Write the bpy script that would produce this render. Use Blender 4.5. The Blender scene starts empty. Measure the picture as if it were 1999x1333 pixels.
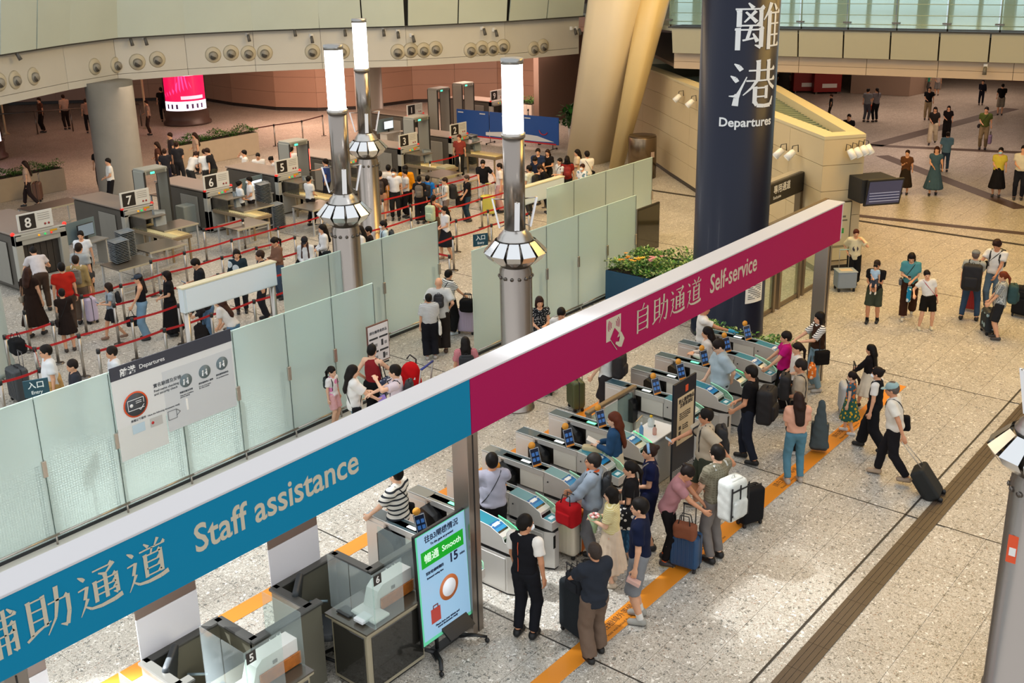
import bpy, bmesh, math, random, time
import numpy as np
from mathutils import Vector, Matrix
T0 = time.time()
C = bpy.context.scene
PI = math.pi
# ------------------------------------------------------------------ camera
FPX, YAW, PITCH, ROLL, CX, CY, CAMH = 2122.25, 0.69698, 0.317239, 0.0214755, 988.6, 573.08, 8.6
def _rot():
    cy_, sy = math.cos(YAW), math.sin(YAW); cp, sp = math.cos(PITCH), math.sin(PITCH)
    fw = np.array([cy_*cp, sy*cp, -sp]); rt = np.array([sy, -cy_, 0.0]); dn = np.cross(fw, rt)
    cr, sr = math.cos(ROLL), math.sin(ROLL)
    return np.array([cr*rt+sr*dn, -sr*rt+cr*dn, fw])
RC = _rot()
cam_data = bpy.data.cameras.new('camera'); cam = bpy.data.objects.new('camera', cam_data)
C.collection.objects.link(cam); C.camera = cam
cam_data.sensor_width = 36.0; cam_data.lens = FPX/1999*36.0
cam_data.shift_x = (999.5-CX)/1999; cam_data.shift_y = -(666.5-CY)/1999
cam_data.clip_start = 0.1; cam_data.clip_end = 400
_m = Matrix(((RC[0][0], -RC[1][0], -RC[2][0], 0), (RC[0][1], -RC[1][1], -RC[2][1], 0), (RC[0][2], -RC[1][2], -RC[2][2], CAMH), (0, 0, 0, 1)))
cam.matrix_world = _m
C.view_settings.view_transform = 'Standard'; C.view_settings.look = 'None'
C.view_settings.exposure = 0.14; C.view_settings.gamma = 1.0; C.view_settings.use_curve_mapping = False

# ------------------------------------------------------------------ where a point of the hall lies
def ray(px, py): return RC.T @ np.array([(px-CX)/FPX, (py-CY)/FPX, 1.0])
def gp(px, py, z=0.0):
    d = ray(px, py); t = (z-CAMH)/d[2]; return (d[0]*t, d[1]*t)
def gpy(px, py, Y):
    d = ray(px, py); t = Y/d[1]; return (d[0]*t, CAMH+d[2]*t)          # x, z on the plane y = Y
def prj(x, y, z):
    v = RC @ np.array([x, y, z-CAMH]); return (FPX*v[0]/v[2]+CX, FPX*v[1]/v[2]+CY)
def hz(py, x, y):
    lo, hi = -3.0, 25.0
    for _ in range(40):
        m = (lo+hi)/2
        if prj(x, y, m)[1] > py: lo = m
        else: hi = m
    return lo
# ------------------------------------------------------------------ daylight, lamps of the hall and added lights
W = bpy.data.worlds.new('daylight'); C.world = W; W.use_nodes = True
W.node_tree.nodes['Background'].inputs[0].default_value = (.94, .97, 1.0, 1); W.node_tree.nodes['Background'].inputs[1].default_value = 1.14
def light(kind, name, loc, energy, col, target=None, size=1.0, size_y=None, spot=None, blend=.6, soft=.1):
    d = bpy.data.lights.new(name, kind); d.energy = energy; d.color = col
    if kind == 'AREA':
        d.size = size
        if size_y: d.shape = 'RECTANGLE'; d.size_y = size_y
    elif kind == 'SUN': d.angle = soft
    else: d.shadow_soft_size = soft
    if kind == 'SPOT': d.spot_size = math.radians(spot); d.spot_blend = blend
    o = bpy.data.objects.new(name, d); C.collection.objects.link(o); o.location = loc
    if target is not None:
        v = Vector(target)-Vector(loc); o.rotation_euler = v.to_track_quat('-Z', 'Y').to_euler()
    return o
def _lights():
    sv = Vector((-1.0, 1.8, 3.0)).normalized()           # daylight falls in steeply from the glazed side
    def beam(x, y, spot, e, col=(.95, .98, 1.0), dist=17, soft=.3, blend=.5):
        v = sv*dist; light('SPOT', 'sun_glare_spot', (x+v.x, y+v.y, v.z), e, col, (x, y, 0), spot=spot, soft=soft, blend=blend)
    beam(9.9, 7.9, 8, 13000); beam(11.9, 5.9, 9, 9500); beam(10.9, 4.9, 5, 2600); beam(13.4, 5.6, 5, 2200)
    beam(4.6, 9.4, 12, 150000, dist=18); beam(9.2, 13.4, 18, 11000); beam(7.2, 10.2, 8, 9000); beam(5.0, 14.0, 20, 3500)  # the first, strongest spot is added to imitate lens glare; the others are daylight
    am = (1, .70, .30)
    light('AREA', 'warm_ceiling_lamp', (26, 5, 12.7), 1150, (1, .62, .17), (25, 5, 0), 7); light('AREA', 'warm_ceiling_lamp', (27, 15, 12.7), 900, (1, .68, .28), (27, 16, 0), 7)
    light('AREA', 'warm_ceiling_lamp', (35, 10, 12.7), 480, (1, .58, .16), (34, 9, 0), 6); light('AREA', 'warm_ceiling_lamp', (24, 22, 10.5), 500, (1, .76, .48), (24, 24, 0), 6)
    for x, y, e, c in ((23, 32, 150, (1, .78, .58)), (30, 33, 260, (1, .74, .54)), (34, 41, 420, (1, .62, .46)), (40, 34, 460, (1, .68, .54)), (23, 39, 110, (1, .60, .42)), (28, 50, 60, (1, .52, .36))):
        light('AREA', 'security_ceiling_lamp', (x, y, 3.95), e, c, (x, y, 0), 5)
    light('AREA', 'wall_fill_light', (33, 42, 2.6), 70, (1, .66, .48), (40, 46, 2.2), 3); light('AREA', 'wall_fill_light', (40, 33, 2.8), 70, (1, .72, .58), (46, 35, 2.4), 3)  # fill lights added close to the back wall to brighten it
    for x, y, e in ((44, 14, 200), (52, 20, 190), (60, 18, 170)): light('AREA', 'corridor_ceiling_lamp', (x, y, 3.95), e, (1, .70, .54), (x, y, 0), 5)
_lights()
# ------------------------------------------------------------------ materials
def srgb(h):
    h = h.lstrip('#'); h = h if len(h) == 6 else ''.join(c+c for c in h[:3]); v = [int(h[i:i+2], 16)/255 for i in (0, 2, 4)]
    return tuple((c/12.92 if c <= .04045 else ((c+.055)/1.055)**2.4) for c in v)+(1.0,)
MATS = {}
def newmat(name):
    m = bpy.data.materials.new(name); m.use_nodes = True
    return m, m.node_tree, m.node_tree.nodes['Principled BSDF']
def mat(col, rough=.6, metal=0.0, bump=0.0, bscale=60.0, spec=.5, var=0.0, vscale=4.0, emit=0.0, alpha=1.0, trans=0.0, coat=0.0):
    key = (col, rough, metal, bump, bscale, spec, var, vscale, emit, alpha, trans, coat)
    if key in MATS: return MATS[key]
    m, nt, b = newmat('surface_'+col.lstrip('#')); N = nt.nodes; L = nt.links
    c = srgb(col); b.inputs['Base Color'].default_value = c
    b.inputs['Roughness'].default_value = rough; b.inputs['Metallic'].default_value = metal
    b.inputs['Specular IOR Level'].default_value = spec
    b.inputs['Coat Weight'].default_value = coat
    if trans: b.inputs['Transmission Weight'].default_value = trans
    if alpha < 1: b.inputs['Alpha'].default_value = alpha
    if emit:
        b.inputs['Emission Color'].default_value = c; b.inputs['Emission Strength'].default_value = emit
    if bump or var:
        tc = N.new('ShaderNodeTexCoord'); no = N.new('ShaderNodeTexNoise'); no.inputs['Scale'].default_value = bscale if bump else vscale
        no.inputs['Detail'].default_value = 3; L.new(tc.outputs['Object'], no.inputs['Vector'])
        if bump:
            bp = N.new('ShaderNodeBump'); bp.inputs['Strength'].default_value = bump; bp.inputs['Distance'].default_value = .01
            L.new(no.outputs['Fac'], bp.inputs['Height']); L.new(bp.outputs['Normal'], b.inputs['Normal'])
        if var:
            n2 = N.new('ShaderNodeTexNoise'); n2.inputs['Scale'].default_value = vscale; n2.inputs['Detail'].default_value = 4; L.new(tc.outputs['Object'], n2.inputs['Vector'])
            r = N.new('ShaderNodeValToRGB'); r.color_ramp.elements[0].position = .3; r.color_ramp.elements[1].position = .7
            r.color_ramp.elements[0].color = tuple(x*(1-var) for x in c[:3])+(1,); r.color_ramp.elements[1].color = tuple(min(1, x*(1+var)) for x in c[:3])+(1,)
            L.new(n2.outputs['Fac'], r.inputs['Fac']); L.new(r.outputs['Color'], b.inputs['Base Color'])
    MATS[key] = m; return m
def pat(kind, c1, c2, scale=1.0):
    """printed or woven cloth: stripe / dots / plaid / print / vstripe"""
    key = ('pat', kind, c1, c2, scale)
    if key in MATS: return MATS[key]
    m, nt, b = newmat('cloth_'+kind); N = nt.nodes; L = nt.links
    b.inputs['Roughness'].default_value = .85; b.inputs['Specular IOR Level'].default_value = .2
    tc = N.new('ShaderNodeTexCoord'); mix = N.new('ShaderNodeMix'); mix.data_type = 'RGBA'
    mix.inputs['A'].default_value = srgb(c1); mix.inputs['B'].default_value = srgb(c2)
    L.new(mix.outputs['Result'], b.inputs['Base Color'])
    def wave(axis, sc, thr):
        w = N.new('ShaderNodeTexWave'); w.bands_direction = axis; w.inputs['Scale'].default_value = sc; L.new(tc.outputs['Object'], w.inputs['Vector'])
        g = N.new('ShaderNodeMath'); g.operation = 'GREATER_THAN'; g.inputs[1].default_value = thr; L.new(w.outputs['Fac'], g.inputs[0]); return g
    if kind == 'stripe': g = wave('Z', 7*scale, .72)
    elif kind == 'vstripe': g = wave('X', 8*scale, .5)
    elif kind == 'plaid':
        a = wave('Z', 6*scale, .6); c = wave('X', 6*scale, .6); g = N.new('ShaderNodeMath'); g.operation = 'MAXIMUM'
        L.new(a.outputs[0], g.inputs[0]); L.new(c.outputs[0], g.inputs[1])
    else:
        v = N.new('ShaderNodeTexVoronoi'); v.inputs['Scale'].default_value = (38 if kind == 'dots' else 16)*scale; L.new(tc.outputs['Object'], v.inputs['Vector'])
        g = N.new('ShaderNodeMath'); g.operation = 'LESS_THAN'; g.inputs[1].default_value = .3 if kind == 'dots' else .38; L.new(v.outputs['Distance'], g.inputs[0])
    L.new(g.outputs[0], mix.inputs['Factor']); MATS[key] = m; return m
def cloth(c):
    if isinstance(c, tuple): return pat(*c)
    return mat(c, .88, bump=.12, bscale=90, spec=.15, var=.06, vscale=9)
def steel(col='#9a9690', rough=.32): return mat(col, rough, metal=.92, bump=.02, bscale=200)

# ------------------------------------------------------------------ mesh building
class MB:
    """collects boxes, tubes, lathes and prisms into one mesh"""
    def __init__(s): s.v = []; s.f = []; s.m = []; s.mats = []; s.cur = 0; s.sm = []
    def use(s, m):
        if m not in s.mats: s.mats.append(m)
        s.cur = s.mats.index(m); return s
    def add(s, vs, fs, smooth=False):
        o = len(s.v); s.v += [tuple(map(float, p)) for p in vs]
        for f in fs: s.f.append(tuple(i+o for i in f)); s.m.append(s.cur); s.sm.append(smooth)
        return s
    def box(s, c, d, rz=0.0, bev=0.0, M=None):
        x, y, z = d[0]/2, d[1]/2, d[2]/2
        if bev > 0:
            b = min(bev, x*.95, y*.95, z*.95); pts = []
            for sx in (-1, 1):
                for sy in (-1, 1):
                    for sz in (-1, 1):
                        pts += [(sx*(x-b), sy*(y-b), sz*z), (sx*(x-b), sy*y, sz*(z-b)), (sx*x, sy*(y-b), sz*(z-b))]
            def i(sx, sy, sz, k): return ((0 if sx < 0 else 4)+(0 if sy < 0 else 2)+(0 if sz < 0 else 1))*3+k
            fs = []
            for sg in (-1, 1):
                a = [i(-1, -1, sg, 0), i(1, -1, sg, 0), i(1, 1, sg, 0), i(-1, 1, sg, 0)]; fs.append(a if sg > 0 else a[::-1])
                a = [i(-1, sg, -1, 1), i(1, sg, -1, 1), i(1, sg, 1, 1), i(-1, sg, 1, 1)]; fs.append(a if sg < 0 else a[::-1])
                a = [i(sg, -1, -1, 2), i(sg, 1, -1, 2), i(sg, 1, 1, 2), i(sg, -1, 1, 2)]; fs.append(a if sg > 0 else a[::-1])
            for a in (-1, 1):
                for c2 in (-1, 1):
                    q = [i(-1, a, c2, 0), i(1, a, c2, 0), i(1, a, c2, 1), i(-1, a, c2, 1)]; fs.append(q if a*c2 < 0 else q[::-1])
                    q = [i(a, -1, c2, 0), i(a, 1, c2, 0), i(a, 1, c2, 2), i(a, -1, c2, 2)]; fs.append(q if a*c2 > 0 else q[::-1])
                    q = [i(a, c2, -1, 1), i(a, c2, 1, 1), i(a, c2, 1, 2), i(a, c2, -1, 2)]; fs.append(q if a*c2 < 0 else q[::-1])
                    for d2 in (-1, 1):
                        q = [i(a, c2, d2, 0), i(a, c2, d2, 1), i(a, c2, d2, 2)]; fs.append(q if a*c2*d2 < 0 else q[::-1])
        else:
            pts = [(sx*x, sy*y, sz*z) for sx in (-1, 1) for sy in (-1, 1) for sz in (-1, 1)]
            fs = [(0, 1, 3, 2), (4, 6, 7, 5), (0, 4, 5, 1), (2, 3, 7, 6), (0, 2, 6, 4), (1, 5, 7, 3)]
        ca, sa = math.cos(rz), math.sin(rz)
        if M is not None: vs = [tuple(M @ Vector(p)+Vector(c)) for p in pts]
        else: vs = [(c[0]+p[0]*ca-p[1]*sa, c[1]+p[0]*sa+p[1]*ca, c[2]+p[2]) for p in pts]
        return s.add(vs, fs)
    def tube(s, pts, r, n=8, close=False, cap=True, flat=None):
        P = [Vector(p) for p in pts]; k = len(P); rs = r if isinstance(r, (list, tuple)) else [r]*k
        vs = []; up = None
        for i in range(k):
            if close: t = P[(i+1) % k]-P[i-1]
            else: t = P[min(i+1, k-1)]-P[max(i-1, 0)]
            t.normalize()
            if up is None: up = Vector((0, 0, 1)) if abs(t.z) < .9 else Vector((1, 0, 0))
            a = t.cross(up)
            if a.length < 1e-5: a = t.cross(Vector((0, 1, 0)))
            a.normalize(); b = a.cross(t); b.normalize(); up = b
            fx, fy = flat if flat else (1, 1)
            for j in range(n):
                w = 2*PI*j/n; vs.append(P[i]+a*(math.cos(w)*rs[i]*fx)+b*(math.sin(w)*rs[i]*fy))
        fs = []
        for i in range(k if close else k-1):
            i2 = (i+1) % k
            for j in range(n):
                j2 = (j+1) % n; fs.append((i*n+j, i*n+j2, i2*n+j2, i2*n+j))
        if cap and not close: fs += [tuple(range(n))[::-1], tuple(range((k-1)*n, k*n))]
        return s.add(vs, fs, n > 5)
    def cyl(s, c, r, z0, z1, n=20, r2=None):
        return s.tube([(c[0], c[1], z0), (c[0], c[1], z1)], [r, r if r2 is None else r2], n)
    def lathe(s, c, prof, n=24):
        vs = []; k = len(prof)
        for (r, z) in prof:
            for j in range(n): vs.append((c[0]+r*math.cos(2*PI*j/n), c[1]+r*math.sin(2*PI*j/n), c[2]+z))
        fs = [(i*n+j, i*n+(j+1) % n, (i+1)*n+(j+1) % n, (i+1)*n+j) for i in range(k-1) for j in range(n)]
        fs += [tuple(range(n))[::-1], tuple(range((k-1)*n, k*n))]
        return s.add(vs, fs, True)
    def prism(s, poly, z0, z1):
        n = len(poly)
        ar = sum(poly[i][0]*poly[(i+1) % n][1]-poly[(i+1) % n][0]*poly[i][1] for i in range(n))
        if ar < 0: poly = poly[::-1]
        vs = [(p[0], p[1], z0) for p in poly]+[(p[0], p[1], z1) for p in poly]
        return s.add(vs, [tuple(range(n))[::-1], tuple(range(n, 2*n))]+[(i, (i+1) % n, n+(i+1) % n, n+i) for i in range(n)])
    def quadslab(s, a, b, c, d, t):
        """four corners, thickness t away from the normal"""
        a, b, c, d = map(Vector, (a, b, c, d)); n = (b-a).cross(d-a); n.normalize(); o = n*(-t)
        vs = [a, b, c, d, a+o, b+o, c+o, d+o]
        return s.add(vs, [(0, 1, 2, 3), (7, 6, 5, 4), (0, 4, 5, 1), (1, 5, 6, 2), (2, 6, 7, 3), (3, 7, 4, 0)])
    def xprism(s, poly, x0, x1, frame=None):
        """polygon in (y,z) drawn out along x"""
        n = len(poly); ar = sum(poly[i][0]*poly[(i+1) % n][1]-poly[(i+1) % n][0]*poly[i][1] for i in range(n))
        if ar < 0: poly = poly[::-1]
        vs = [(x0, p[0], p[1]) for p in poly]+[(x1, p[0], p[1]) for p in poly]
        return s.add(vs, [tuple(range(n))[::-1], tuple(range(n, 2*n))]+[(i, (i+1) % n, n+(i+1) % n, n+i) for i in range(n)])
    def mesh(s, name):
        me = bpy.data.meshes.new(name); me.from_pydata(s.v, [], s.f)
        for m in s.mats: me.materials.append(m)
        me.polygons.foreach_set('material_index', s.m); me.polygons.foreach_set('use_smooth', s.sm); me.update(); return me
    def build(s, name, m=None, parent=None, loc=(0, 0, 0), rz=0.0):
        if m is not None and not s.mats: s.mats = [m]
        return link(name, s.mesh(name), parent, loc, rz)
def link(name, data, parent=None, loc=(0, 0, 0), rz=0.0):
    o = bpy.data.objects.new(name, data); C.collection.objects.link(o); o.location = loc; o.rotation_euler = (0, 0, rz)
    if parent is not None: o.parent = parent
    return o
def tag(o, label=None, cat=None, group=None, kind=None):
    if label: o['label'] = label
    if cat: o['category'] = cat
    if group: o['group'] = group
    if kind: o['kind'] = kind
    return o
def empty(name, loc=(0, 0, 0), rz=0.0, label=None, cat=None, group=None):
    o = link(name, None, None, loc, rz); o.empty_display_size = .1
    return tag(o, label, cat, group)
def struct(name, mb, m=None, parent=None):
    o = mb.build(name, m, parent)
    if parent is None: o['kind'] = 'structure'
    return o
def copy_tree(o, parent=None):
    c = o.copy(); C.collection.objects.link(c)
    if parent is not None: c.parent = parent
    for ch in list(o.children): copy_tree(ch, c)
    return c
def box1(name, c, d, m, parent=None, bev=0.0, rz=0.0): return MB().box(c, d, rz, bev).build(name, m, parent)
FONTCACHE = {}
def text_geo(body, size=1.0, ext=0.002, bold=0.0, shear=0.0, align='LEFT', spacing=1.0):
    cu = bpy.data.curves.new('lettering', 'FONT'); cu.body = body; cu.size = size; cu.extrude = ext; cu.offset = bold; cu.shear = shear
    cu.align_x = align; cu.space_character = spacing; cu.resolution_u = 3
    o = bpy.data.objects.new('lettering_source', cu); C.collection.objects.link(o)
    dg = bpy.context.evaluated_depsgraph_get(); me = bpy.data.meshes.new_from_object(o.evaluated_get(dg))
    bpy.data.objects.remove(o); bpy.data.curves.remove(cu); return me
def text(name, body, origin, xdir, updir, size, m, parent=None, bold=0.0, align='LEFT', ext=.002, spacing=1.0, sx=1.0, shear=0.0):
    """lettering on a surface: xdir = reading direction, updir = up, in the parent's frame"""
    me = text_geo(body, size, ext, bold, shear, align, spacing); me.materials.clear(); me.materials.append(m)
    x = Vector(xdir).normalized(); u = Vector(updir).normalized(); n = x.cross(u)
    M = Matrix(((x.x*sx, u.x, n.x, origin[0]), (x.y*sx, u.y, n.y, origin[1]), (x.z*sx, u.z, n.z, origin[2]), (0, 0, 0, 1)))
    me.transform(M); return link(name, me, parent)
# ------------------------------------------------------------------ people: smooth bodies grown from joints
def surface_nets(V, org, h):
    S = V < 0; nx, ny, nz = V.shape
    c = S[:-1, :-1, :-1].astype(np.int8)
    for dx in (0, 1):
        for dy in (0, 1):
            for dz in (0, 1):
                if dx+dy+dz: c = c+S[dx:nx-1+dx, dy:ny-1+dy, dz:nz-1+dz]
    act = (c > 0) & (c < 8); I = np.argwhere(act)
    if len(I) == 0: return None
    idx = -np.ones(act.shape, np.int32); idx[act] = np.arange(len(I))
    acc = np.zeros((len(I), 3), np.float32); cnt = np.zeros(len(I), np.float32)
    cor = [(0, 0, 0), (1, 0, 0), (0, 1, 0), (1, 1, 0), (0, 0, 1), (1, 0, 1), (0, 1, 1), (1, 1, 1)]
    vals = [V[I[:, 0]+a, I[:, 1]+b, I[:, 2]+d] for a, b, d in cor]
    for a in range(8):
        for b in range(a+1, 8):
            df = [cor[b][k]-cor[a][k] for k in range(3)]
            if sum(map(abs, df)) != 1: continue
            va, vb = vals[a], vals[b]; mk = (va < 0) != (vb < 0)
            t = np.where(mk, va/np.where(mk, va-vb, 1), 0); ax = df.index(1)
            for k in range(3): acc[:, k] += np.where(mk, cor[a][k]+(t if k == ax else 0), 0)
            cnt += mk
    P = (I+acc/cnt[:, None])*h+org
    F = []
    for ax in range(3):
        s = [slice(1, n-1) for n in V.shape]; s0 = list(s); s1 = list(s); s0[ax] = slice(0, V.shape[ax]-1); s1[ax] = slice(1, V.shape[ax])
        a = S[tuple(s0)]; b = S[tuple(s1)]; E = np.argwhere(a != b)
        if len(E) == 0: continue
        flip = a[E[:, 0], E[:, 1], E[:, 2]]
        o = np.ones(3, int); o[ax] = 0; E = E+o
        u, v = (ax+1) % 3, (ax+2) % 3; du = np.zeros(3, int); dv = np.zeros(3, int); du[u] = 1; dv[v] = 1
        q = np.stack([idx[tuple((E-du-dv).T)], idx[tuple((E-dv).T)], idx[tuple(E.T)], idx[tuple((E-du).T)]], 1)
        q[~flip] = q[~flip][:, ::-1]; F.append(q)
    return P, np.concatenate(F)
def mesh_np(name, parts, mats, smooth=True):
    parts = [p for p in parts if p is not None]
    P = np.concatenate([p[0] for p in parts]); o = 0; Q = []; mi = []
    for p in parts: Q.append(p[1]+o); o += len(p[0]); mi.append(np.full(len(p[1]), p[2] if len(p) > 2 else 0, np.int32))
    Q = np.concatenate(Q).astype(np.int32); mi = np.concatenate(mi)
    me = bpy.data.meshes.new(name); me.vertices.add(len(P)); me.vertices.foreach_set('co', P.astype(np.float32).ravel())
    me.loops.add(len(Q)*4); me.loops.foreach_set('vertex_index', Q.ravel()); me.polygons.add(len(Q))
    me.polygons.foreach_set('loop_start', np.arange(0, len(Q)*4, 4, dtype=np.int32)); me.polygons.foreach_set('loop_total', np.full(len(Q), 4, np.int32))
    for m in mats: me.materials.append(m)
    me.polygons.foreach_set('material_index', mi); me.polygons.foreach_set('use_smooth', np.ones(len(Q), bool)); me.update(calc_edges=True)
    return me
V3 = lambda *a: np.array(a, np.float32)
def unit(v): return v/max(1e-9, float(np.linalg.norm(v)))
class Field:
    """blended solid: list of primitives, evaluated on a grid only near each of them"""
    def __init__(s): s.p = []
    def rc(s, a, b, r1, r2=None, sq=1.0, n=None, k=.03, cut=None):
        s.p.append(('rc', np.asarray(a, float), np.asarray(b, float), r1, r1 if r2 is None else r2, sq, None if n is None else unit(np.asarray(n, float)), k, cut)); return s
    def el(s, c, r, R=None, k=.02): s.p.append(('el', np.asarray(c, float), np.asarray(r, float), np.eye(3) if R is None else R, k)); return s
    def bx(s, c, r, R=None, rd=.03, k=.01): s.p.append(('bx', np.asarray(c, float), np.asarray(r, float), np.eye(3) if R is None else R, rd, k)); return s
    def sub(s, c, r, R=None, k=.01): s.p.append(('sub', np.asarray(c, float), np.asarray(r, float), np.eye(3) if R is None else R, k)); return s
    def plane(s, pt, n): s.p.append(('pl', np.asarray(pt, float), unit(np.asarray(n, float)))); return s
    def grow(s, d):
        q = Field()
        for p in s.p:
            p = list(p)
            if p[0] == 'rc': p[3] += d; p[4] += d
            elif p[0] in ('el', 'bx'): p[2] = p[2]+d
            q.p.append(tuple(p))
        return q
    def bounds(s):
        lo = np.full(3, 9.); hi = np.full(3, -9.)
        for p in s.p:
            if p[0] == 'rc': r = max(p[3], p[4]); pts = (p[1]-r, p[1]+r, p[2]-r, p[2]+r)
            elif p[0] in ('el', 'bx'): r = float(np.linalg.norm(p[2])) if p[0] == 'bx' else float(max(p[2])); pts = (p[1]-r, p[1]+r)
            else: continue
            for q in pts: lo = np.minimum(lo, q); hi = np.maximum(hi, q)
        return lo, hi
    def dist(s, p, X, Y, Z):
        if p[0] == 'rc':
            _, a, b, r1, r2, sq, n, k, cut = p; ba = b-a; L = max(1e-9, float(ba@ba))
            qx, qy, qz = X-a[0], Y-a[1], Z-a[2]
            t0 = (qx*ba[0]+qy*ba[1]+qz*ba[2])/L; t = np.clip(t0, 0, 1)
            qx = qx-t*ba[0]; qy = qy-t*ba[1]; qz = qz-t*ba[2]
            f = 1.0
            if n is not None and sq != 1:
                w = (qx*n[0]+qy*n[1]+qz*n[2])*(1/sq-1); qx = qx+w*n[0]; qy = qy+w*n[1]; qz = qz+w*n[2]; f = .85
            d = (np.sqrt(qx*qx+qy*qy+qz*qz)-(r1+(r2-r1)*t))*f
            if cut: d = np.maximum(d, (t0-cut)*math.sqrt(L))
            return d
        c, r, R = p[1], p[2], p[3]; qx, qy, qz = X-c[0], Y-c[1], Z-c[2]
        u = [qx*R[0][i]+qy*R[1][i]+qz*R[2][i] for i in range(3)]
        if p[0] in ('el', 'sub'):
            k0 = np.sqrt((u[0]/r[0])**2+(u[1]/r[1])**2+(u[2]/r[2])**2); k1 = np.sqrt((u[0]/r[0]**2)**2+(u[1]/r[1]**2)**2+(u[2]/r[2]**2)**2)
            return k0*(k0-1)/np.maximum(k1, 1e-6)
        rd = min(p[4], min(r)*.98); q = [np.abs(u[i])-(r[i]-rd) for i in range(3)]; m = [np.maximum(x, 0) for x in q]
        return np.sqrt(m[0]**2+m[1]**2+m[2]**2)+np.minimum(np.maximum(q[0], np.maximum(q[1], q[2])), 0)-rd
    def at(s, P):
        P = np.atleast_2d(P); X, Y, Z = P.T; V = np.full(len(P), 1.0)
        for p in s.p:
            if p[0] == 'pl': V = np.maximum(V, (X-p[1][0])*p[2][0]+(Y-p[1][1])*p[2][1]+(Z-p[1][2])*p[2][2]); continue
            d = s.dist(p, X, Y, Z)
            V = np.maximum(V, -d) if p[0] == 'sub' else np.minimum(V, d)
        return V
    def mesh(s, h, lo=None, hi=None, fold=0.0, seed=0.0, mi=0):
        b0, b1 = s.bounds(); lo = b0-2.2*h if lo is None else np.maximum(np.asarray(lo, float), b0-2.2*h); hi = b1+2.2*h if hi is None else np.minimum(np.asarray(hi, float), b1+2.2*h)
        n = np.maximum(3, np.ceil((hi-lo)/h).astype(int)+1)
        ax = [(lo[i]+np.arange(n[i])*h).astype(np.float32) for i in range(3)]
        V = np.full(tuple(n), .5, np.float32)
        for p in s.p:
            if p[0] == 'pl': pl = (ax[0][:, None, None]-p[1][0])*p[2][0]+(ax[1][None, :, None]-p[1][1])*p[2][1]+(ax[2][None, None, :]-p[1][2])*p[2][2]; V = np.maximum(V, pl.astype(np.float32)); continue
            if p[0] == 'rc': r = max(p[3], p[4]); a = np.minimum(p[1], p[2])-r; b = np.maximum(p[1], p[2])+r; k = p[7]
            else: r = float(np.linalg.norm(p[2])) if p[0] == 'bx' else float(max(p[2])); a = p[1]-r; b = p[1]+r; k = p[-1]
            mg = k+2*h; sl = []
            for i in range(3):
                i0 = int(max(0, math.floor((a[i]-mg-lo[i])/h))); i1 = int(min(n[i], math.ceil((b[i]+mg-lo[i])/h)+1)); sl.append(slice(i0, max(i0, i1)))
            if any(q.stop <= q.start for q in sl): continue
            sl = tuple(sl); X = ax[0][sl[0]][:, None, None]; Y = ax[1][sl[1]][None, :, None]; Z = ax[2][sl[2]][None, None, :]
            d = s.dist(p, X, Y, Z).astype(np.float32); W = V[sl]
            if p[0] == 'sub': V[sl] = np.maximum(W, -d)
            else:
                g = np.maximum(k-np.abs(W-d), 0)/max(k, 1e-6); V[sl] = np.minimum(W, d)-g*g*k*.25
        if fold:
            X = ax[0][:, None, None]; Y = ax[1][None, :, None]; Z = ax[2][None, None, :]
            V = V+fold*(np.sin(X*31+Z*17+seed)*np.sin(Y*27-Z*11+seed*2)+.6*np.sin(Z*46+X*19-Y*23+seed*3)).astype(np.float32)
        V[0] = V[-1] = .1; V[:, 0] = V[:, -1] = .1; V[:, :, 0] = V[:, :, -1] = .1
        r = surface_nets(V, lo.astype(np.float32), h)
        return None if r is None else (r[0], r[1], mi)
def rotm(ax, ang):
    c, s = math.cos(ang), math.sin(ang)
    if ax == 'x': return np.array([[1, 0, 0], [0, c, -s], [0, s, c]])
    if ax == 'y': return np.array([[c, 0, s], [0, 1, 0], [-s, 0, c]])
    return np.array([[c, -s, 0], [s, c, 0], [0, 0, 1]])
def ik(a, t, l1, l2, hint):
    a, t, hint = np.asarray(a, float), np.asarray(t, float), np.asarray(hint, float); d = t-a; L = float(np.linalg.norm(d)); L2 = min(max(L, .05), (l1+l2)*.995); u = d/max(L, 1e-6); t = a+u*L2
    x = (l1*l1-l2*l2+L2*L2)/(2*L2); y = math.sqrt(max(0, l1*l1-x*x)); hp = hint-u*float(hint@u); hp = unit(hp)
    return a+u*x+hp*y, t
SKIN = {'a': '#d9a482', 'b': '#c98f6c', 'c': '#a8714e', 'd': '#e2b597'}
PEOPLE = []
ARMS = {  # wrist targets (right hand; x mirrored for the left), for a 1.70 m figure
 'down': (.25, .02, .80), 'back': (.27, -.16, .84), 'fwd': (.24, .17, .84), 'phone': (.07, .26, 1.12), 'belly': (.05, .22, 1.02), 'low': (.12, .24, .90),
 'pull': (.30, -.22, .80), 'push': (.20, .34, .98), 'reach': (.20, .52, 1.25), 'point': (.25, .56, 1.28), 'chest': (.02, .20, 1.22), 'ear': (.17, .13, 1.40), 'head': (.22, .10, 1.56),
 'hip': (.21, .04, 1.00), 'strap': (.13, .17, 1.28), 'out': (.42, .20, 1.05), 'carry': (.24, .10, .82), 'table': (.22, .40, 1.05), 'behind': (.08, -.17, .95), 'up': (.2, .35, 1.5)}
LEGS = {'stand': ((.10, .02, 0), (-.10, -.01, 0)), 'wide': ((.17, .03, 0), (-.16, -.02, 0)), 'walk': ((.09, .26, 0), (-.09, -.24, .05)), 'walk2': ((.09, -.24, .05), (-.09, .26, 0)), 'step': ((.10, .13, 0), (-.10, -.12, 0)), 'close': ((.075, .02, 0), (-.075, .0, 0)), 'shift': ((.12, .08, 0), (-.11, -.05, 0))}
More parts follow.
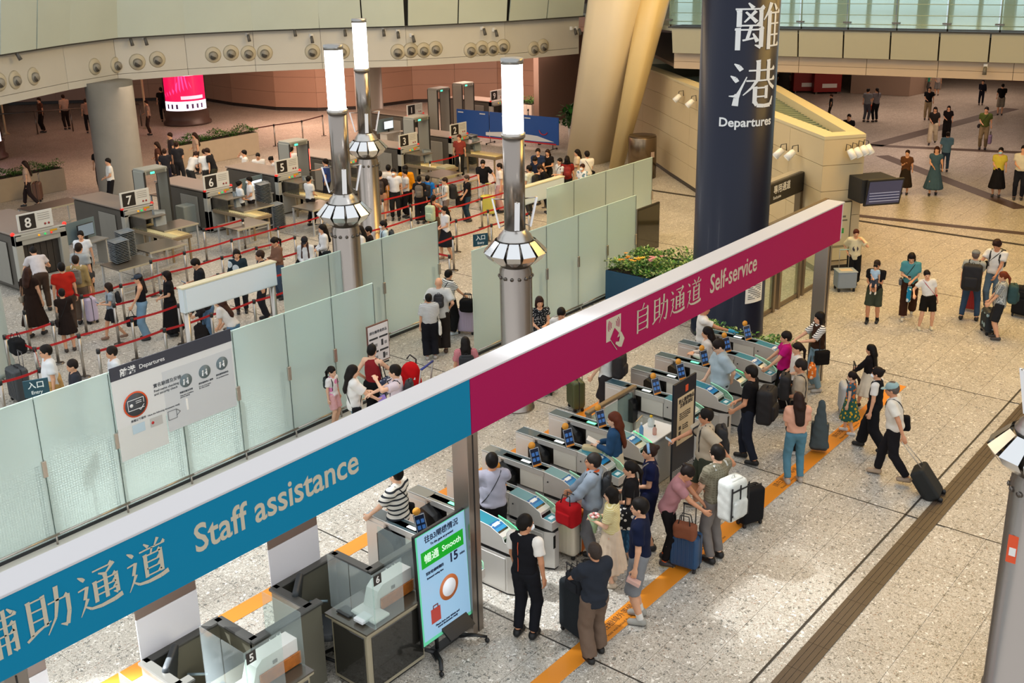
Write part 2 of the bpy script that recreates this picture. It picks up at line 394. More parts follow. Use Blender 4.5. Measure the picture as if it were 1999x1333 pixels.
def person(x, y, face, h, top, bot, hair, label, shoes='#2a2a2c', skin='a', R='down', L='down', legs='stand', lean=0, side=0, hy=0, hp=-6, fem=False, det=1, sole=None, extra=(), group=None, fat=1.0, name='person', zoff=0.0, socks=None, nod=0):
    """x,y on the floor; face = compass angle of the gaze in degrees in the hall's frame"""
    s = h/1.70; child = h < 1.45; hs = 1.0 if not child else min(1.28, 1.0+(1.45-h)*.55)
    vox = {0: .041, 1: .0275, 2: .0172}[det]; rnd = random.Random(int(abs(x)*977+abs(y)*131)); seed = rnd.random()*6
    PZ = .93; T = rotm('x', -math.radians(lean)) @ rotm('y', math.radians(side)); piv = V3(0, 0, PZ)
    def up(*p): return piv+T @ (np.array(p, float)-piv)
    sw = .158 if fem else .175; hw = .090 if fem else .085
    J = dict(chest=up(0, 0, 1.25), nb=up(0, -.012, 1.41), sR=up(sw, -.005, 1.375), sL=up(-sw, -.005, 1.375))
    leg = LEGS[legs] if isinstance(legs, str) else legs
    hipR, hipL = V3(hw, 0, .90), V3(-hw, 0, .90)
    aR = V3(leg[0][0], leg[0][1]-.03, .085+leg[0][2]); aL = V3(leg[1][0], leg[1][1]-.03, .085+leg[1][2])
    kR, aR = ik(hipR, aR, .425, .415, (.12, 1, 0)); kL, aL = ik(hipL, aL, .425, .415, (-.12, 1, 0))
    def arm(tg, sgn, sh):
        if isinstance(tg, str): tg = ARMS[tg]
        tg = np.array([tg[0]*sgn, tg[1], tg[2]], float)
        if lean: tg = tg+(up(0, 0, 1.2)-V3(0, 0, 1.2))*.75
        return ik(sh, tg, .275, .245, ((.55*sgn, -.75, -.55) if tg[2] < 1.36 or tg[1] > .28 else (.75*sgn, .35, -.75)))
    eR, wR = arm(R, 1, J['sR']); eL, wL = arm(L, -1, J['sL'])
    HR = T @ rotm('z', math.radians(hy)) @ rotm('x', math.radians(hp-nod)); hb = up(0, .0, 1.475)
    def hd(*p): return hb+HR @ (np.array(p, float)*hs)
    TY = T @ np.array([0, 1., 0])
    f = fat
    B = Field()   # ---- the body
    B.el((0, 0, .93), (.150*f, .105*f, .10), k=.04)
    B.rc(up(0, 0, .97), up(0, 0, 1.17), .128*f, .125*f, sq=.74, n=TY, k=.05).rc(up(0, .0, 1.18), up(0, -.005, 1.30), .140*f, .142, sq=.70, n=TY, k=.05)
    B.rc(J['sR'], J['sL'], .052, k=.05)
    B.rc(up(0, -.015, 1.38), hd(0, -.005, .05), .055, .050, k=.03)
    for sh, el, wr in ((J['sR'], eR, wR), (J['sL'], eL, wL)):
        B.rc(sh, el, .046*f, .037, k=.03).rc(el, wr, .037, .024, k=.015)
    for hp_, kn, an in ((hipR, kR, aR), (hipL, kL, aL)):
        B.rc(hp_, kn, .082*f, .054, k=.03).rc(kn, kn+(an-kn)*.35, .054, .056, k=.03).rc(kn+(an-kn)*.35, an, .056, .036, k=.02)
    def feet(F, g=0.0):
        for an in (aR, aL): F.rc(an+V3(0, -.03, -.045), an+V3(0, .13, -.052), .036+g, .034+g, sq=1, k=.03)
    feet(B)
    Hd = Field()
    Hd.el(hd(0, -.008, .118), V3(.076, .094, .092)*hs, HR).el(hd(0, .030, .058), V3(.056, .062, .064)*hs, HR, k=.04).rc(hd(0, .070, .010), hd(0, .055, .018), .022*hs, .03*hs, k=.03)
    Hd.rc(hd(0, .090, .100), hd(0, .106, .066), .009*hs, .014*hs, k=.012).el(hd(0, .094, .040), V3(.022, .010, .009)*hs, HR, k=.008)
    for q in (-1, 1):
        Hd.el(hd(.078*q, -.004, .082), V3(.010, .020, .031)*hs, HR, k=.006); Hd.el(hd(.028*q, .082, .118), V3(.026, .012, .008)*hs, HR, k=.012)
    if det == 2:
        Hd.sub(hd(.032, .103, .098), V3(.018, .012, .010)*hs, HR).sub(hd(-.032, .103, .098), V3(.018, .012, .010)*hs, HR)
    Hd.rc(up(0, -.015, 1.38), hd(0, -.005, .05), .055, .050, k=.03)
    parts = []
    Hands = []
    for el, wr, sgn in ((eR, wR, 1), (eL, wL, -1)):
        d = unit(wr-el); n = np.array([-sgn*1.0, .15, -.25]); n = unit(n-d*float(n@d)); th = np.cross(n, d)*sgn
        if d[2] > -.5: n = unit(np.array([0, -.1, -1.0])-d*float(np.array([0, -.1, -1.0])@d)); th = np.cross(n, d)*sgn; 
        th = np.array([-sgn*1.0, .6, .3]) if d[2] > -.5 else np.array([0, 1.0, .1]); th = unit(th-d*float(th@d)-n*float(th@n))
        H = Field(); Rm = np.stack([th, n, d], 1)
        H.el(wr+d*.045, (.040, .017, .052), Rm, k=.01).rc(wr-d*.06, wr+d*.02, .028, .023, sq=.8, n=n, k=.02)
        fr = .0085 if det == 2 else .011
        for i, (o, ln) in enumerate(((.028, .066), (.010, .076), (-.009, .072), (-.027, .056))):
            b = wr+d*.080+th*o; m1 = b+d*(ln*.5)+n*(ln*.18); H.rc(b, m1, fr, fr*.95, k=.004).rc(m1, m1+d*(ln*.28)+n*(ln*.42), fr*.95, fr*.8, k=.004)
        b = wr+d*.030+th*.030; m1 = b+th*.026+d*.028+n*.012; H.rc(b, m1, .011, .010, k=.008).rc(m1, m1+d*.030+n*.008-th*.004, .010, .0085, k=.004)
        Hands.append(H)
    skm = mat(SKIN.get(skin, skin), .5, spec=.3, var=.05, vscale=14)
    if det == 0:
        for Q in [Hd]+Hands: B.p += Q.p
        parts.append(B.mesh(vox))
    else:
        parts.append(B.mesh(vox)); parts.append(Hd.mesh(vox*(.55 if det == 2 else .66)))
        for H in Hands: parts.append(H.mesh(.0068 if det == 2 else .0135))
    me = mesh_np('person_body', parts, [skm])
    root = empty(name, (x, y, zoff), math.radians(face)-PI/2, label, 'person', group)
    def add(nm, parts, ms, lab=None):
        parts = [q for q in parts if q is not None]
        if not parts: return None
        m_ = parts if isinstance(parts, bpy.types.Mesh) else mesh_np(nm, parts, ms)
        o = link(nm, m_, root); o.scale = (s, s, s)
        if lab: o['label'] = lab
        return o
    o = link('body', me, root); o.scale = (s, s, s)
    # ---- trousers, shorts, skirt
    bk, bc = bot[0], bot[1]; bm_ = cloth(bc)
    bl = bot[2] if len(bot) > 2 else None
    if bk in ('trousers', 'wide', 'shorts', 'jeans', 'cargo', 'leggings'):
        F = Field(); g = {'trousers': .016, 'wide': .03, 'shorts': .026, 'jeans': .012, 'cargo': .03, 'leggings': .006}[bk]
        F.el((0, 0, .94), (.150*f+g, .108*f+g, .10), k=.04).rc((0, 0, .95), up(0, 0, 1.03), .132*f+g*.6, .128*f+g*.5, sq=.76, n=TY, k=.03)
        ln = bl if bl is not None else (.55 if bk == 'shorts' else .97)
        for hp_, kn, an in ((hipR, kR, aR), (hipL, kL, aL)):
            fl = .02 if bk == 'wide' else .004
            if ln <= .62:
                e = kn+(hp_-kn)*(1-ln/.5)*1.0 if ln < .5 else kn+(an-kn)*(ln-.5)*2
                F.rc(hp_, e, .086*f+g, .066+g+.012, k=.03, cut=1.0)
            else:
                e = kn+(an-kn)*((ln-.5)*2)
                F.rc(hp_, kn, .086*f+g, .058+g+fl*.5, k=.03).rc(kn, e, .058+g+fl*.5, .043+g+fl*1.4, k=.02, cut=1.0)
        F.plane(up(0, 0, 1.035), T @ np.array([0, 0, 1.]))
        add('shorts' if ln <= .62 else 'trousers', [F.mesh(vox, fold=.0035, seed=seed)], [bm_])
    elif bk in ('skirt', 'dress'):
        ln = bl if bl is not None else .45        # hem height above the floor
        F = Field(); F.rc(up(0, 0, 1.04), (0, 0, .92), .132*f, .165*f, sq=.8, n=(0, 1, 0), k=.02)
        md = (aR+aL)/2*V3(.5, .5, 0)
        F.rc((0, 0, .93), (md[0], md[1], ln), .165*f, .165*f+(.93-ln)*.16+abs(aR[1]-aL[1])*.2, sq=.88, n=(0, 1, 0), k=.02, cut=1.0)
        Mx = F.mesh(vox, fold=.002, seed=seed)
        if Mx:
            P = Mx[0]; a = np.arctan2(P[:, 1], P[:, 0]); w = np.clip((.92-P[:, 2])/.5, 0, 1)*.014; P[:, 0] += np.cos(a)*w*np.sin(a*15+seed); P[:, 1] += np.sin(a)*w*np.sin(a*15+seed)
        add('skirt', [Mx], [bm_])
    # ---- top
    tk, tc = top[0], top[1]; tm = cloth(tc)
    o1 = dict(top[2]) if len(top) > 2 else {}
    g = {'tee': .020, 'shirt': .018, 'loose': .034, 'vest': .016, 'tank': .010, 'hoodie': .034, 'long': .020, 'blouse': .026, 'dress': .014}[tk]
    slv = o1.get('slv', {'tee': .62, 'shirt': .60, 'loose': .80, 'vest': 0, 'tank': 0, 'hoodie': 2, 'long': 2, 'blouse': .7, 'dress': .4}[tk])
    hem = o1.get('hem', {'tee': .90, 'shirt': .93, 'loose': .82, 'vest': .94, 'tank': .96, 'hoodie': .86, 'long': .93, 'blouse': .92, 'dress': .93}[tk])
    F = Field()
    F.rc(up(0, 0, hem+.03), up(0, 0, 1.17), .136*f+g+.006, .130*f+g, sq=.78, n=TY, k=.05).rc(up(0, 0, 1.17), up(0, -.005, 1.30), .143*f+g, .144+g, sq=.72, n=TY, k=.05)
    if hem < .95: F.el((0, 0, .95), (.152*f+g, .110*f+g, .09), k=.04)
    if tk == 'tank':
        F.sub(up(sw+.02, 0, 1.37), (.055, .2, .10), T, k=.01).sub(up(-sw-.02, 0, 1.37), (.055, .2, .10), T, k=.01)
        F.rc(up(.09, -.0, 1.34), up(.085, -.01, 1.405), .035+g, .03, k=.02).rc(up(-.09, 0, 1.34), up(-.085, -.01, 1.405), .035+g, .03, k=.02)
    else: F.rc(J['sR']*.96+up(0, 0, 1.375)*.04, J['sL']*.96+up(0, 0, 1.375)*.04, .052+g*.8, k=.05)
    if tk == 'hoodie': F.rc(up(.06, -.09, 1.40), up(-.06, -.09, 1.40), .05, k=.03)
    if slv > 0:
        for sh, el, wr in ((J['sR'], eR, wR), (J['sL'], eL, wL)):
            if slv <= 1: F.rc(sh, sh+(el-sh)*slv, .048*f+g, .045*f+g+.010, k=.035, cut=1.0)
            else: F.rc(sh, el, .048*f+g, .040+g, k=.035).rc(el, el+(wr-el)*(slv-1)*.97, .040+g*.9, .029+g*.7, k=.02, cut=1.0)
    F.plane(up(0, 0, hem), T @ np.array([0, 0, -1.]))
    F.sub(up(0, .05, 1.455), (.062, .085, .055), T, k=.01)
    TopF = F
    nm = {'tee': 't_shirt', 'shirt': 'shirt', 'loose': 't_shirt', 'vest': 'vest', 'tank': 'tank_top', 'hoodie': 'hoodie', 'long': 'shirt', 'blouse': 'blouse', 'dress': 'dress_bodice'}[tk]
    if 'under' in o1:   # white shirt below a sleeveless vest
        U = Field(); U.rc(J['sR'], J['sL'], .052+.010, k=.05).rc(up(0, 0, 1.2), up(0, 0, 1.32), .13, .13, sq=.7, n=TY, k=.05)
        us = o1.get('uslv', .62)
        for sh, el, wr in ((J['sR'], eR, wR), (J['sL'], eL, wL)): U.rc(sh, sh+(el-sh)*us, .066*f, .070*f, k=.035, cut=1.0)
        U.rc(up(0, -.015, 1.39), up(0, -.01, 1.445), .062, .058, k=.01, cut=1.0)
        add('shirt', [U.mesh(vox, fold=.003, seed=seed)], [cloth(o1['under'])])
        F.sub(J['sR']+V3(.055, 0, -.02), (.055, .16, .12), T).sub(J['sL']+V3(-.055, 0, -.02), (.055, .16, .12), T)
    add(nm, [F.mesh(vox, fold=.0045 if tk != 'tank' else .002, seed=seed+1)], [tm])
    # ---- shoes
    if det >= 1 or True:
        sc = cloth(shoes) if not isinstance(shoes, str) else mat(shoes, .55, bump=.05, bscale=60)
        for an, kn in ((aR, kR), (aL, kL)):
            S = Field(); S.rc(an+V3(0, -.035, -.040), an+V3(0, .125, -.052), .046, .042, k=.03).rc(an+V3(0, -.01, .0), an+V3(0, -.01, -.03), .047, .045, k=.03, cut=1.0)
            S.plane(an+V3(0, 0, .012), (0, 0, 1)); S.plane(an+V3(0, 0, -.085), (0, 0, -1))
            M_ = S.mesh(max(.012, vox*.8))
            if M_ is not None:
                zc = M_[0][M_[1]].mean(1)[:, 2]-(an[2]-.085); low = zc < .024
                pr = [(M_[0], M_[1][~low], 0), (M_[0], M_[1][low], 1)]
                so = mat(sole, .6) if sole else sc
                add('shoe', pr, [sc, so])
    if socks:
        for an, kn in ((aR, kR), (aL, kL)): add('sock', [Field().rc(an, an+(kn-an)*.22, .043, .046, k=.01, cut=1.0).mesh(max(.012, vox*.8))], [cloth(socks)])
    # ---- hair
    hk = hair[0]; hc = mat(hair[1], .5, bump=.25, bscale=120, spec=.16, var=.12, vscale=30)
    G = Field(); g2 = .012
    if hk != 'bald':
        G.el(hd(0, -.014, .128), V3(.076+g2, .094+g2, .090+g2)*hs, HR, k=.02)
        if hk in ('short', 'buzz', 'curly', 'cap'): G.el(hd(0, -.045, .085), V3(.074, .066, .075)*hs, HR, k=.02)
        if hk == 'curly':
            for i in range(14):
                a = rnd.random()*6.28; e = rnd.random()*1.2; G.el(hd(.075*math.cos(a)*math.cos(e), -.01+.085*math.sin(a)*math.cos(e), .14+.085*math.sin(e)), V3(.034, .034, .034)*hs, HR, k=.01)
        if hk == 'bob': G.rc(hd(.052, -.015, .11), hd(.062, -.012, .0), .045*hs, .040*hs, k=.03).rc(hd(-.052, -.015, .11), hd(-.062, -.012, .0), .045*hs, .040*hs, k=.03).rc(hd(0, -.05, .10), hd(0, -.06, -.005), .068*hs, .06*hs, k=.04)
        if hk == 'long':
            ln = hair[2] if len(hair) > 2 else .30
            bz = hd(0, 0, 0)[2]-ln
            G.rc(hd(.045, -.03, .10), hd(.055, -.055, .0), .048*hs, .045*hs, k=.03).rc(hd(-.045, -.03, .10), hd(-.055, -.055, .0), .048*hs, .045*hs, k=.03)
            bk_ = up(0, -.145-.02*f, 1.25); bk_[2] = max(bz, .9)
            G.rc(hd(0, -.06, .08), hd(0, -.085, -.02), .072*hs, .075*hs, k=.04).rc(hd(0, -.085, -.02), bk_, .105*hs, .085*hs, sq=.42, n=TY, k=.04)
        if hk == 'pony':
            ln = hair[2] if len(hair) > 2 else .24; p0 = hd(0, -.115, .12); p1 = hd(0, -.15, .03); p2 = p1+V3(0, -.005, -ln)
            G.el(hd(0, -.04, .09), V3(.074, .064, .07)*hs, HR, k=.02).rc(p0, p1, .026*hs, .034*hs, k=.02).rc(p1, p2, .034*hs, .016*hs, k=.02)
        if hk == 'bun': G.el(hd(0, -.04, .09), V3(.074, .064, .07)*hs, HR, k=.02).el(hd(0, -.115, .155), V3(.040, .036, .036)*hs, HR, k=.01)
        fz = .075 if hk == 'buzz' else .088
        G.sub(hd(0, .125 if hk in ('bald', 'buzz') else .115, .045), V3(.070, .085, .090 if hk != 'bob' else .078)*hs, HR)
        add('hair', [G.mesh(vox*(.75 if det else 1), fold=.003, seed=seed)], [hc])
        if hk == 'cap':
            K = Field().el(hd(0, -.012, .145), V3(.092, .108, .082)*hs, HR, k=.01).plane(hd(0, 0, .12), HR @ np.array([0, -.12, -1.])); cm = cloth(hair[2])
            K2 = Field().el(hd(0, .10, .125), V3(.072, .075, .010)*hs, HR, k=.01)
            add('cap', [K.mesh(vox*.6), K2.mesh(vox*.45)], [cm])
    if det >= 1 and 'noeyes' not in extra:
        for q in (-1, 1): add('eye', [Field().el(hd(.031*q, .0915, .099), V3(.012, .007, .0065)*hs, HR).mesh(.006)], [mat('#1a1210', .2)])
        add('lips', [Field().el(hd(0, .0985, .040), V3(.021, .008, .007)*hs, HR).mesh(.007)], [mat('#a8574c', .45)])
    if 'mask' in extra: add('face_mask', [Field().el(hd(0, .075, .050), V3(.060, .047, .045)*hs, HR).mesh(.009)], [mat('#e8eef2', .8) if 'bluemask' not in extra else mat('#9fd0e8', .8)])
    if 'glasses' in extra:
        g_ = MB()
        for q in (-1, 1): g_.tube([tuple(hd(.032*q+.022*math.cos(w), .112, .100+.017*math.sin(w))) for w in [i*PI/5 for i in range(10)]], .0022, 5, close=True).tube([tuple(hd(.055*q, .110, .102)), tuple(hd(.080*q, 0, .100))], .002, 5)
        me = g_.mesh('glasses'); me.materials.append(mat('#151515', .3)); o = link('glasses', me, root); o.scale = (s, s, s)
    inf = dict(root=root, s=s, up=up, T=T, TY=TY, top=TopF, eR=eR, wR=wR, eL=eL, wL=wL, sR=J['sR'], sL=J['sL'], hd=hd, vox=vox, det=det, aR=aR, aL=aL, fat=f, HR=HR)
    PEOPLE.append(inf); return inf
def wear(inf, name, parts_fn, label, cat, group=None):
    """a worn or held thing stays a thing of its own, in the same frame as its bearer"""
    r = inf['root']; e = empty(name, tuple(r.location), r.rotation_euler[2], label, cat, group); sub = []
    for nm, data, ms in parts_fn:
        me = data.mesh(nm) if isinstance(data, MB) else mesh_np(nm, data, ms)
        if isinstance(data, MB) and ms and not me.materials: me.materials.append(ms[0])
        o = link(nm, me, e); o.scale = (inf['s'],)*3; sub.append(o)
    return e
def march(F, c, d, lo=.05, hi=.45):
    ts = np.arange(lo, hi, .006); P = c[None, :]+ts[:, None]*d[None, :]; v = F.at(P); w = np.where(v < 0)[0]
    return c+d*(ts[w[-1]] if len(w) else lo)
def backpack(inf, col, label, size=(.30, .44, .16), trim='#1c1c1e', straps=None, group=None, drop=0.0, front=False):
    up = inf['up']; T = inf['T']; f = inf['fat']; w, hh, d = size; sg = 1 if front else -1
    bc = up(0, sg*(.125*f+d*.5+.015), 1.18-drop-(hh-.44)*.4)
    F = Field().bx(bc, (w/2, d/2, hh/2), T, rd=.07); F2 = Field().bx(bc+T @ V3(0, sg*d*.45, -hh*.16), (w*.36, d*.22, hh*.22), T, rd=.04)
    F3 = Field().rc(bc+T @ V3(-w*.25, sg*d*.2, hh*.47), bc+T @ V3(w*.25, sg*d*.2, hh*.47), .035, k=.01)
    m = cloth(col) if not isinstance(col, str) else mat(col, .75, bump=.2, bscale=70, var=.1, vscale=12); tm = mat(straps or trim, .8)
    S = MB()
    for q in (-1, 1):
        pts = []; c0 = up(q*.105, 0, 1.24)
        for a in np.linspace(math.radians(118 if not front else 62), math.radians(-62 if not front else 242), 12):
            dd = T @ V3(0, math.cos(a), math.sin(a)); pts.append(tuple(march(inf['top'], c0, np.array(dd, float))+dd*.012))
        S.tube(pts, .022, 6, flat=(1, .35))
    TL = MB()
    if w >= .34 and isinstance(col, str) and srgb(col)[0] > .4:
        for q in (-.45, 0, .45): TL.box(tuple(bc+T @ V3(w*q, sg*d*.5+sg*.004, 0)), (.02, .012, hh*.8), M=Matrix(T.tolist()))
        for q in (-.3, .3): TL.box(tuple(bc+T @ V3(0, sg*d*.5+sg*.004, hh*q)), (w*.9, .012, .02), M=Matrix(T.tolist()))
    H = MB().tube([tuple(bc+T @ V3(-.03, 0, hh*.5-.01)), tuple(bc+T @ V3(-.02, 0, hh*.5+.035)), tuple(bc+T @ V3(.02, 0, hh*.5+.035)), tuple(bc+T @ V3(.03, 0, hh*.5-.01))], .007, 6)
    v = max(.015, inf['vox']*.95)
    return wear(inf, 'backpack', [('bag', [F.mesh(v, fold=.003)], [m]), ('front_pocket', [F2.mesh(v)], [m]), ('top_flap', [F3.mesh(v)], [m]), ('shoulder_straps', S, [tm]), ('grab_handle', H, [tm])]+([('trim_bands', TL, [mat('#1a1a1c', .7)])] if TL.v else []), label, 'backpack', group)
def strapbag(inf, col, label, side=1, size=(.24, .17, .08), strap='#1a1a1a', low=.98, yoff=0.0, back=False, name='shoulder_bag', group=None, cross=True):
    """bag hanging at the side (+1 right, -1 left) from a strap over the other shoulder"""
    up = inf['up']; T = inf['T']; f = inf['fat']; w, hh, d = size; S = MB()
    a0 = up(-side*.09 if cross else side*.12, -.0, 1.40); b0 = up(side*(.17*f), yoff, low)
    if cross:
        mid = (a0+b0)/2; ax = unit(b0-a0); nn = np.array(T @ V3(0, 1, 0), float); pts = []
        for a in np.linspace(0, 2*PI, 26)[:-1]:
            dd = ax*math.cos(a)+nn*math.sin(a); pts.append(tuple(march(inf['top'], mid, dd, .04, .5)+dd*.008))
        S.tube(pts, .013, 6, close=True, flat=(1, .5))
    bp = up(side*(.19*f+d*.4), yoff, low-hh*.3) if not back else up(side*.05, -.15*f-d*.5, low)
    if not cross:
        S.tube([tuple(bp+V3(0, .06, hh*.4)), tuple(up(side*.165, .05, 1.36)), tuple(up(side*.155, 0, 1.435)), tuple(up(side*.165, -.06, 1.36)), tuple(bp+V3(0, -.06, hh*.4))], .010, 6)
    R = T @ rotm('z', PI/2) if not back else T
    F = Field().bx(bp, (w/2, d/2, hh/2), R, rd=.035); F2 = Field().bx(bp+R @ V3(0, d*.45, hh*.12)*( -1 if side > 0 else 1), (w*.46, .012, hh*.3), R, rd=.01)
    m = cloth(col); v = max(.013, inf['vox']*.85)
    return wear(inf, name, [('bag', [F.mesh(v, fold=.002)], [m]), ('flap', [F2.mesh(v)], [m]), ('strap', S, [mat(strap, .7)])], label, 'bag', group)
def phone(inf, label='dark smartphone held in both hands', hand='R', col='#15171a', scr='#8fb0c8', group=None):
    w = inf['w'+hand]; e = inf['e'+hand]; d = unit(w-e); c = w+d*.10+V3(0, 0, .03); M = Matrix.Rotation(math.radians(35), 3, 'X')
    b = MB().box(tuple(c), (.072, .150, .009), bev=.003, M=M); s_ = MB().box(tuple(c+V3(0, -.004, .0065)), (.064, .136, .002), M=M)
    return wear(inf, 'smartphone', [('case', b, [mat(col, .3)]), ('screen', s_, [mat(scr, .1, emit=.25)])], label, 'phone', group)
def papers(inf, label, hand='R', col='#e9e4dc', size=(.15, .21, .012), name='papers', cat='papers', dz=.03):
    w = inf['w'+hand]; e = inf['e'+hand]; d = unit(w-e); c = w+d*.10+V3(0, 0, dz); M = Matrix.Rotation(math.radians(25), 3, 'X')
    b = MB().box(tuple(c), size, bev=.003, M=M)
    return wear(inf, name, [('sheet', b, [mat(col, .7)])], label, cat)
def tote(inf, hand, col, label, size=(.32, .30, .10), handle='#2a2320', drop=.16, name='tote_bag', group=None, cat='bag'):
    w = inf['w'+hand]; e = inf['e'+hand]; d = unit(w-e); g = w+d*.09; g = g+V3(0, 0, -.01); c = g+V3(0, 0, -drop-size[1]/2)
    F = Field().bx(c, (size[2]/2, size[0]/2, size[1]/2), None, rd=.03)
    S = MB()
    for q in (-1, 1): S.tube([tuple(c+V3(q*.02, -size[0]*.28, size[1]*.46)), tuple(g+V3(q*.008, -.03, -.03)), tuple(g), tuple(g+V3(q*.008, .03, -.03)), tuple(c+V3(q*.02, size[0]*.28, size[1]*.46))], .006, 6)
    return wear(inf, name, [('bag', [F.mesh(.017, fold=.003)], [cloth(col)]), ('handles', S, [mat(handle, .6)])], label, cat, group)
def wpt(inf, p):
    """point of the bearer's frame in the hall"""
    r = inf['root']; a = r.rotation_euler[2]; q = np.array(p, float)*inf['s']; return (r.location[0]+q[0]*math.cos(a)-q[1]*math.sin(a), r.location[1]+q[0]*math.sin(a)+q[1]*math.cos(a), r.location[2]+q[2])
def suitcase(x, y, face, label, col, size=(.45, .65, .27), rib=True, soft=False, handle=.35, trim='#202022', lean=0, group=None, wheels=True, hcol='#8d8d90', hd_to=None, extra=None):
    """rolling case standing on its castors; face = direction its front looks"""
    e = empty('suitcase', (x, y, 0), math.radians(face)-PI/2, label, 'suitcase', group)
    if lean: e.rotation_euler[0] = math.radians(lean)
    w, h, d = size; z0 = .06; m = mat(col, .42 if not soft else .85, bump=.03 if not soft else .25, bscale=50, spec=.5 if not soft else .2)
    F = Field().bx((0, 0, z0+h/2), (w/2, d/2, h/2), None, rd=.055); P = F.mesh(.026)
    sh = link('shell', mesh_np('shell', [P], [m]), e)
    if rib and not soft:
        for q in (-1, 1):
            for i in range(6): MB().box((-w*.36+i*w*.144, q*(d/2), z0+h/2), (w*.05, .012, h*.80)).build('rib', m, e)
    if soft:
        F2 = Field().bx((0, d/2, z0+h*.35), (w*.40, .03, h*.27), None, rd=.025); link('front_pocket', mesh_np('front_pocket', [F2.mesh(.016)], [m]), e)
        F3 = Field().bx((0, d/2, z0+h*.78), (w*.40, .022, h*.11), None, rd=.02); link('upper_pocket', mesh_np('upper_pocket', [F3.mesh(.016)], [m]), e)
    b = MB().box((0, 0, z0+h/2), (w+.006, .018, h+.006), bev=.004); b.build('zip_band', mat(trim, .5), e)
    MB().tube([(-.08, 0, z0+h-.01), (-.08, 0, z0+h+.025), (.08, 0, z0+h+.025), (.08, 0, z0+h-.01)], .010, 6).build('carry_handle', mat(trim, .5), e)
    if handle:
        yh = -d/2+.03; t = z0+h+handle
        MB().tube([(-.09, yh, z0+h-.02), (-.09, yh, t), (.09, yh, t), (.09, yh, z0+h-.02)], .008, 6).build('pull_handle', mat(hcol, .35, metal=.6), e)
        MB().box((0, yh, t), (.21, .03, .028), bev=.008).build('grip', mat(trim, .5), e)
    if wheels:
        for qx in (-1, 1):
            for qy in (-1, 1):
                MB().tube([(qx*(w/2-.05)-.016, qy*(d/2-.05), .032), (qx*(w/2-.05)+.016, qy*(d/2-.05), .032)], .032, 12).box((qx*(w/2-.05), qy*(d/2-.05), .06), (.045, .05, .04), bev=.006).build('wheel', mat('#18181a', .5), e)
    return e
# ------------------------------------------------------------------ materials of the building
def terrazzo():
    m, nt, b = newmat('terrazzo'); N = nt.nodes; L = nt.links
    g = N.new('ShaderNodeNewGeometry'); base = N.new('ShaderNodeRGB'); base.outputs[0].default_value = srgb('#b5afa4'); cur = base.outputs[0]
    n1 = N.new('ShaderNodeTexNoise'); n1.inputs['Scale'].default_value = .9; n1.inputs['Detail'].default_value = 5; L.new(g.outputs['Position'], n1.inputs['Vector'])
    mp = N.new('ShaderNodeMapRange'); mp.inputs[1].default_value = .35; mp.inputs[2].default_value = .65; mp.inputs[3].default_value = .86; mp.inputs[4].default_value = 1.10; L.new(n1.outputs['Fac'], mp.inputs[0])
    mm = N.new('ShaderNodeMix'); mm.data_type = 'RGBA'; mm.blend_type = 'MULTIPLY'; mm.inputs['Factor'].default_value = 1; L.new(cur, mm.inputs['A'])
    cb = N.new('ShaderNodeCombineColor'); [L.new(mp.outputs[0], cb.inputs[i]) for i in range(3)]; L.new(cb.outputs[0], mm.inputs['B']); cur = mm.outputs['Result']
    for sc, thr, c, frac in ((26, .44, '#cfcac0', .45), (17, .38, '#6c6c66', .24), (36, .36, '#977a66', .14), (14, .32, '#f0ece4', .22), (48, .44, '#807b70', .42), (62, .42, '#d3cec4', .5)):
        v = N.new('ShaderNodeTexVoronoi'); v.inputs['Scale'].default_value = sc; ad = N.new('ShaderNodeVectorMath'); ad.inputs[1].default_value = (sc*.37, sc*.73, 0); wn = N.new('ShaderNodeTexNoise'); wn.inputs['Scale'].default_value = sc*1.3; L.new(g.outputs['Position'], wn.inputs['Vector']); wm = N.new('ShaderNodeMix'); wm.data_type = 'RGBA'; wm.blend_type = 'LINEAR_LIGHT'; wm.inputs['Factor'].default_value = .9/sc; L.new(g.outputs['Position'], wm.inputs['A']); L.new(wn.outputs['Color'], wm.inputs['B'])
        L.new(wm.outputs['Result'], ad.inputs[0]); L.new(ad.outputs[0], v.inputs['Vector'])
        lt = N.new('ShaderNodeMath'); lt.operation = 'LESS_THAN'; lt.inputs[1].default_value = thr; L.new(v.outputs['Distance'], lt.inputs[0])
        sp = N.new('ShaderNodeSeparateColor'); L.new(v.outputs['Color'], sp.inputs[0]); l2 = N.new('ShaderNodeMath'); l2.operation = 'LESS_THAN'; l2.inputs[1].default_value = frac; L.new(sp.outputs[0], l2.inputs[0])
        mu = N.new('ShaderNodeMath'); mu.operation = 'MULTIPLY'; L.new(lt.outputs[0], mu.inputs[0]); L.new(l2.outputs[0], mu.inputs[1])
        mx = N.new('ShaderNodeMix'); mx.data_type = 'RGBA'; L.new(mu.outputs[0], mx.inputs['Factor']); L.new(cur, mx.inputs['A']); mx.inputs['B'].default_value = srgb(c); cur = mx.outputs['Result']
    L.new(cur, b.inputs['Base Color']); b.inputs['Roughness'].default_value = .33; b.inputs['Specular IOR Level'].default_value = .45
    return m
TERR = terrazzo()
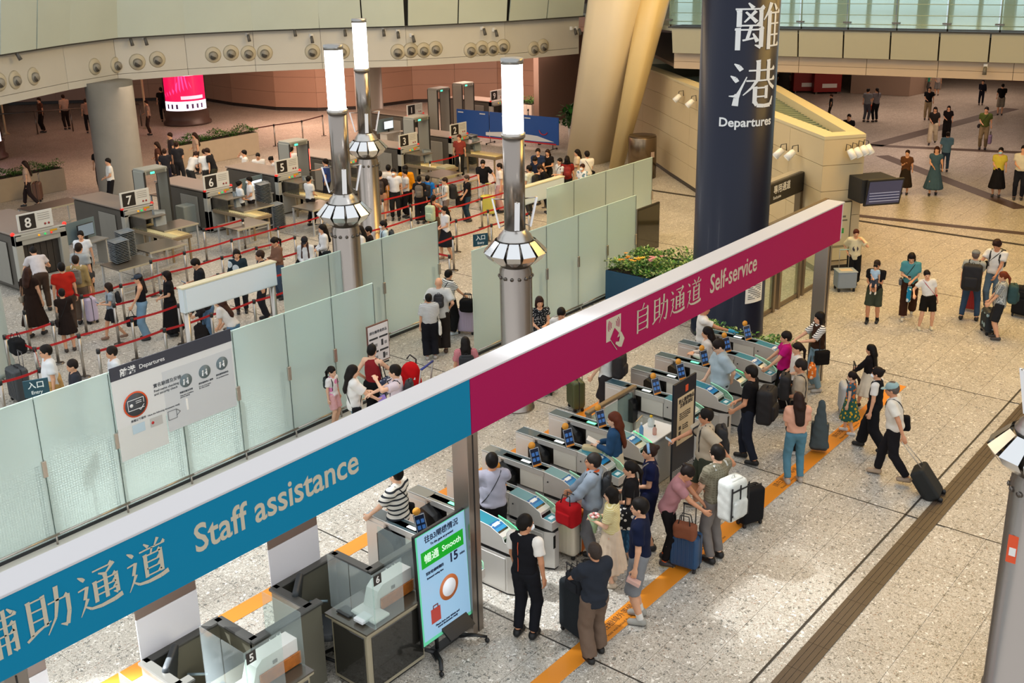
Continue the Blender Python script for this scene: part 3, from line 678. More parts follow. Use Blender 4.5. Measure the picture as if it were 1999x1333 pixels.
def glassmat(name, col, rough, mixt, dots=True):
    m, nt, b = newmat(name); N = nt.nodes; L = nt.links; out = N['Material Output']
    b.inputs['Base Color'].default_value = srgb(col); b.inputs['Roughness'].default_value = rough; b.inputs['Transmission Weight'].default_value = mixt; b.inputs['IOR'].default_value = 1.12
    if dots:
        tc = N.new('ShaderNodeTexCoord'); sp = N.new('ShaderNodeSeparateXYZ'); L.new(tc.outputs['Object'], sp.inputs[0])
        def cell(o, k):
            a = N.new('ShaderNodeMath'); a.operation = 'MULTIPLY'; a.inputs[1].default_value = k; L.new(o, a.inputs[0])
            f = N.new('ShaderNodeMath'); f.operation = 'FRACT'; L.new(a.outputs[0], f.inputs[0]); s_ = N.new('ShaderNodeMath'); s_.operation = 'SUBTRACT'; s_.inputs[1].default_value = .5; L.new(f.outputs[0], s_.inputs[0])
            p = N.new('ShaderNodeMath'); p.operation = 'MULTIPLY'; L.new(s_.outputs[0], p.inputs[0]); L.new(s_.outputs[0], p.inputs[1]); return p
        ax = cell(sp.outputs['X'], 24); az = cell(sp.outputs['Z'], 24); su = N.new('ShaderNodeMath'); su.operation = 'ADD'; L.new(ax.outputs[0], su.inputs[0]); L.new(az.outputs[0], su.inputs[1])
        # the printed dots fade out above waist height
        mr = N.new('ShaderNodeMapRange'); mr.inputs[1].default_value = .55; mr.inputs[2].default_value = 1.55; mr.inputs[3].default_value = .13; mr.inputs[4].default_value = .0; L.new(sp.outputs['Z'], mr.inputs[0])
        lt = N.new('ShaderNodeMath'); lt.operation = 'LESS_THAN'; L.new(su.outputs[0], lt.inputs[0]); L.new(mr.outputs[0], lt.inputs[1])
        mx = N.new('ShaderNodeMix'); mx.data_type = 'RGBA'; L.new(lt.outputs[0], mx.inputs['Factor']); mx.inputs['A'].default_value = srgb(col); mx.inputs['B'].default_value = srgb('#eef4f0'); L.new(mx.outputs['Result'], b.inputs['Base Color'])
        m2 = N.new('ShaderNodeMapRange'); m2.inputs[3].default_value = mixt; m2.inputs[4].default_value = mixt*.35; L.new(lt.outputs[0], m2.inputs[0]); L.new(m2.outputs[0], b.inputs['Transmission Weight'])
    return m
FROST = glassmat('frosted_glass', '#d8e9e5', .36, .72)
def _glow():
    nt = FROST.node_tree; N = nt.nodes; L = nt.links; out = N['Material Output']; b = N['Principled BSDF']; t = N.new('ShaderNodeBsdfTranslucent'); t.inputs[0].default_value = srgb('#e4f0ec'); mx = N.new('ShaderNodeMixShader'); mx.inputs[0].default_value = .2; lt_ = [n for n in N if n.type == 'MATH' and n.operation == 'LESS_THAN'][0]; mr_ = N.new('ShaderNodeMapRange'); mr_.inputs[3].default_value = .17; mr_.inputs[4].default_value = .75; L.new(lt_.outputs[0], mr_.inputs[0]); L.new(mr_.outputs[0], mx.inputs[0]); L.new(b.outputs[0], mx.inputs[1]); L.new(t.outputs[0], mx.inputs[2]); L.new(mx.outputs[0], out.inputs[0])
_glow(); CLEAR = None
def clear_glass(col='#dfeee8', a=.16):
    key = ('clear', col, a)
    if key in MATS: return MATS[key]
    m, nt, b = newmat('clear_sheet'); N = nt.nodes; L = nt.links; out = N['Material Output']
    t = N.new('ShaderNodeBsdfTransparent'); t.inputs[0].default_value = srgb('#f4faf7'); b.inputs['Base Color'].default_value = srgb(col); b.inputs['Roughness'].default_value = .05
    mx = N.new('ShaderNodeMixShader'); mx.inputs[0].default_value = a; L.new(t.outputs[0], mx.inputs[1]); L.new(b.outputs[0], mx.inputs[2]); L.new(mx.outputs[0], out.inputs[0]); MATS[key] = m; return m
M_ST = steel('#b3ada6', .30); M_STD = steel('#6f6963', .34); M_WALL = mat('#c9bfae', .55, bump=.04, bscale=30, var=.03, vscale=1.2); M_FAS = mat('#c6c3b8', .5, var=.03, vscale=.8)
M_PANEL = mat('#c2ccbf', .38, var=.03, vscale=.6); M_BROWN = mat('#b08d78', .35, var=.05, vscale=.5); M_CONC = mat('#7f7b72', .6, bump=.1, bscale=14, var=.07, vscale=2)
M_DARK = mat('#1f1f20', .5); M_WHITE = mat('#e6e6e2', .45)
# ------------------------------------------------------------------ floor
fl = struct('floor', MB().box((40, 30, -.06), (120, 110, .092)), mat('#4a463f', .7))     # recessed bed whose colour shows in the joints
def tiles():
    P = []; TX, TY = 1.172, .6
    for j in range(-8, 60):
        y0 = 4.86+TY*j
        for i in range(-6, 45):
            x0 = 9.43+TX*i-(TX/2 if j % 2 else 0); c = (x0+TX/2, y0+TY/2)
            if c[0] < 1 or c[1] < -2 or math.hypot(*c) > 62: continue
            P.append((x0, y0, prj(c[0], c[1], 0)))
    return P
def _floor():
    TX, TY = 1.172, .6; near = []; far = []
    for x0, y0, (u, v) in tiles():
        if y0+.3 > 4.15 and y0 < 4.80: continue           # the dark strip runs here
        vis = -60 < u < 2060 and 0 < v < 1420
        (near if vis and v > 470 else far).append((x0, y0, v))
    near.sort(key=lambda t: -t[2]); far += near[300:]; near = near[:300]
    for x0, y0, v in near:
        box1('tile', (x0+TX/2, y0+TY/2, -.008), (TX-.006, TY-.006, .016), TERR, fl)
    fb = MB()
    for x0, y0, v in far: fb.box((x0+TX/2, y0+TY/2, -.008), (TX-.006, TY-.006, .016))
    tag(fb.build('tile', TERR, fl), kind='stuff')
    # beyond the tile grid the same terrazzo runs on
    MB().box((40, 30, -.0115), (120, 110, .005)).build('far_floor', TERR, fl)
    dk = mat('#4a3d33', .45, bump=.1, bscale=40)
    n = 0
    for i in range(64):
        x = 3+.6*i
        if x > 36: break
        for r in range(4): box1('strip_tile', (x+.3, 4.42+.072*r, .0015), (.594, .066, .007), dk, fl)
    jm = mat('#2c2823', .6)
    MB().box((20, 4.86, .0005), (40, .028, .004)).build('joint_profile', jm, fl)
    for x in (9.43, 15.29, 20.65, 26.4, 32.1): MB().box((x, 14, .0005), (.022 if x < 30 else .18, 26, .004)).build('joint_profile', jm, fl)
    # dark bands of the far floor
    for a, b, w in (((32.3, 15.5), (34.0, 4), .35), ((44.3, 17.3), (47.2, 8), .5), ((44.4, 17.0), (57.5, 15.2), .7), ((42.5, 15.9), (36.5, 9), .55)):
        a, b = Vector(a), Vector(b); d = (b-a).normalized(); n_ = Vector((-d.y, d.x))*w/2
        MB().prism([tuple(a+n_), tuple(b+n_), tuple(b-n_), tuple(a-n_)], .001, .0035).build('dark_band', mat('#4a3a32', .5), fl)
    # orange waiting lines
    om = mat('#e08a22', .45, bump=.02)
    for nm, y0, y1, x0, x1 in (('front', 6.67, 6.95, 6.0, 20.2), ('back', 10.82, 11.10, 4.0, 19.0)):
        ln = MB().box(((x0+x1)/2, (y0+y1)/2, .002), (x1-x0, y1-y0, .004)).build('waiting_line', om)
        tag(ln, 'orange line on the floor %s the ticket gates' % ('in front of, on the passengers\' side of,' if nm == 'front' else 'behind the far end of'), 'floor marking', 'orange waiting lines')
        tm = mat('#3a2a1c', .7)
        for k, x in enumerate((9.9, 12.2, 14.9, 17.2) if nm == 'front' else (7.4, 11.1)):
            s_ = -1 if nm == 'front' else 1
            ox = x if nm == 'front' else x+1.0
            text('lettering', '請在橙線外等候' if nm == 'front' else '請勿停留', (ox, y1-.13 if s_ < 0 else y0+.13, .0045), (1, 0, 0) if s_ < 0 else (-1, 0, 0), (0, 1, 0) if s_ < 0 else (0, -1, 0), .115, tm, ln, ext=.0004)
            text('lettering', 'Please wait behind the orange line' if nm == 'front' else 'Keep clear', (ox, y1-.23 if s_ < 0 else y0+.23, .0045), (1, 0, 0) if s_ < 0 else (-1, 0, 0), (0, 1, 0) if s_ < 0 else (0, -1, 0), .06, tm, ln, ext=.0004)
_floor()
# ------------------------------------------------------------------ the upper storey: fascias, ceilings, walls
def strip_faces(pts, z0, z1, name, m, parent, off0=0.0, off1=0.0, gap=.02, th=.05, step=None, out=1):
    """row of panels along a polyline on the plan; off = how far the lower / upper edge leans out"""
    seg = [(Vector(pts[i]), Vector(pts[i+1])) for i in range(len(pts)-1)]; n = 0
    for a, b in seg:
        L_ = (b-a).length; k = max(1, round(L_/step)) if step else 1; d = (b-a)/k; u = d.normalized(); nn = Vector((u.y, -u.x))*out
        for i in range(k):
            p = a+d*i+u*gap/2; q = a+d*(i+1)-u*gap/2; p0, q0 = p+nn*off0, q+nn*off0; p1, q1 = p+nn*off1, q+nn*off1
            MB().quadslab((p0.x, p0.y, z0), (q0.x, q0.y, z0), (q1.x, q1.y, z1), (p1.x, p1.y, z1), -th if out < 0 else th).build(name, m, parent); n += 1
    return n
MEZ = [(11.5, 32.6), (15.9, 33.44), (19.0, 34.9), (21.3, 35.6), (23.6, 34.7), (25.7, 33.46), (27.6, 31.9), (29.8, 29.6), (33.2, 27.6), (36.64, 26.55)]
def _mezz():
    e = empty('wall_mezzanine'); e['kind'] = 'structure'
    dark = mat('#3c3a35', .7)
    bm_ = MB(); 
    for a, b in zip(MEZ[:-1], MEZ[1:]):
        bm_.quadslab((a[0], a[1]+.06, 4.0), (b[0], b[1]+.06, 4.0), (b[0], b[1]+.06, 7.2), (a[0], a[1]+.06, 7.2), .04)
    bm_.build('backing', dark, e)
    strip_faces(MEZ, 4.0, 4.235, 'lower_band', M_FAS, e, step=3.2, gap=.012)
    strip_faces(MEZ, 4.25, 5.5, 'vent_panel', M_FAS, e, step=3.2, gap=.012)
    strip_faces(MEZ, 5.52, 7.15, 'upper_panel', M_PANEL, e, off0=.30, off1=.62, step=1.75, gap=.05)
    MB().prism([(p[0]+.0, p[1]-.30) for p in MEZ]+[(p[0], p[1]+.2) for p in MEZ[::-1]], 5.47, 5.53).build('soffit', dark, e)
    # end return at the right
    a = Vector(MEZ[-1]); MB().quadslab((a.x, a.y, 4), (a.x+1.6, a.y+2.6, 4), (a.x+1.6, a.y+2.6, 5.5), (a.x, a.y, 5.5), .05).build('end_panel', M_FAS, e)
    # round air nozzles, found by their place on the band
    for (u, v) in [(-3, 160), (29, 156), (65, 149), (185, 130), (227, 127), (268, 121), (307, 116), (416, 107), (451, 103), (485, 104), (517, 103), (610, 101), (668, 100), (777, 101), (802, 98), (827, 98), (850, 95), (919, 98), (941, 94), (962, 95), (982, 91), (1042, 95), (1060, 90)]:
        d = ray(u, v); best = None
        for a, b in zip(MEZ[:-1], MEZ[1:]):
            A = np.array([[d[0], -(b[0]-a[0])], [d[1], -(b[1]-a[1])]]); t, w = np.linalg.solve(A, np.array(a))
            if -.02 <= w <= 1.02 and t > 0: best = (t, a, b); break
        if not best: continue
        t, a, b = best; p = Vector((d[0]*t, d[1]*t, CAMH+d[2]*t)); u_ = Vector((b[0]-a[0], b[1]-a[1], 0)).normalized(); n_ = Vector((u_.y, -u_.x, 0))
        def ring(r0, r1, y0, y1, mb): mb.tube([tuple(p+n_*y0), tuple(p+n_*y1)], [r0, r1], 20)
        r = MB(); ring(.30, .25, -.01, .05, r); ob = r.build('air_nozzle', mat('#bdb49c', .5), e)
        c = MB().tube([tuple(p+n_*.05+Vector((.0, 0, -.03))), tuple(p+n_*.13+Vector((-.03, -.02, -.06)))], [.17, .13], 16); c.build('nozzle_throat', mat('#8f8a7d', .5), ob)
        c = MB().tube([tuple(p+n_*.128+Vector((-.03, -.02, -.06))), tuple(p+n_*.136+Vector((-.03, -.02, -.06)))], .105, 16); c.build('nozzle_opening', mat('#4a463f', .7), ob)
    # ceiling over the security hall
    cl = MB().prism([(p[0], p[1]+.1) for p in MEZ]+[(52, 40), (52, 75), (8, 75), (4, 36)], 4.02, 4.3); struct('ceiling', cl, mat('#8a7566', .7))
_mezz()
def _walls():
    w = empty('wall_back'); w['kind'] = 'structure'
    PL = [(30, 62), (37.4, 54.5), (37.0, 50.5), (37.2, 47.0), (38.2, 44.8), (40.0, 43.2), (43.2, 42.6), (46.2, 39), (46.2, 33), (45.5, 27.5)]
    bk = MB()
    for a, b in zip(PL[:-1], PL[1:]): bk.quadslab((a[0]+.05, a[1]+.05, 0), (b[0]+.05, b[1]+.05, 0), (b[0]+.05, b[1]+.05, 9), (a[0]+.05, a[1]+.05, 9), .05)
    bk.build('backing', mat('#3f2f28', .7), w)
    for k in range(6): strip_faces(PL, .16+k*.80, .16+k*.80+.79, 'wall_panel', M_BROWN if True else None, w, step=2.4, gap=.012, th=.03)
    for a, b in zip(PL[:-1], PL[1:]): MB().quadslab((a[0]-.03, a[1]-.03, 0), (b[0]-.03, b[1]-.03, 0), (b[0]-.03, b[1]-.03, .14), (a[0]-.03, a[1]-.03, .14), .03).build('skirting', mat('#2a2320', .4), w)
    w2 = MB().box((50, 55, 2), (.3, 30, 4.1)); 
    # dark concourse behind the far shops
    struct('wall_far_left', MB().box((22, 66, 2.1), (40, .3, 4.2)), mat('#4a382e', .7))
_walls()
def round_column(name, x, y, r, h, m, label=None, tilt=0, n=40):
    mb = MB().lathe((0, 0, 0), [(r*1.03, 0), (r*1.03, .12), (r, .125), (r, h)], n); o = mb.build(name, m, None, (x, y, 0)); return o
o = round_column('column', 20.6, 35.1, .80, 4.1, M_CONC); tag(o, 'round grey column beside the white planters under the mezzanine', 'column')
o = round_column('column', 9.0, 22.7, 1.05, 9, mat('#93a4a4', .4, var=.04, vscale=1)); tag(o, 'wide pale blue-grey column at the left edge of the photo', 'column')
o = round_column('column', 34.2, 36.5, .62, 9, mat('#8d857c', .4)); tag(o, 'slim brownish steel column behind the tall lamps', 'column')
def paper_on_column(cx, cy, r, ang, z0, w, h, par, rows, title):
    m = MB(); n = 8
    for i in range(n):
        a0 = ang-w/r/2+w/r*i/n; a1 = a0+w/r/n; R = r+.012
        m.quadslab((cx+R*math.cos(a0), cy+R*math.sin(a0), z0), (cx+R*math.cos(a1), cy+R*math.sin(a1), z0), (cx+R*math.cos(a1), cy+R*math.sin(a1), z0+h), (cx+R*math.cos(a0), cy+R*math.sin(a0), z0+h), .004)
    o = m.build('notice', mat('#e9e9e4', .6)); tag(o, title, 'notice')
    k = MB(); R = r+.016
    for j in range(rows):
        for i in range(n-2):
            if (j*7+i*3) % 5 == 0: continue
            a0 = ang-w/r*.38+w/r*.76*i/(n-2); a1 = a0+w/r*.76/(n-2); z = z0+h*(.9-.8*j/rows)
            k.quadslab((cx+R*math.cos(a0), cy+R*math.sin(a0), z), (cx+R*math.cos(a1), cy+R*math.sin(a1), z), (cx+R*math.cos(a1), cy+R*math.sin(a1), z+h*.03), (cx+R*math.cos(a0), cy+R*math.sin(a0), z+h*.03), .001)
    k.build('print', mat('#3a3a3a', .7), o); return o
_a = math.atan2(-22.7, -9.0)
paper_on_column(9.0, 22.7, 1.05, _a+.42, 1.35, .62, .75, None, 6, 'white printed notice stuck on the wide blue-grey column')
# ------------------------------------------------------------------ leaning pillar, lift block, right-hand storey
def leaning():
    e = empty('leaning_pillar', (35.3, 24.6, 0), 0, 'huge cream raking pillar made of two tapering shafts', 'pillar')
    def shaft(name, b0, w0, b1, w1, z1, m):
        # corner pixel pairs give the outline; the shaft is as deep as it is wide
        mb = MB(); vs = []; n = 20
        for (c, r, z) in ((b0, w0, 0.0), (b1, w1, z1)):
            for j in range(n):
                a = 2*PI*j/n; ca, sa = math.cos(a), math.sin(a); k = (abs(ca)**4+abs(sa)**4)**(-.25)
                vs.append((c[0]-35.3+r*k*ca, c[1]-24.6+r*k*sa, z))
        mb.add(vs, [(j, (j+1) % n, n+(j+1) % n, n+j) for j in range(n)]+[tuple(range(n))[::-1], tuple(range(n, 2*n))], True); return mb.build(name, m, e)
    D = 1.0
    # left shaft between x-pixels 1110..1190 at the floor and 1160..1262 at the top edge
    def mid(u0, u1, v, z, X):
        p = gp_at_x(u0, v, X); q = gp_at_x(u1, v, X); return (p, q)
    def on(u, v, dist):
        d = ray(u, v); d = d/math.hypot(d[0], d[1]); return (d[0]*dist, d[1]*dist, CAMH+d[2]*dist)
    a = on(1149, 318, 43.2); b = on(1213, 0, 40.0)
    shaft('main_shaft', (a[0], a[1]), .78, (b[0]+(b[0]-a[0])*.25, b[1]+(b[1]-a[1])*.25), 1.05, b[2]+(b[2]-a[2]+1)*.25, mat('#d3c4a6', .42, var=.03, vscale=.6))
    a = on(1203, 326, 41.8); b = on(1279, 0, 39.6)
    shaft('side_shaft', (a[0], a[1]), .24, (b[0]+(b[0]-a[0])*.25, b[1]+(b[1]-a[1])*.25), .55, b[2]+(b[2]-a[2]+1)*.25, mat('#d8c08a', .42, var=.03, vscale=.6))
leaning()
struct('wall_light_block', MB().box((47, -13, 6.6), (56, .4, 13.2)), mat('#b9a684', .7))  # unseen wall added to cut daylight from the side and bounce warm light
struct('ceiling_light_block', MB().box((46, 14, 13.2), (50, 60, .4)), mat('#c9c2b2', .7))  # unseen partial roof, put in to keep daylight off the right side
def lift_block():
    w = empty('wall_lift_block'); w['kind'] = 'structure'; Z = 3.6; cream = mat('#cbb994', .5, var=.03, vscale=.8); cap = mat('#cbbf9c', .5)
    OUT = [(38.9, 27.5), (37.9, 25.2), (36.9, 23.6), (35.6, 22.0), (34.6, 20.9), (26.3, 11.35), (27.25, 10.65), (34.5, 16.6), (36.8, 18.9), (41, 24)]
    cx = sum(p[0] for p in OUT)/len(OUT); 
    strip_faces(OUT[:7], .14, .80, 'wall_panel', cream, w, step=2.1, gap=.012, th=.05)
    for k in range(4): strip_faces(OUT[:7], .81+k*.68, .81+k*.68+.668, 'wall_panel', cream, w, step=2.1, gap=.012, th=.05)
    bb = MB().prism([(p[0]+(cx-p[0])*.012, p[1]+(18.5-p[1])*.012) for p in OUT], 0, 3.1); bb.build('core', mat('#8f8468', .6), w)
    sk = MB()
    for a, b in zip(OUT[:6], OUT[1:7]): sk.quadslab((a[0], a[1], 0), (b[0], b[1], 0), (b[0], b[1], .13), (a[0], a[1], .13), .06)
    sk.build('skirting', mat('#2a2622', .4), w)
    def inset(P, d):
        n = len(P); R = []
        for i in range(n):
            a, b, c = Vector(P[i-1]), Vector(P[i]), Vector(P[(i+1) % n]); u = (b-a).normalized(); v = (c-b).normalized(); nu = Vector((-u.y, u.x)); nv = Vector((-v.y, v.x)); m_ = (nu+nv); m_.normalize(); R.append(tuple(b+m_*(d/max(.3, m_.dot(nu)))))
        return R
    IN = inset(OUT, .42)
    if (Vector(IN[5])-Vector((30, 16))).length > (Vector(OUT[5])-Vector((30, 16))).length: IN = inset(OUT, -.42)
    n = len(OUT); mb = MB()
    for i in range(n):
        j = (i+1) % n; mb.add([(OUT[i][0], OUT[i][1], Z), (OUT[j][0], OUT[j][1], Z), (IN[j][0], IN[j][1], Z+.02), (IN[i][0], IN[i][1], Z+.02), (OUT[i][0], OUT[i][1], Z-.10), (OUT[j][0], OUT[j][1], Z-.10), (IN[j][0], IN[j][1], 3.34), (IN[i][0], IN[i][1], 3.34)], [(0, 1, 2, 3), (4, 5, 1, 0), (3, 2, 6, 7)])
    mb.build('parapet_cap', cap, w)
    MB().prism(IN, 3.12, 3.36).build('roof_deck', mat('#6f7a68', .5), w)
    rb = MB()
    d = Vector((34.6-26.3, 20.9-11.35)).normalized(); nn = Vector((d.y, -d.x))
    for k in range(44):
        c = Vector((26.6, 11.2))+d*(k*.33); ts = []
        for i in range(n):
            a, b = Vector(IN[i]), Vector(IN[(i+1) % n]); e_ = b-a; den = nn.x*e_.y-nn.y*e_.x
            if abs(den) < 1e-9: continue
            t = ((a.x-c.x)*e_.y-(a.y-c.y)*e_.x)/den; s_ = ((a.x-c.x)*nn.y-(a.y-c.y)*nn.x)/den
            if 0 <= s_ <= 1: ts.append(t)
        if len(ts) < 2: continue
        t0, t1 = min(ts), max(ts); m_ = (t0+t1)/2
        if t1-t0 > .2: rb.box((c.x+nn.x*m_, c.y+nn.y*m_, 3.38), (t1-t0-.04, .12, .05), rz=math.atan2(nn.y, nn.x))
    o = rb.build('roof_rib', mat('#7d8874', .5), w); o['kind'] = 'stuff'
    # the outer far wall of the block
    strip_faces(OUT[6:], .0, 3.5, 'wall_panel', cream, w, step=3, gap=.02, th=.05)
lift_block()
def right_storey():
    w = empty('wall_right_storey'); w['kind'] = 'structure'
    A, B = (33.2, 27.5), (37.0, 7.6); A = (34.2, 20.6)
    PL = [A, B]
    strip_faces(PL, 4.0, 4.24, 'lower_band', mat('#b09f8c', .5), w, step=2.2, gap=.015)
    strip_faces(PL, 4.25, 4.53, 'middle_band', mat('#ab9a86', .5), w, step=2.2, gap=.015)
    strip_faces(PL, 4.56, 5.48, 'upper_panel', mat('#a5a596', .4), w, off0=.22, off1=.40, step=1.5, gap=.05)
    MB().quadslab((A[0]+.08, A[1], 4), (B[0]+.08, B[1], 4), (B[0]+.08, B[1], 5.5), (A[0]+.08, A[1], 5.5), .05).build('backing', mat('#2e2a25', .6), w)
    MB().quadslab((A[0]-.45, A[1], 5.49), (A[0]-.45+B[0]-A[0], B[1], 5.49), (B[0]+.5, B[1], 5.49), (A[0]+.5, A[1], 5.49), .05).build('edge_trim', mat('#26282a', .5), w)
    # upper floor and its window wall
    fp = MB().prism([(A[0]-.1, A[1]), (B[0]-.1, B[1]-.0), (62, -2), (66, 40), (40, 30)], 5.30, 5.46); struct('floor_upper', fp, mat('#c3ccc8', .12, spec=.7))
    cp = MB().prism([(A[0]+.12, A[1]), (B[0]+.12, B[1]), (52, 2), (70, 8), (74, 44), (44, 30)], 4.0, 4.12); struct('ceiling_corridor', cp, mat('#6b5a4c', .7))
    win = empty('window_1'); win['kind'] = 'structure'
    MB().quadslab((60, -4, 5.46), (54.5, 34, 5.46), (54.5, 34, 13), (60, -4, 13), .1).build('pane', mat('#cfe6f2', .2, emit=1.1), win)
    for k in range(30):
        t = k/29; MB().box((59.6-5.5*t, -4+38*t, 8.5), (.30, .14 if k % 3 else .5, 6.2)).build('mullion', mat('#6d7572', .5), win)
    for z in (6.4, 8.2): MB().quadslab((59.4, -4, z), (53.9, 34, z), (53.9, 34, z+.14), (59.4, -4, z+.14), .06).build('transom', mat('#6d7572', .5), win)
    # glass balustrade
    bal = empty('glass_balustrade', (0, 0, 0), 0, 'glass balustrade with steel rails along the upper storey at the right', 'railing')
    d = Vector((B[0]-A[0], B[1]-A[1])); L_ = d.length; u = d.normalized()
    for k in range(9):
        p = Vector(A)+u*(k*1.52); q = p+u*1.48; x = -.38
        MB().quadslab((p.x+x, p.y, 5.56), (q.x+x, q.y, 5.56), (q.x+x-.02, q.y, 6.75), (p.x+x-.02, p.y, 6.75), .015).build('glass_pane', clear_glass('#9fc4c0', .22), bal)
        MB().tube([(p.x+x+.1, p.y, 5.46), (p.x+x+.02, p.y, 6.8)], .025, 6).box((p.x+x, p.y, 5.72), (.1, .25, .05)).build('post', M_STD, bal)
    for z, r in ((5.66, .015), (5.95, .012), (6.3, .012), (6.62, .02), (6.82, .035)):
        MB().tube([(A[0]-.30, A[1], z), (B[0]-.30, B[1], z)], r, 8).build('rail', M_ST, bal)
    # square pillar closing the storey at the right
    struct('wall_right_pillar', MB().box((38.1, 8.0, 3.2), (.9, 2.2, 7)), mat('#a5977c', .5))
    struct('wall_right_end', MB().box((37.0, 4.6, 5), (.5, 5, 3)), mat('#8f9c8c', .5))
    # far corridor walls
    struct('wall_corridor_back', MB().box((68, 22, 2), (.3, 40, 4.1)), mat('#7b6254', .6))
    struct('wall_corridor_left', MB().box((54, 32.2, 2), (26, .3, 4.1)), mat('#6f5a4d', .6))
    bx = MB().prism([(58.6, 24.0), (59.0, 20.9), (62.5, 20.4), (62.5, 25)], 0, 4.1); struct('wall_corridor_block', bx, mat('#a08a7a', .4))
right_storey()
# ------------------------------------------------------------------ old-style (Song) characters for the big signs
def _s(*p): return list(p)
def _h(x0, x1, y, w=3.6): return [('bar', x0, x1, y, w)]
def _v(x, y0, y1, w=9): return [[(x-.6, y0+2, w*1.15), (x, y0-3, w), (x, y1, w)]]
WALK = [[(6, 93, 2), (14, 86, 8), (19, 80, 7)], [(3, 62, 3.5), (22, 64, 4.5)], [(23, 65, 8), (15, 38, 8)], [(21, 38, 8), (13, 22, 5), (2, 4, 1.5)], [(13, 23, 3), (26, 12, 6), (48, 8, 8), (78, 9, 10), (97, 13, 11)]]
GLY = {
 '自': _v(20, 82, 2)+_v(80, 82, 4)+_h(20, 80, 80)+_h(22, 78, 57)+_h(22, 78, 34)+_h(22, 78, 11)+[[(58, 100, 6), (46, 80, 4)]],
 '助': _v(12, 90, 16)+_v(42, 90, 22)+_h(12, 42, 88)+_h(14, 40, 66)+_h(14, 40, 44)+[[(0, 8, 6), (22, 20, 7), (52, 30, 2)]]+_h(50, 92, 68)+[[(92, 71, 9), (91, 34, 9), (84, 6, 9), (70, 13, 2)], [(70, 99, 10), (69, 66, 9), (62, 32, 6), (42, 2, 2)]],
 '通': WALK+_v(40, 66, 20)+_v(88, 66, 22, 9)+_h(40, 88, 64)+_h(42, 86, 49)+_h(42, 86, 35)+_v(64, 72, 21, 9)+_h(38, 82, 91)+[[(86, 93, 8), (66, 76, 4)], [(50, 82, 3), (66, 74, 8)], [(88, 22, 8), (78, 27, 2)]],
 '道': WALK+[[(46, 98, 3), (56, 87, 8)], [(80, 100, 8), (70, 84, 3)]]+_h(34, 95, 83)+[[(64, 83, 5), (60, 70, 4)]]+_v(46, 71, 19)+_v(83, 71, 19)+_h(46, 83, 69)+_h(48, 81, 53)+_h(48, 81, 38)+_h(48, 81, 22),
 '港': [[(8, 94, 2), (16, 88, 9), (22, 80, 9)], [(2, 68, 2), (10, 62, 9), (15, 55, 8)], [(0, 24, 2), (10, 24, 5), (14, 28, 5)], [(12, 3, 12), (14, 20, 10), (20, 36, 5), (32, 66, 2)]]+_h(35, 97, 79)+_h(31, 99, 57)+_v(54, 99, 56)+_v(78, 99, 56)+[[(52, 57, 7), (42, 42, 5), (26, 26, 2)], [(78, 57, 4), (86, 46, 7), (98, 38, 8)]]+_v(49, 42, 8)+_h(49, 75, 41)+_h(49, 75, 22)+_v(75, 43, 17, 8)+[[(49, 12, 9), (54, 3, 8), (70, 1, 8), (88, 2, 9), (94, 20, 3)]],
 '離': _h(2, 54, 88)+[[(24, 101, 3), (33, 90, 8)]]+_v(9, 84, 50, 9)+_v(48, 84, 50, 8)+_h(9, 48, 53)+[[(20, 82, 4), (40, 60, 8)], [(38, 84, 7), (18, 60, 3)]]+_h(2, 54, 44)+_v(8, 46, 0, 9)+_v(50, 46, 6, 9)+[[(50, 6, 9), (38, 11, 2)], [(31, 54, 6), (24, 24, 6)], [(16, 21, 4), (40, 27, 4)], [(34, 36, 3), (43, 18, 9)]]+[[(70, 100, 9), (64, 82, 6), (54, 64, 2)]]+_v(67, 80, 0, 9)+[[(78, 98, 3), (87, 84, 9)]]+_h(67, 99, 78)+_h(67, 96, 55)+_h(67, 96, 31)+_h(67, 99, 7)+_v(83, 78, 8, 6),
 '輔': _h(2, 46, 86)+_v(24, 99, 0, 9)+_v(8, 72, 36, 7)+_v(40, 72, 36, 7)+_h(8, 40, 70)+_h(8, 40, 54)+_h(8, 40, 38)+_h(0, 48, 20)+_h(50, 98, 82)+[[(82, 100, 3), (91, 88, 8)]]+_v(57, 66, 1, 8)+_v(91, 66, 4, 8)+_h(57, 91, 64)+_h(58, 90, 46)+_h(58, 90, 28)+_v(74, 99, 2, 8)+[[(91, 5, 8), (82, 10, 2)]],
}
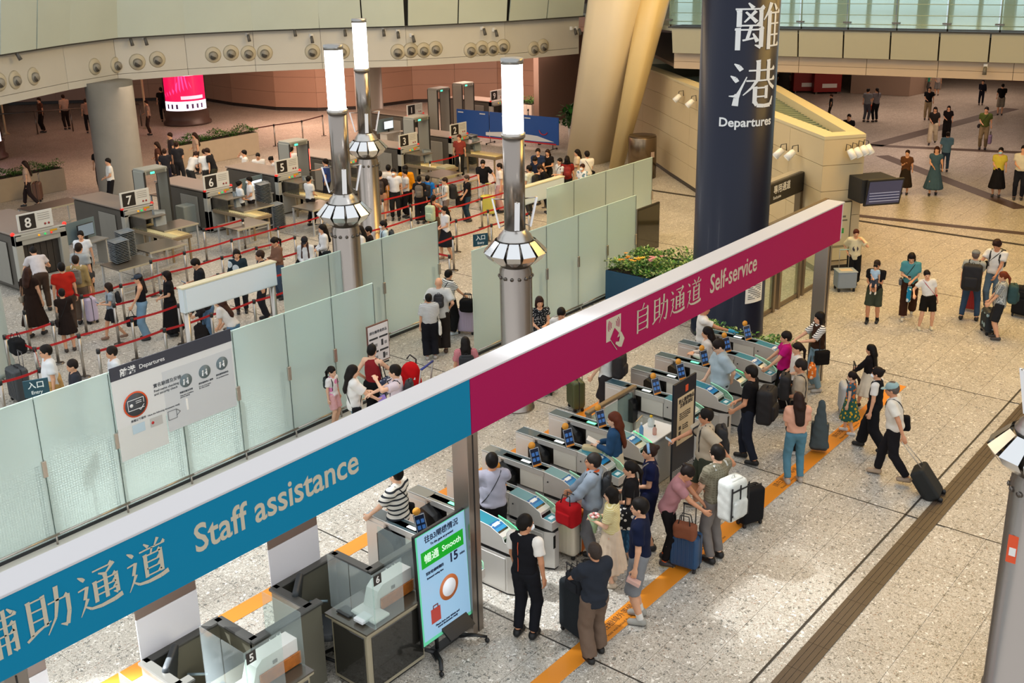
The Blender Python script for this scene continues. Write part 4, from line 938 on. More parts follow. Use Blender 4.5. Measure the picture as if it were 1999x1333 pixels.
def song(name, ch, size, place, m, parent=None):
    """place(x, y, layer) -> hall point for glyph coordinates 0..1"""
    mb = MB(); lay = 0
    def poly(pts):
        nonlocal lay
        lay += 1; e = (lay % 5)*.0003; o = [place(p[0]/100, p[1]/100, e) for p in pts]; mb.add(o, [tuple(range(len(o)))])
    for st in GLY[ch]:
        if isinstance(st, tuple):
            _, x0, x1, y, w = st; n = max(1, int((x1-x0)/8))
            for i in range(n):
                a = x0+(x1-x0)*i/n; b = x0+(x1-x0)*(i+1)/n; poly([(a, y-w/2), (b, y-w/2), (b, y+w/2), (a, y+w/2)])
            if x1-x0 > 30: poly([(x1-9, y+w/2), (x1+2, y+w/2), (x1-3, y+w/2+7)])
        else:
            for (a, b) in zip(st[:-1], st[1:]):
                dx, dy = b[0]-a[0], b[1]-a[1]; L_ = math.hypot(dx, dy) or 1; nx, ny = -dy/L_, dx/L_; k = max(1, int(L_/8))
                for i in range(k):
                    t0, t1 = i/k, (i+1)/k; xa, ya, wa = [a[j]+(b[j]-a[j])*t0 for j in range(3)]; xb, yb, wb = [a[j]+(b[j]-a[j])*t1 for j in range(3)]
                    poly([(xa-nx*wa/2, ya-ny*wa/2), (xb-nx*wb/2, yb-ny*wb/2), (xb+nx*wb/2, yb+ny*wb/2), (xa+nx*wa/2, ya+ny*wa/2)])
    return mb.build(name, m, parent)
def song_flat(chs, x0, z0, size, pitch, Y, m, parent, sx=1.0):
    for i, c in enumerate(chs): song('character', c, size, lambda x, y, e, i=i: (x0+pitch*i+x*size*sx, Y-.003-e, z0+y*size), m, parent)
# ------------------------------------------------------------------ the long overhead sign
def overhead():
    e = empty('overhead_sign', (3, 8.1, 0), 0, 'long overhead beam sign, teal and magenta, over the gates', 'sign'); e.location = (0, 0, 0)
    cap = mat('#c4c4c8', .45); te = mat('#0079a0', .5, spec=.15); ma = mat('#a0104f', .5, spec=.15); let = mat('#bdb4a0', .5)
    box1('beam', (11.4, 8.26, 3.22), (17.0, .31, .72), cap, e, .01)
    box1('beam_cap', (11.4, 8.26, 3.59), (17.0, .35, .03), cap, e, .005)
    box1('teal_panel', (5.96, 8.098, 3.215), (5.96, .014, .735), te, e); box1('magenta_panel', (14.38, 8.098, 3.215), (10.86, .014, .735), ma, e)
    for x in (3.2, 8.98, 19.42):
        p = MB().box((x, 8.24, 1.42), (.20, .26, 2.86), bev=.004).build('post', steel('#a39a92', .28), e); box1('post_groove', (x+.0, 8.105, 1.42), (.012, .006, 2.8), M_DARK, p)
    Y = 8.09
    song_flat('輔助通道', 2.86, 3.04, .43, .475, Y, let, e); song_flat('自助通道', 12.53, 3.05, .44, .492, Y, let, e, 1.0)
    text('latin_lettering', 'Staff assistance', (5.0, Y, 3.115), (1, 0, 0), (0, 0, 1), .41, let, e, bold=.006, sx=.86)
    text('latin_lettering', 'Self-service', (14.72, Y, 3.115), (1, 0, 0), (0, 0, 1), .44, let, e, bold=.005, sx=.80)
    # card-tapping emblem
    q = MB().box((12.0, Y, 3.33), (.36, .006, .34), bev=.002).build('card_reader_symbol', let, e)
    for s_ in (-1, 1):
        for r in (.07, .105, .14):
            a0 = math.radians(-28); a1 = math.radians(38)
            MB().tube([(12.0+s_*r*math.cos(a0+(a1-a0)*i/6), Y-.005, 3.38+r*math.sin(a0+(a1-a0)*i/6)) for i in range(7)], .006, 4).build('wave_mark', ma, e)
    MB().prism([(0, -.12), (.12, 0), (0, .12), (-.12, 0)], 0, .004)
    cc = MB(); pts = [(12.02, 3.33), (12.13, 3.22), (12.02, 3.08), (11.91, 3.19)]
    cc.add([(x, Y-.006, z) for x, z in pts], [(0, 1, 2, 3)]); cc.build('card_symbol', ma, e)
    hh = MB(); pts = [(12.13, 3.24), (12.19, 3.22), (12.27, 3.10), (12.20, 2.99), (12.13, 3.01), (12.04, 3.08), (12.05, 3.11), (12.13, 3.09), (12.15, 3.15)]
    hh.add([(x, Y-.008, z) for x, z in pts], [tuple(range(len(pts)))]); hh.build('hand_symbol', let, e)
    MB().tube([(11.93, Y-.006, 3.16), (12.08, Y-.006, 2.98)], .006, 4).build('card_edge_symbol', let, e)
overhead()
# ------------------------------------------------------------------ blue departures column
def blue_column():
    cx, cy, r = 20.95, 11.05, .80; e = empty('departures_column', (cx, cy, 0), 0, 'tall dark blue column with white departures lettering', 'column')
    MB().lathe((0, 0, 0), [(r*1.01, 0), (r*1.01, .1), (r, .11), (r, 9.6)], 56).build('shaft', mat('#081026', .36, spec=.28, coat=.04), e)
    view = math.atan2(-cy, -cx); wm = mat('#d9dcdc', .5)
    def place(th0, arc, z0, h):
        def f(x, y, ee):
            a = view+th0+arc*x; R = r+.004+ee; return (R*math.cos(a), R*math.sin(a), z0+y*h)
        return f
    zt = hz(6, cx-.5, cy-.5); zb = hz(97, cx-.5, cy-.5); z2t = hz(118, cx-.5, cy-.5); z2b = hz(208, cx-.5, cy-.5); zd = hz(247, cx-.6, cy-.5); zdt = hz(229, cx-.6, cy-.5)
    song('character', '離', 1, place(math.radians(-9), math.radians(82), zb, zt-zb), wm, e)
    song('character', '港', 1, place(math.radians(-12), math.radians(78), z2b, z2t-z2b), wm, e)
    me = text_geo('Departures', (zdt-zd)*1.35, .001, .006); co = np.empty(len(me.vertices)*3); me.vertices.foreach_get('co', co); co = co.reshape(-1, 3); wd = co[:, 0].max(); arc = math.radians(88)
    a = view+math.radians(-26)+co[:, 0]/wd*arc; R = r+.004+co[:, 2]
    out = np.stack([R*np.cos(a), R*np.sin(a), zd+co[:, 1]], 1); me.vertices.foreach_set('co', out.ravel()); me.materials.clear(); me.materials.append(wm); link('latin_lettering', me, e)
    paper_on_column(cx, cy, r, view+math.radians(45), hz(585, cx, cy-.8), .5, hz(545, cx, cy-.8)-hz(585, cx, cy-.8), None, 9, 'white notice paper taped low on the dark blue column')
blue_column()
# ------------------------------------------------------------------ lamp pillars
def lamp(x, y, label, full=True, scale=1.0, rot=0.0, finoff=.0):
    e = empty('lamp_pillar', (x, y, 0), rot, label, 'lamp', 'steel lamp pillars')
    MB().lathe((0, 0, 0), [(.315, 0), (.315, .03), (.30, .035), (.30, 2.78), (.27, 2.84), (.27, 2.92)], 36).build('shaft', steel('#9d948c', .27), e)
    b = MB()
    for k in range(14):
        a = 2*PI*k/14; c, s_ = math.cos(a), math.sin(a)
        b.tube([(.295*c, .295*s_, 2.66), (.325*c, .325*s_, 2.66)], .034, 10).tube([(.325*c, .325*s_, 2.66), (.332*c, .332*s_, 2.66)], .016, 8)
    b.build('rivets', M_STD, e)
    # crown of mirror plates
    MB().lathe((0, 0, 0), [(.27, 2.84), (.40, 2.98), (.50, 3.10), (.46, 3.24), (.36, 3.30), (.25, 3.34)], 28).build('crown_core', M_STD, e)
    n = 12
    for k in range(n):
        a = 2*PI*k/n+.1; w0, w1, w2 = .105, .125, .085; u = Vector((math.cos(a), math.sin(a), 0)); t = Vector((-u.y, u.x, 0)); m = MB()
        def P(r, z, w): return tuple(u*r+t*w+Vector((0, 0, z)))
        for (r0, z0, wa, r1, z1, wb) in ((.37, 3.345, w2, .575, 3.13, w1), (.575, 3.13, w1, .50, 3.02, w1*.95), (.50, 3.02, w1*.95, .40, 2.93, .045)):
            m.add([P(r0, z0, -wa), P(r0, z0, wa), P(r1, z1, wb), P(r1, z1, -wb)], [(0, 3, 2, 1)])
        m.build('mirror_plate', steel('#d6d8da', .16), e)
    MB().lathe((0, 0, 0), [(.33, 3.33), (.335, 3.37), (.30, 3.40), (.30, 3.43), (.215, 3.52), (.205, 3.54)], 30).build('collar', steel('#b9b6b2', .3), e)
    MB().cyl((0, 0), .195, 3.52, 5.25, 30).build('upper_shaft', steel('#8f8780', .25), e)
    MB().cyl((0, 0), .215, 5.22, 5.30, 30).build('ring', M_ST, e)
    for k in range(4):
        a = PI/2*k+.12+finoff-rot+math.atan2(-y, -x); u = Vector((math.cos(a), math.sin(a), 0)); t = Vector((-u.y, u.x, 0))
        f = MB(); p0 = u*.30+Vector((0, 0, 3.58)); p1 = u*.42+Vector((0, 0, 4.12)); w = t*.045
        f.add([tuple(p0-w), tuple(p0+w), tuple(p1+w), tuple(p1-w), tuple(p0-w-u*.03), tuple(p0+w-u*.03), tuple(p1+w-u*.03), tuple(p1-w-u*.03)], [(0, 1, 2, 3), (7, 6, 5, 4), (0, 3, 7, 4), (1, 5, 6, 2), (3, 2, 6, 7), (0, 4, 5, 1)])
        fb = f.build('uplight_fin', mat('#d8d8da', .35, emit=.25), e); MB().tube([tuple(u*.19+Vector((0, 0, 4.10))), tuple(p1)], .012, 6).tube([tuple(u*.2+Vector((0, 0, 3.62))), tuple(p0)], .012, 6).build('bracket', M_ST, fb)
    MB().cyl((0, 0), .185, 5.30, 6.52, 30).build('light_tube', mat('#ffffff', .3, emit=9.0), e)
    MB().cyl((0, 0), .20, 6.50, 6.60, 30).build('top_ring', mat('#9a9a98', .3, metal=.8), e)
    return e
L2 = lamp(14.82, 12.17, 'nearest steel lamp pillar, glowing tube above mirrored crown, in front of the magenta sign')
L1 = lamp(15.02, 17.0, 'steel lamp pillar rising behind the frosted glass, left of the middle of the photo')
L3 = lamp(20.48, 22.08, 'third and farthest steel lamp pillar, standing by the security lanes')
def lamp_right():
    x, y = gp(2040, 880, 3.12)
    e = lamp(x, y, 'steel lamp pillar cut off by the right edge of the photo', finoff=.55)
    st = MB().box((-.285, .12, 1.98), (.01, .12, .34)).build('sticker', mat('#e0532a', .5), e); box1('sticker_print', (-.292, .12, 1.95), (.004, .07, .1), M_WHITE, e)
RIGHT_LAMP_DONE = False
# ------------------------------------------------------------------ frosted glass screens
def glass_row(Y, X0, xs, label, ht=2.36, rail=True, group='frosted glass screens'):
    for i in range(len(xs)-1):
        a, b = xs[i], xs[i+1]
        e = empty('glass_screen', ((a+b)/2, Y, 0), 0, label[i] if isinstance(label, list) else label, 'glass screen', group)
        w = b-a
        box1('frosted_pane', (0, 0, ht/2+.03), (w-.016, .016, ht-.06), FROST, e); box1('pane_edge', (0, 0, ht+.003), (w-.016, .018, .012), mat('#d5f0e4', .2, emit=.05), e)
        box1('joint', (w/2-.004, 0, ht/2), (.008, .02, ht-.04), mat('#2f4a44', .4), e)
        box1('clip', (w/2-.01, -.012, 1.22), (.07, .05, .26), mat('#b9aea2', .3, metal=.7), e, .004); box1('back_post', (w/2-.05, .14, .62), (.06, .06, 1.24), M_STD, e)
        box1('base_channel', (0, 0, .03), (w, .05, .06), mat('#2c3032', .5), e)
        if rail:
            MB().tube([(-w/2, -.12, .17), (w/2, -.12, .17)], .02, 8).tube([(w/2-.05, -.12, .17), (w/2-.05, -.12, .0)], .016, 6).build('bumper_rail', M_ST, e)
XS_A = [4.35, 5.55, 6.75, 7.95, 9.15, 10.28, 11.4, 12.5, 13.56]
def words(n): return ['first', 'second', 'third', 'fourth', 'fifth', 'sixth', 'seventh', 'eighth'][n]
glass_row(14.68, 0, XS_A, ['frosted glass screen of the near row, %s from its left end' % words(i) for i in range(8)], group='near row of frosted screens')
XS_B = [16.32, 17.6, 18.9, 20.13, 21.33, 22.6]
glass_row(14.6, 0, XS_B, ['frosted glass screen right of the walkway gap, %s from the gap' % words(i) for i in range(5)], group='right row of frosted screens')
XS_C = [13.15, 14.4, 15.95, 17.75]
glass_row(16.9, 0, XS_C, ['frosted glass screen of the rear row behind the white banner, %s from the left' % words(i) for i in range(3)], group='rear row of frosted screens')
XS_D = [21.9, 23.1, 24.6, 26.0, 27.0]
glass_row(16.9, 0, XS_D, ['frosted glass screen of the rear row near the cream wall, %s from the left' % words(i) for i in range(4)], group='rear right frosted screens')
# ground kerb below the near row
struct('trim_1', MB().box((8.9, 14.5, .004), (9.6, .30, .014)), mat('#c8c6be', .4))
# departures guidance board on the near row
def guide_board():
    x0, x1, Y, zt, zb = 7.96, 10.22, 14.64, 2.42, 1.15
    e = empty('guidance_board', (x0, Y, 0), 0, 'wide white departures guidance board on the frosted glass', 'sign')
    w = x1-x0; box1('board', (w/2, 0, (zt+zb)/2+.1), (w, .012, zt-zb-.2), mat('#d9dcdc', .45), e); box1('header', (w/2, -.001, zt-.10), (w, .016, .22), mat('#3a3d48', .45), e)
    box1('left_field', (w*.19, .0, 1.13), (w*.38, .014, .56), mat('#d6dad8', .45), e); box1('right_field', (w*.69, -.007, 1.56), (w*.60, .003, 1.05), mat('#c9ced1', .45), e)
    g = mat('#4b5157', .6); wt = mat('#e8eaea', .5); Yp = -.012
    text('lettering', '離港', (.16, Yp, zt-.165), (1, 0, 0), (0, 0, 1), .14, wt, e, bold=.002); text('latin_lettering', 'Departures', (.50, Yp, zt-.145), (1, 0, 0), (0, 0, 1), .10, wt, e)
    def disc(x, z, r, m, y=Yp): return MB().tube([(x, y, z), (x, y-.003, z)], r, 28).build('disc', m, e)
    disc(.36, 1.72, .215, mat('#e0521e', .5)); disc(.36, 1.72, .19, mat('#40444a', .5), Yp-.003)
    ic = MB(); 
    for (a, b, c, d) in ((.22, 1.81, .50, 1.81), (.22, 1.64, .50, 1.64), (.22, 1.64, .22, 1.81), (.50, 1.72, .50, 1.81), (.36, 1.77, .46, 1.77), (.36, 1.74, .46, 1.74), (.40, 1.64, .43, 1.61), (.43, 1.61, .50, 1.69)): ic.tube([(a, Yp-.008, b), (c, Yp-.008, d)], .005, 4)
    ic.tube([(.28, Yp-.007, 1.72), (.28, Yp-.009, 1.72)], .03, 12); o = ic.build('identity_card_symbol', wt, e); o['kind'] = 'stuff'
    text('lettering', '實名驗證及安檢', (.70, Yp, 1.88), (1, 0, 0), (0, 0, 1), .075, g, e); text('latin_lettering', 'Real-name checking\nand security check', (.70, Yp, 1.80), (1, 0, 0), (0, 0, 1), .058, g, e)
    text('lettering', '準備以下證件', (.24, Yp, 1.44), (1, 0, 0), (0, 0, 1), .045, g, e); text('latin_lettering', 'Have the following documents ready', (.54, Yp, 1.44), (1, 0, 0), (0, 0, 1), .04, g, e)
    box1('card_picture', (.36, Yp, 1.31), (.22, .004, .15), mat('#b8cfdc', .5), e); box1('card_picture', (.68, Yp, 1.31), (.22, .004, .15), mat('#b9b9b6', .5), e); disc(.61, 1.31, .025, mat('#c23030', .5), Yp-.003)
    pb = MB()
    for (a, b, c, d) in ((.90, 1.24, 1.06, 1.24), (.90, 1.24, .90, 1.39), (.90, 1.39, 1.06, 1.39), (1.06, 1.24, 1.06, 1.39), (1.06, 1.39, 1.13, 1.33), (1.13, 1.33, 1.06, 1.28)): pb.tube([(a, Yp-.003, b), (c, Yp-.003, d)], .004, 4)
    o = pb.build('passport_symbol', g, e); o['kind'] = 'stuff'
    for k, (x, a, b) in enumerate(((1.30, '照顧兒童及長者', 'Take care of children\nand the elderly'), (1.67, '請勿協助他人攜帶', 'Do not carry items\nfor other people'), (2.02, '請勿攜帶違禁品', 'No prohibited items'))):
        z = 1.86+.035*k-.05; disc(x, z, .115, mat('#67777c', .5)); ic = MB(); ic.tube([(x-.04, Yp-.006, z+.02), (x-.04, Yp-.008, z+.02)], .018, 8).tube([(x+.03, Yp-.006, z+.03), (x+.03, Yp-.008, z+.03)], .016, 8).tube([(x-.05, Yp-.007, z-.06), (x-.04, Yp-.007, z)], .014, 4).tube([(x+.03, Yp-.007, z-.06), (x+.03, Yp-.007, z+.01)], .014, 4).tube([(x+.03, Yp-.007, z), (x-.005, Yp-.007, z-.03)], .007, 4)
        o = ic.build('figures_symbol', wt, e); o['kind'] = 'stuff'; text('lettering', a, (x-.14, Yp, z-.19), (1, 0, 0), (0, 0, 1), .036, g, e); text('latin_lettering', b, (x-.14, Yp, z-.24), (1, 0, 0), (0, 0, 1), .03, g, e)
    box1('slot', (1.27, Yp, 1.40), (.035, .01, .20), mat('#f0f0ec', .4), e)
guide_board()
def banner(x0, x1, Y, zt, zb, lab):
    e = empty('light_box_banner', (x0, Y, 0), 0, lab, 'sign', 'blank light box banners'); w = x1-x0
    box1('panel', (w/2, 0, (zt+zb)/2), (w, .16, zt-zb), mat('#cfd8dc', .35), e, .01); box1('face', (w/2+.02, -.085, (zt+zb)/2), (w-.08, .01, zt-zb-.05), mat('#dce4ea', .3), e); box1('top_cap', (w/2, 0, zt), (w+.02, .19, .03), mat('#d9cfae', .4), e)
    for x in (.08, w-.08): MB().cyl((x, 0), .06, 0, zb, 14).build('leg', M_ST, e)
banner(11.15, 13.4, 17.45, 2.36, 1.86, 'blank white light box banner on steel legs, left, behind the guidance board')
banner(21.2, 23.5, 17.6, 2.33, 1.86, 'blank pale light box banner on steel legs, near the queue by the cream pillar')
def small_entry(x, y, z, lab, rz=-.45):
    e = empty('entry_sign', (x, y, 0), rz, lab, 'sign', 'small entry signs'); MB().cyl((0, 0), .018, 0, z, 8).build('post', M_ST, e)
    box1('plate', (0, 0, z+.14), (.36, .02, .28), mat('#17414f', .45), e, .005); text('lettering', '入口', (0, -.012, z+.15), (1, 0, 0), (0, 0, 1), .12, M_WHITE, e, align='CENTER', bold=.002); text('latin_lettering', 'Entry', (0, -.012, z+.05), (1, 0, 0), (0, 0, 1), .075, M_WHITE, e, align='CENTER', bold=.001)
p = gp(71, 757, 2.2); small_entry(p[0], p[1], 2.06, 'small dark entry sign above the frosted glass at far left')
p = gp(938, 468, 2.2); small_entry(p[0], p[1], 2.06, 'small dark entry sign by the walkway gap, beside the nearest lamp pillar')
def poster_stand():
    x, y = gp(735, 790); x, y = 13.3, 14.35
    e = empty('poster_stand', (x, y, 0), 0, 'white pictogram poster in a brown frame standing by the glass gap', 'sign')
    z0, z1, w = hz(705, x, y)-.02, hz(628, x+.1, y), .56
    box1('frame', (0, 0, (z0+z1)/2), (w, .03, z1-z0), mat('#6f4a40', .5), e, .004); box1('poster', (0, -.017, (z0+z1)/2), (w-.04, .006, z1-z0-.05), mat('#dfe0e2', .5), e)
    g = mat('#2f3338', .6)
    for r in range(3):
        for c in range(2): box1('heading_bar', (-.13+.26*c, -.022, z1-.28-.27*r), (.22, .004, .035), g, e); box1('pictogram', (-.17+.26*c+.03*r, -.022, z1-.40-.27*r), (.05, .004, .12), g, e); box1('pictogram', (-.07+.25*c, -.022, z1-.42-.25*r), (.06, .004, .06), mat('#8a8d90', .6), e)
    text('lettering', '請勿攜帶違禁品', (0, -.022, z1-.18), (1, 0, 0), (0, 0, 1), .065, g, e, align='CENTER')
    MB().cyl((0, .02), .02, 0, z0, 8).build('post', M_ST, e); MB().cyl((0, .02), .18, 0, .02, 20).build('foot', M_ST, e)
poster_stand()
def edge_poster():
    e = empty('wall_poster', (5.0, 14.60, 0), 0, 'white pictogram poster on the frosted glass, cut by the left edge', 'sign'); box1('sheet', (0, 0, 1.25), (.62, .01, .95), mat('#e4e7e9', .5), e)
    for r in range(3): box1('heading_bar', (.0, -.008, 1.55-.28*r), (.5, .004, .03), mat('#2a5560', .6), e); box1('pictogram', (-.12, -.008, 1.45-.28*r), (.1, .004, .12), mat('#8a979c', .6), e); box1('pictogram', (.12, -.008, 1.45-.28*r), (.1, .004, .12), mat('#8a979c', .6), e)
edge_poster()
# ------------------------------------------------------------------ ticket gates
TOPM = mat('#38525b', .3, coat=.3, spec=.6); SIDE = mat('#d6d3ce', .35, metal=.45, bump=.02, bscale=200); SIDE2 = mat('#d2cec2', .45, var=.03, vscale=1); BLK = mat('#121315', .25); TEAL = mat('#2f7f8f', .3); BLU = mat('#1f66a0', .35)
def gate_mesh():
    prof = [(2.0, 1.0), (.72, 1.0), (.42, .965), (.20, .875), (.18, .80), (0, .78)]          # (y, z) of the top line, y counted from the tip
    return prof
def make_gate(label, lit):
    e = empty('ticket_gate', (0, 0, 0), 0, label, 'ticket gate', 'ticket gates in a row'); w = .22
    # lower body with chamfered tip, black band, upper body
    tip = [(0, 2.0), (0, .14), (.06, .0), (.16, .0), (w, .14), (w, 2.0)]
    MB().prism(tip, .03, .60).build('lower_body', SIDE, e)
    MB().prism([(x*.96+.005, y*.995+.012) for x, y in tip], 0, .03).build('plinth', M_DARK, e)
    MB().prism([(.006, .78), (.006, .145), (.064, .008), (.156, .008), (w-.006, .145), (w-.006, .78)], .60, .655).build('black_band', BLK, e)
    MB().xprism([(.0, .655), (.0, .78), (.18, .80), (.20, .875), (.42, .965), (.78, 1.0), (.78, .655)], 0, w).build('head', SIDE, e)
    MB().xprism([(1.62, .60), (1.62, .985), (2.0, .985), (2.0, .60)], 0, w).build('rear_housing', SIDE, e)
    box1('spine', (w/2, 1.2, .80), (.10, .86, .40), M_STD, e); box1('top_beam', (w/2, 1.2, .955), (w, .88, .075), SIDE, e)
    box1('side_panel', (.02, 1.02, .78), (.02, .44, .27), SIDE2, e); box1('side_panel', (w-.02, 1.02, .78), (.02, .44, .27), SIDE2, e)
    # lower side door lines
    box1('door', (-.004, .45, .31), (.008, .56, .50), SIDE, e, .002); box1('door', (-.004, 1.20, .31), (.008, .86, .50), SIDE2, e, .002); box1('door', (-.004, 1.80, .50), (.008, .33, .84), SIDE, e, .002)
    # tops
    MB().xprism([(2.0, 1.0), (1.63, 1.0), (1.63, .985), (2.0, .985)], .004, w-.004).build('top_plate', TOPM, e); MB().xprism([(1.62, 1.0), (.79, 1.0), (.79, .985), (1.62, .985)], .004, w-.004).build('top_plate', TOPM, e)
    MB().xprism([(.78, 1.006), (.46, .975), (.46, .965), (.78, .99)], .008, w-.008).build('head_plate', TEAL, e)
    MB().xprism([(.455, .975), (.36, .945), (.36, .935), (.455, .96)], .008, w-.008).build('sticker', BLU, e); MB().xprism([(.435, .972), (.385, .955), (.385, .945), (.435, .96)], .05, w-.05).build('sticker_print', M_WHITE, e)
    MB().xprism([(.355, .944), (.30, .922), (.30, .91), (.355, .93)], .008, w-.008).build('sticker', mat('#2b86b8', .35), e)
    MB().xprism([(.295, .922), (.19, .84), (.17, .79), (.24, .80)], .012, w-.012).build('reader_recess', BLK, e)
    MB().xprism([(.165, .803), (.02, .786), (.02, .776), (.165, .79)], .02, w-.02).build('card_plate', TEAL, e); MB().xprism([(.12, .801), (.06, .793), (.06, .786), (.12, .79)], .06, w-.06).build('card_plate_print', mat('#d9e6ea', .4), e)
    for x in (0, w): MB().tube([(x, 2.0, 1.0), (x, .78, 1.004), (x, .42, .970), (x, .21, .880), (x, .18, .805), (x*.9+.01, .0, .782)], .006, 6).build('edge_trim', mat('#e3e3e0', .3), e)
    gc = mat('#52e08a', .3, emit=1.2) if lit else mat('#9fd9b4', .3, emit=.35)
    arc = [(w, .46, 1.03), (w+.01, .30, .99), (w+.015, .14, .93), (w, .03, .86), (w-.04, -.01, .80)]
    g = MB()
    for a, b in zip(arc[:-1], arc[1:]): g.quadslab((a[0], a[1], .79 if a[1] < .2 else a[2]-.10), (b[0], b[1], .79 if b[1] < .2 else b[2]-.10), b, a, .006)
    s_ = g.build('glass_shield', clear_glass('#a9e0bc', .3), e); MB().tube(arc, .007, 6).build('lit_edge', gc, s_)
    lm = MB().box((w/2, 1.20, 1.004), (.06, .17, .010), bev=.02).build('status_lamp', mat('#5fe39a', .3, emit=2.0) if lit else mat('#f1f4f4', .3, emit=.9), e)
    box1('window', (.052, -.003, .46), (.05, .008, .20), BLK, e, .003)
    ar = MB().box((.20, .05, .50), (.006, .10, .05)); box1('arrow_lamp', (.185, .055, .52), (.012, .06, .06), mat('#3fd35f', .3, emit=1.5), e, .01)
    for y, z in ((.70, .86), (.70, .53), (1.60, .74), (1.60, .55)): MB().tube([(-.004, y, z), (-.010, y, z)], .012, 8).build('lock', BLK, e)
    # flap that closes the aisle
    MB().xprism([(1.62, .45), (1.62, .90), (1.58, .94), (1.36, .86), (1.30, .80), (1.30, .45)], -.16, .0).build('flap', BLK, e)
    box1('flap_slot', (.01, 1.58, .66), (.02, .06, .62), M_STD, e)
    # leaning notice with round orange tag on the top
    n = MB().box((.06, .98, 1.16), (.022, .155, .30), bev=.004, M=Matrix.Rotation(math.radians(-14), 3, 'X') @ Matrix.Rotation(math.radians(60), 3, 'Z')).build('notice_tablet', mat('#141b2c', .25), e)
    M_ = Matrix.Rotation(math.radians(-14), 3, 'X') @ Matrix.Rotation(math.radians(60), 3, 'Z'); o = Vector((.06, .98, 1.16))
    def tb(nm, c, d, m): q = MB().box(tuple(o+M_ @ Vector(c)), d, M=M_).build(nm, m, n)
    tb('notice_border', (-.0125, 0, 0), (.003, .145, .285), mat('#cfd3d6', .4)); tb('notice_face', (-.0145, 0, .012), (.003, .132, .245), mat('#18233c', .3)); tb('notice_foot', (-.0145, 0, -.125), (.004, .132, .03), mat('#e8902a', .4))
    for i in range(2):
        for j in range(2): tb('notice_picture', (-.0165, -.032+.062*i, .05-.085*j), (.002, .045, .055), mat('#3f6fb0', .35, emit=.2))
    t = MB().tube([tuple(o+M_ @ Vector((-.01, .02, .195))), tuple(o+M_ @ Vector((-.016, .02, .195)))], .055, 18).build('round_tag', mat('#eda23a', .5), e)
    return e
GATES = [9.02, 9.85, 10.68, 11.50, 12.34, 13.22, 14.88, 15.71, 16.54, 17.38, 18.20]
names = ['ticket gate nearest the service desks, behind the upright screen', 'second ticket gate from the service desks, right behind the staff man in a dark vest', 'third ticket gate from the desks, beside the orange and white suitcase', 'fourth ticket gate from the desks, at the man in the grey hoodie',
 'fifth ticket gate from the desks, second before the little white table', 'ticket gate beside the little white table, with the denim jacket woman', 'ticket gate just beyond the black notice board', 'second ticket gate beyond the black notice board, used by the man with a black backpack',
 'third ticket gate beyond the black notice board, at the man in pale blue', 'second to last ticket gate, used by the woman in magenta', 'farthest ticket gate, backed by green plants']
pr = {}
for i, x in enumerate(GATES):
    lit = i in (1, 5, 8)
    if lit not in pr: pr[lit] = make_gate(names[i], lit); g_ = pr[lit]
    else: g_ = copy_tree(pr[lit]); g_['label'] = names[i]
    g_.location = (x, 8.20, 0)
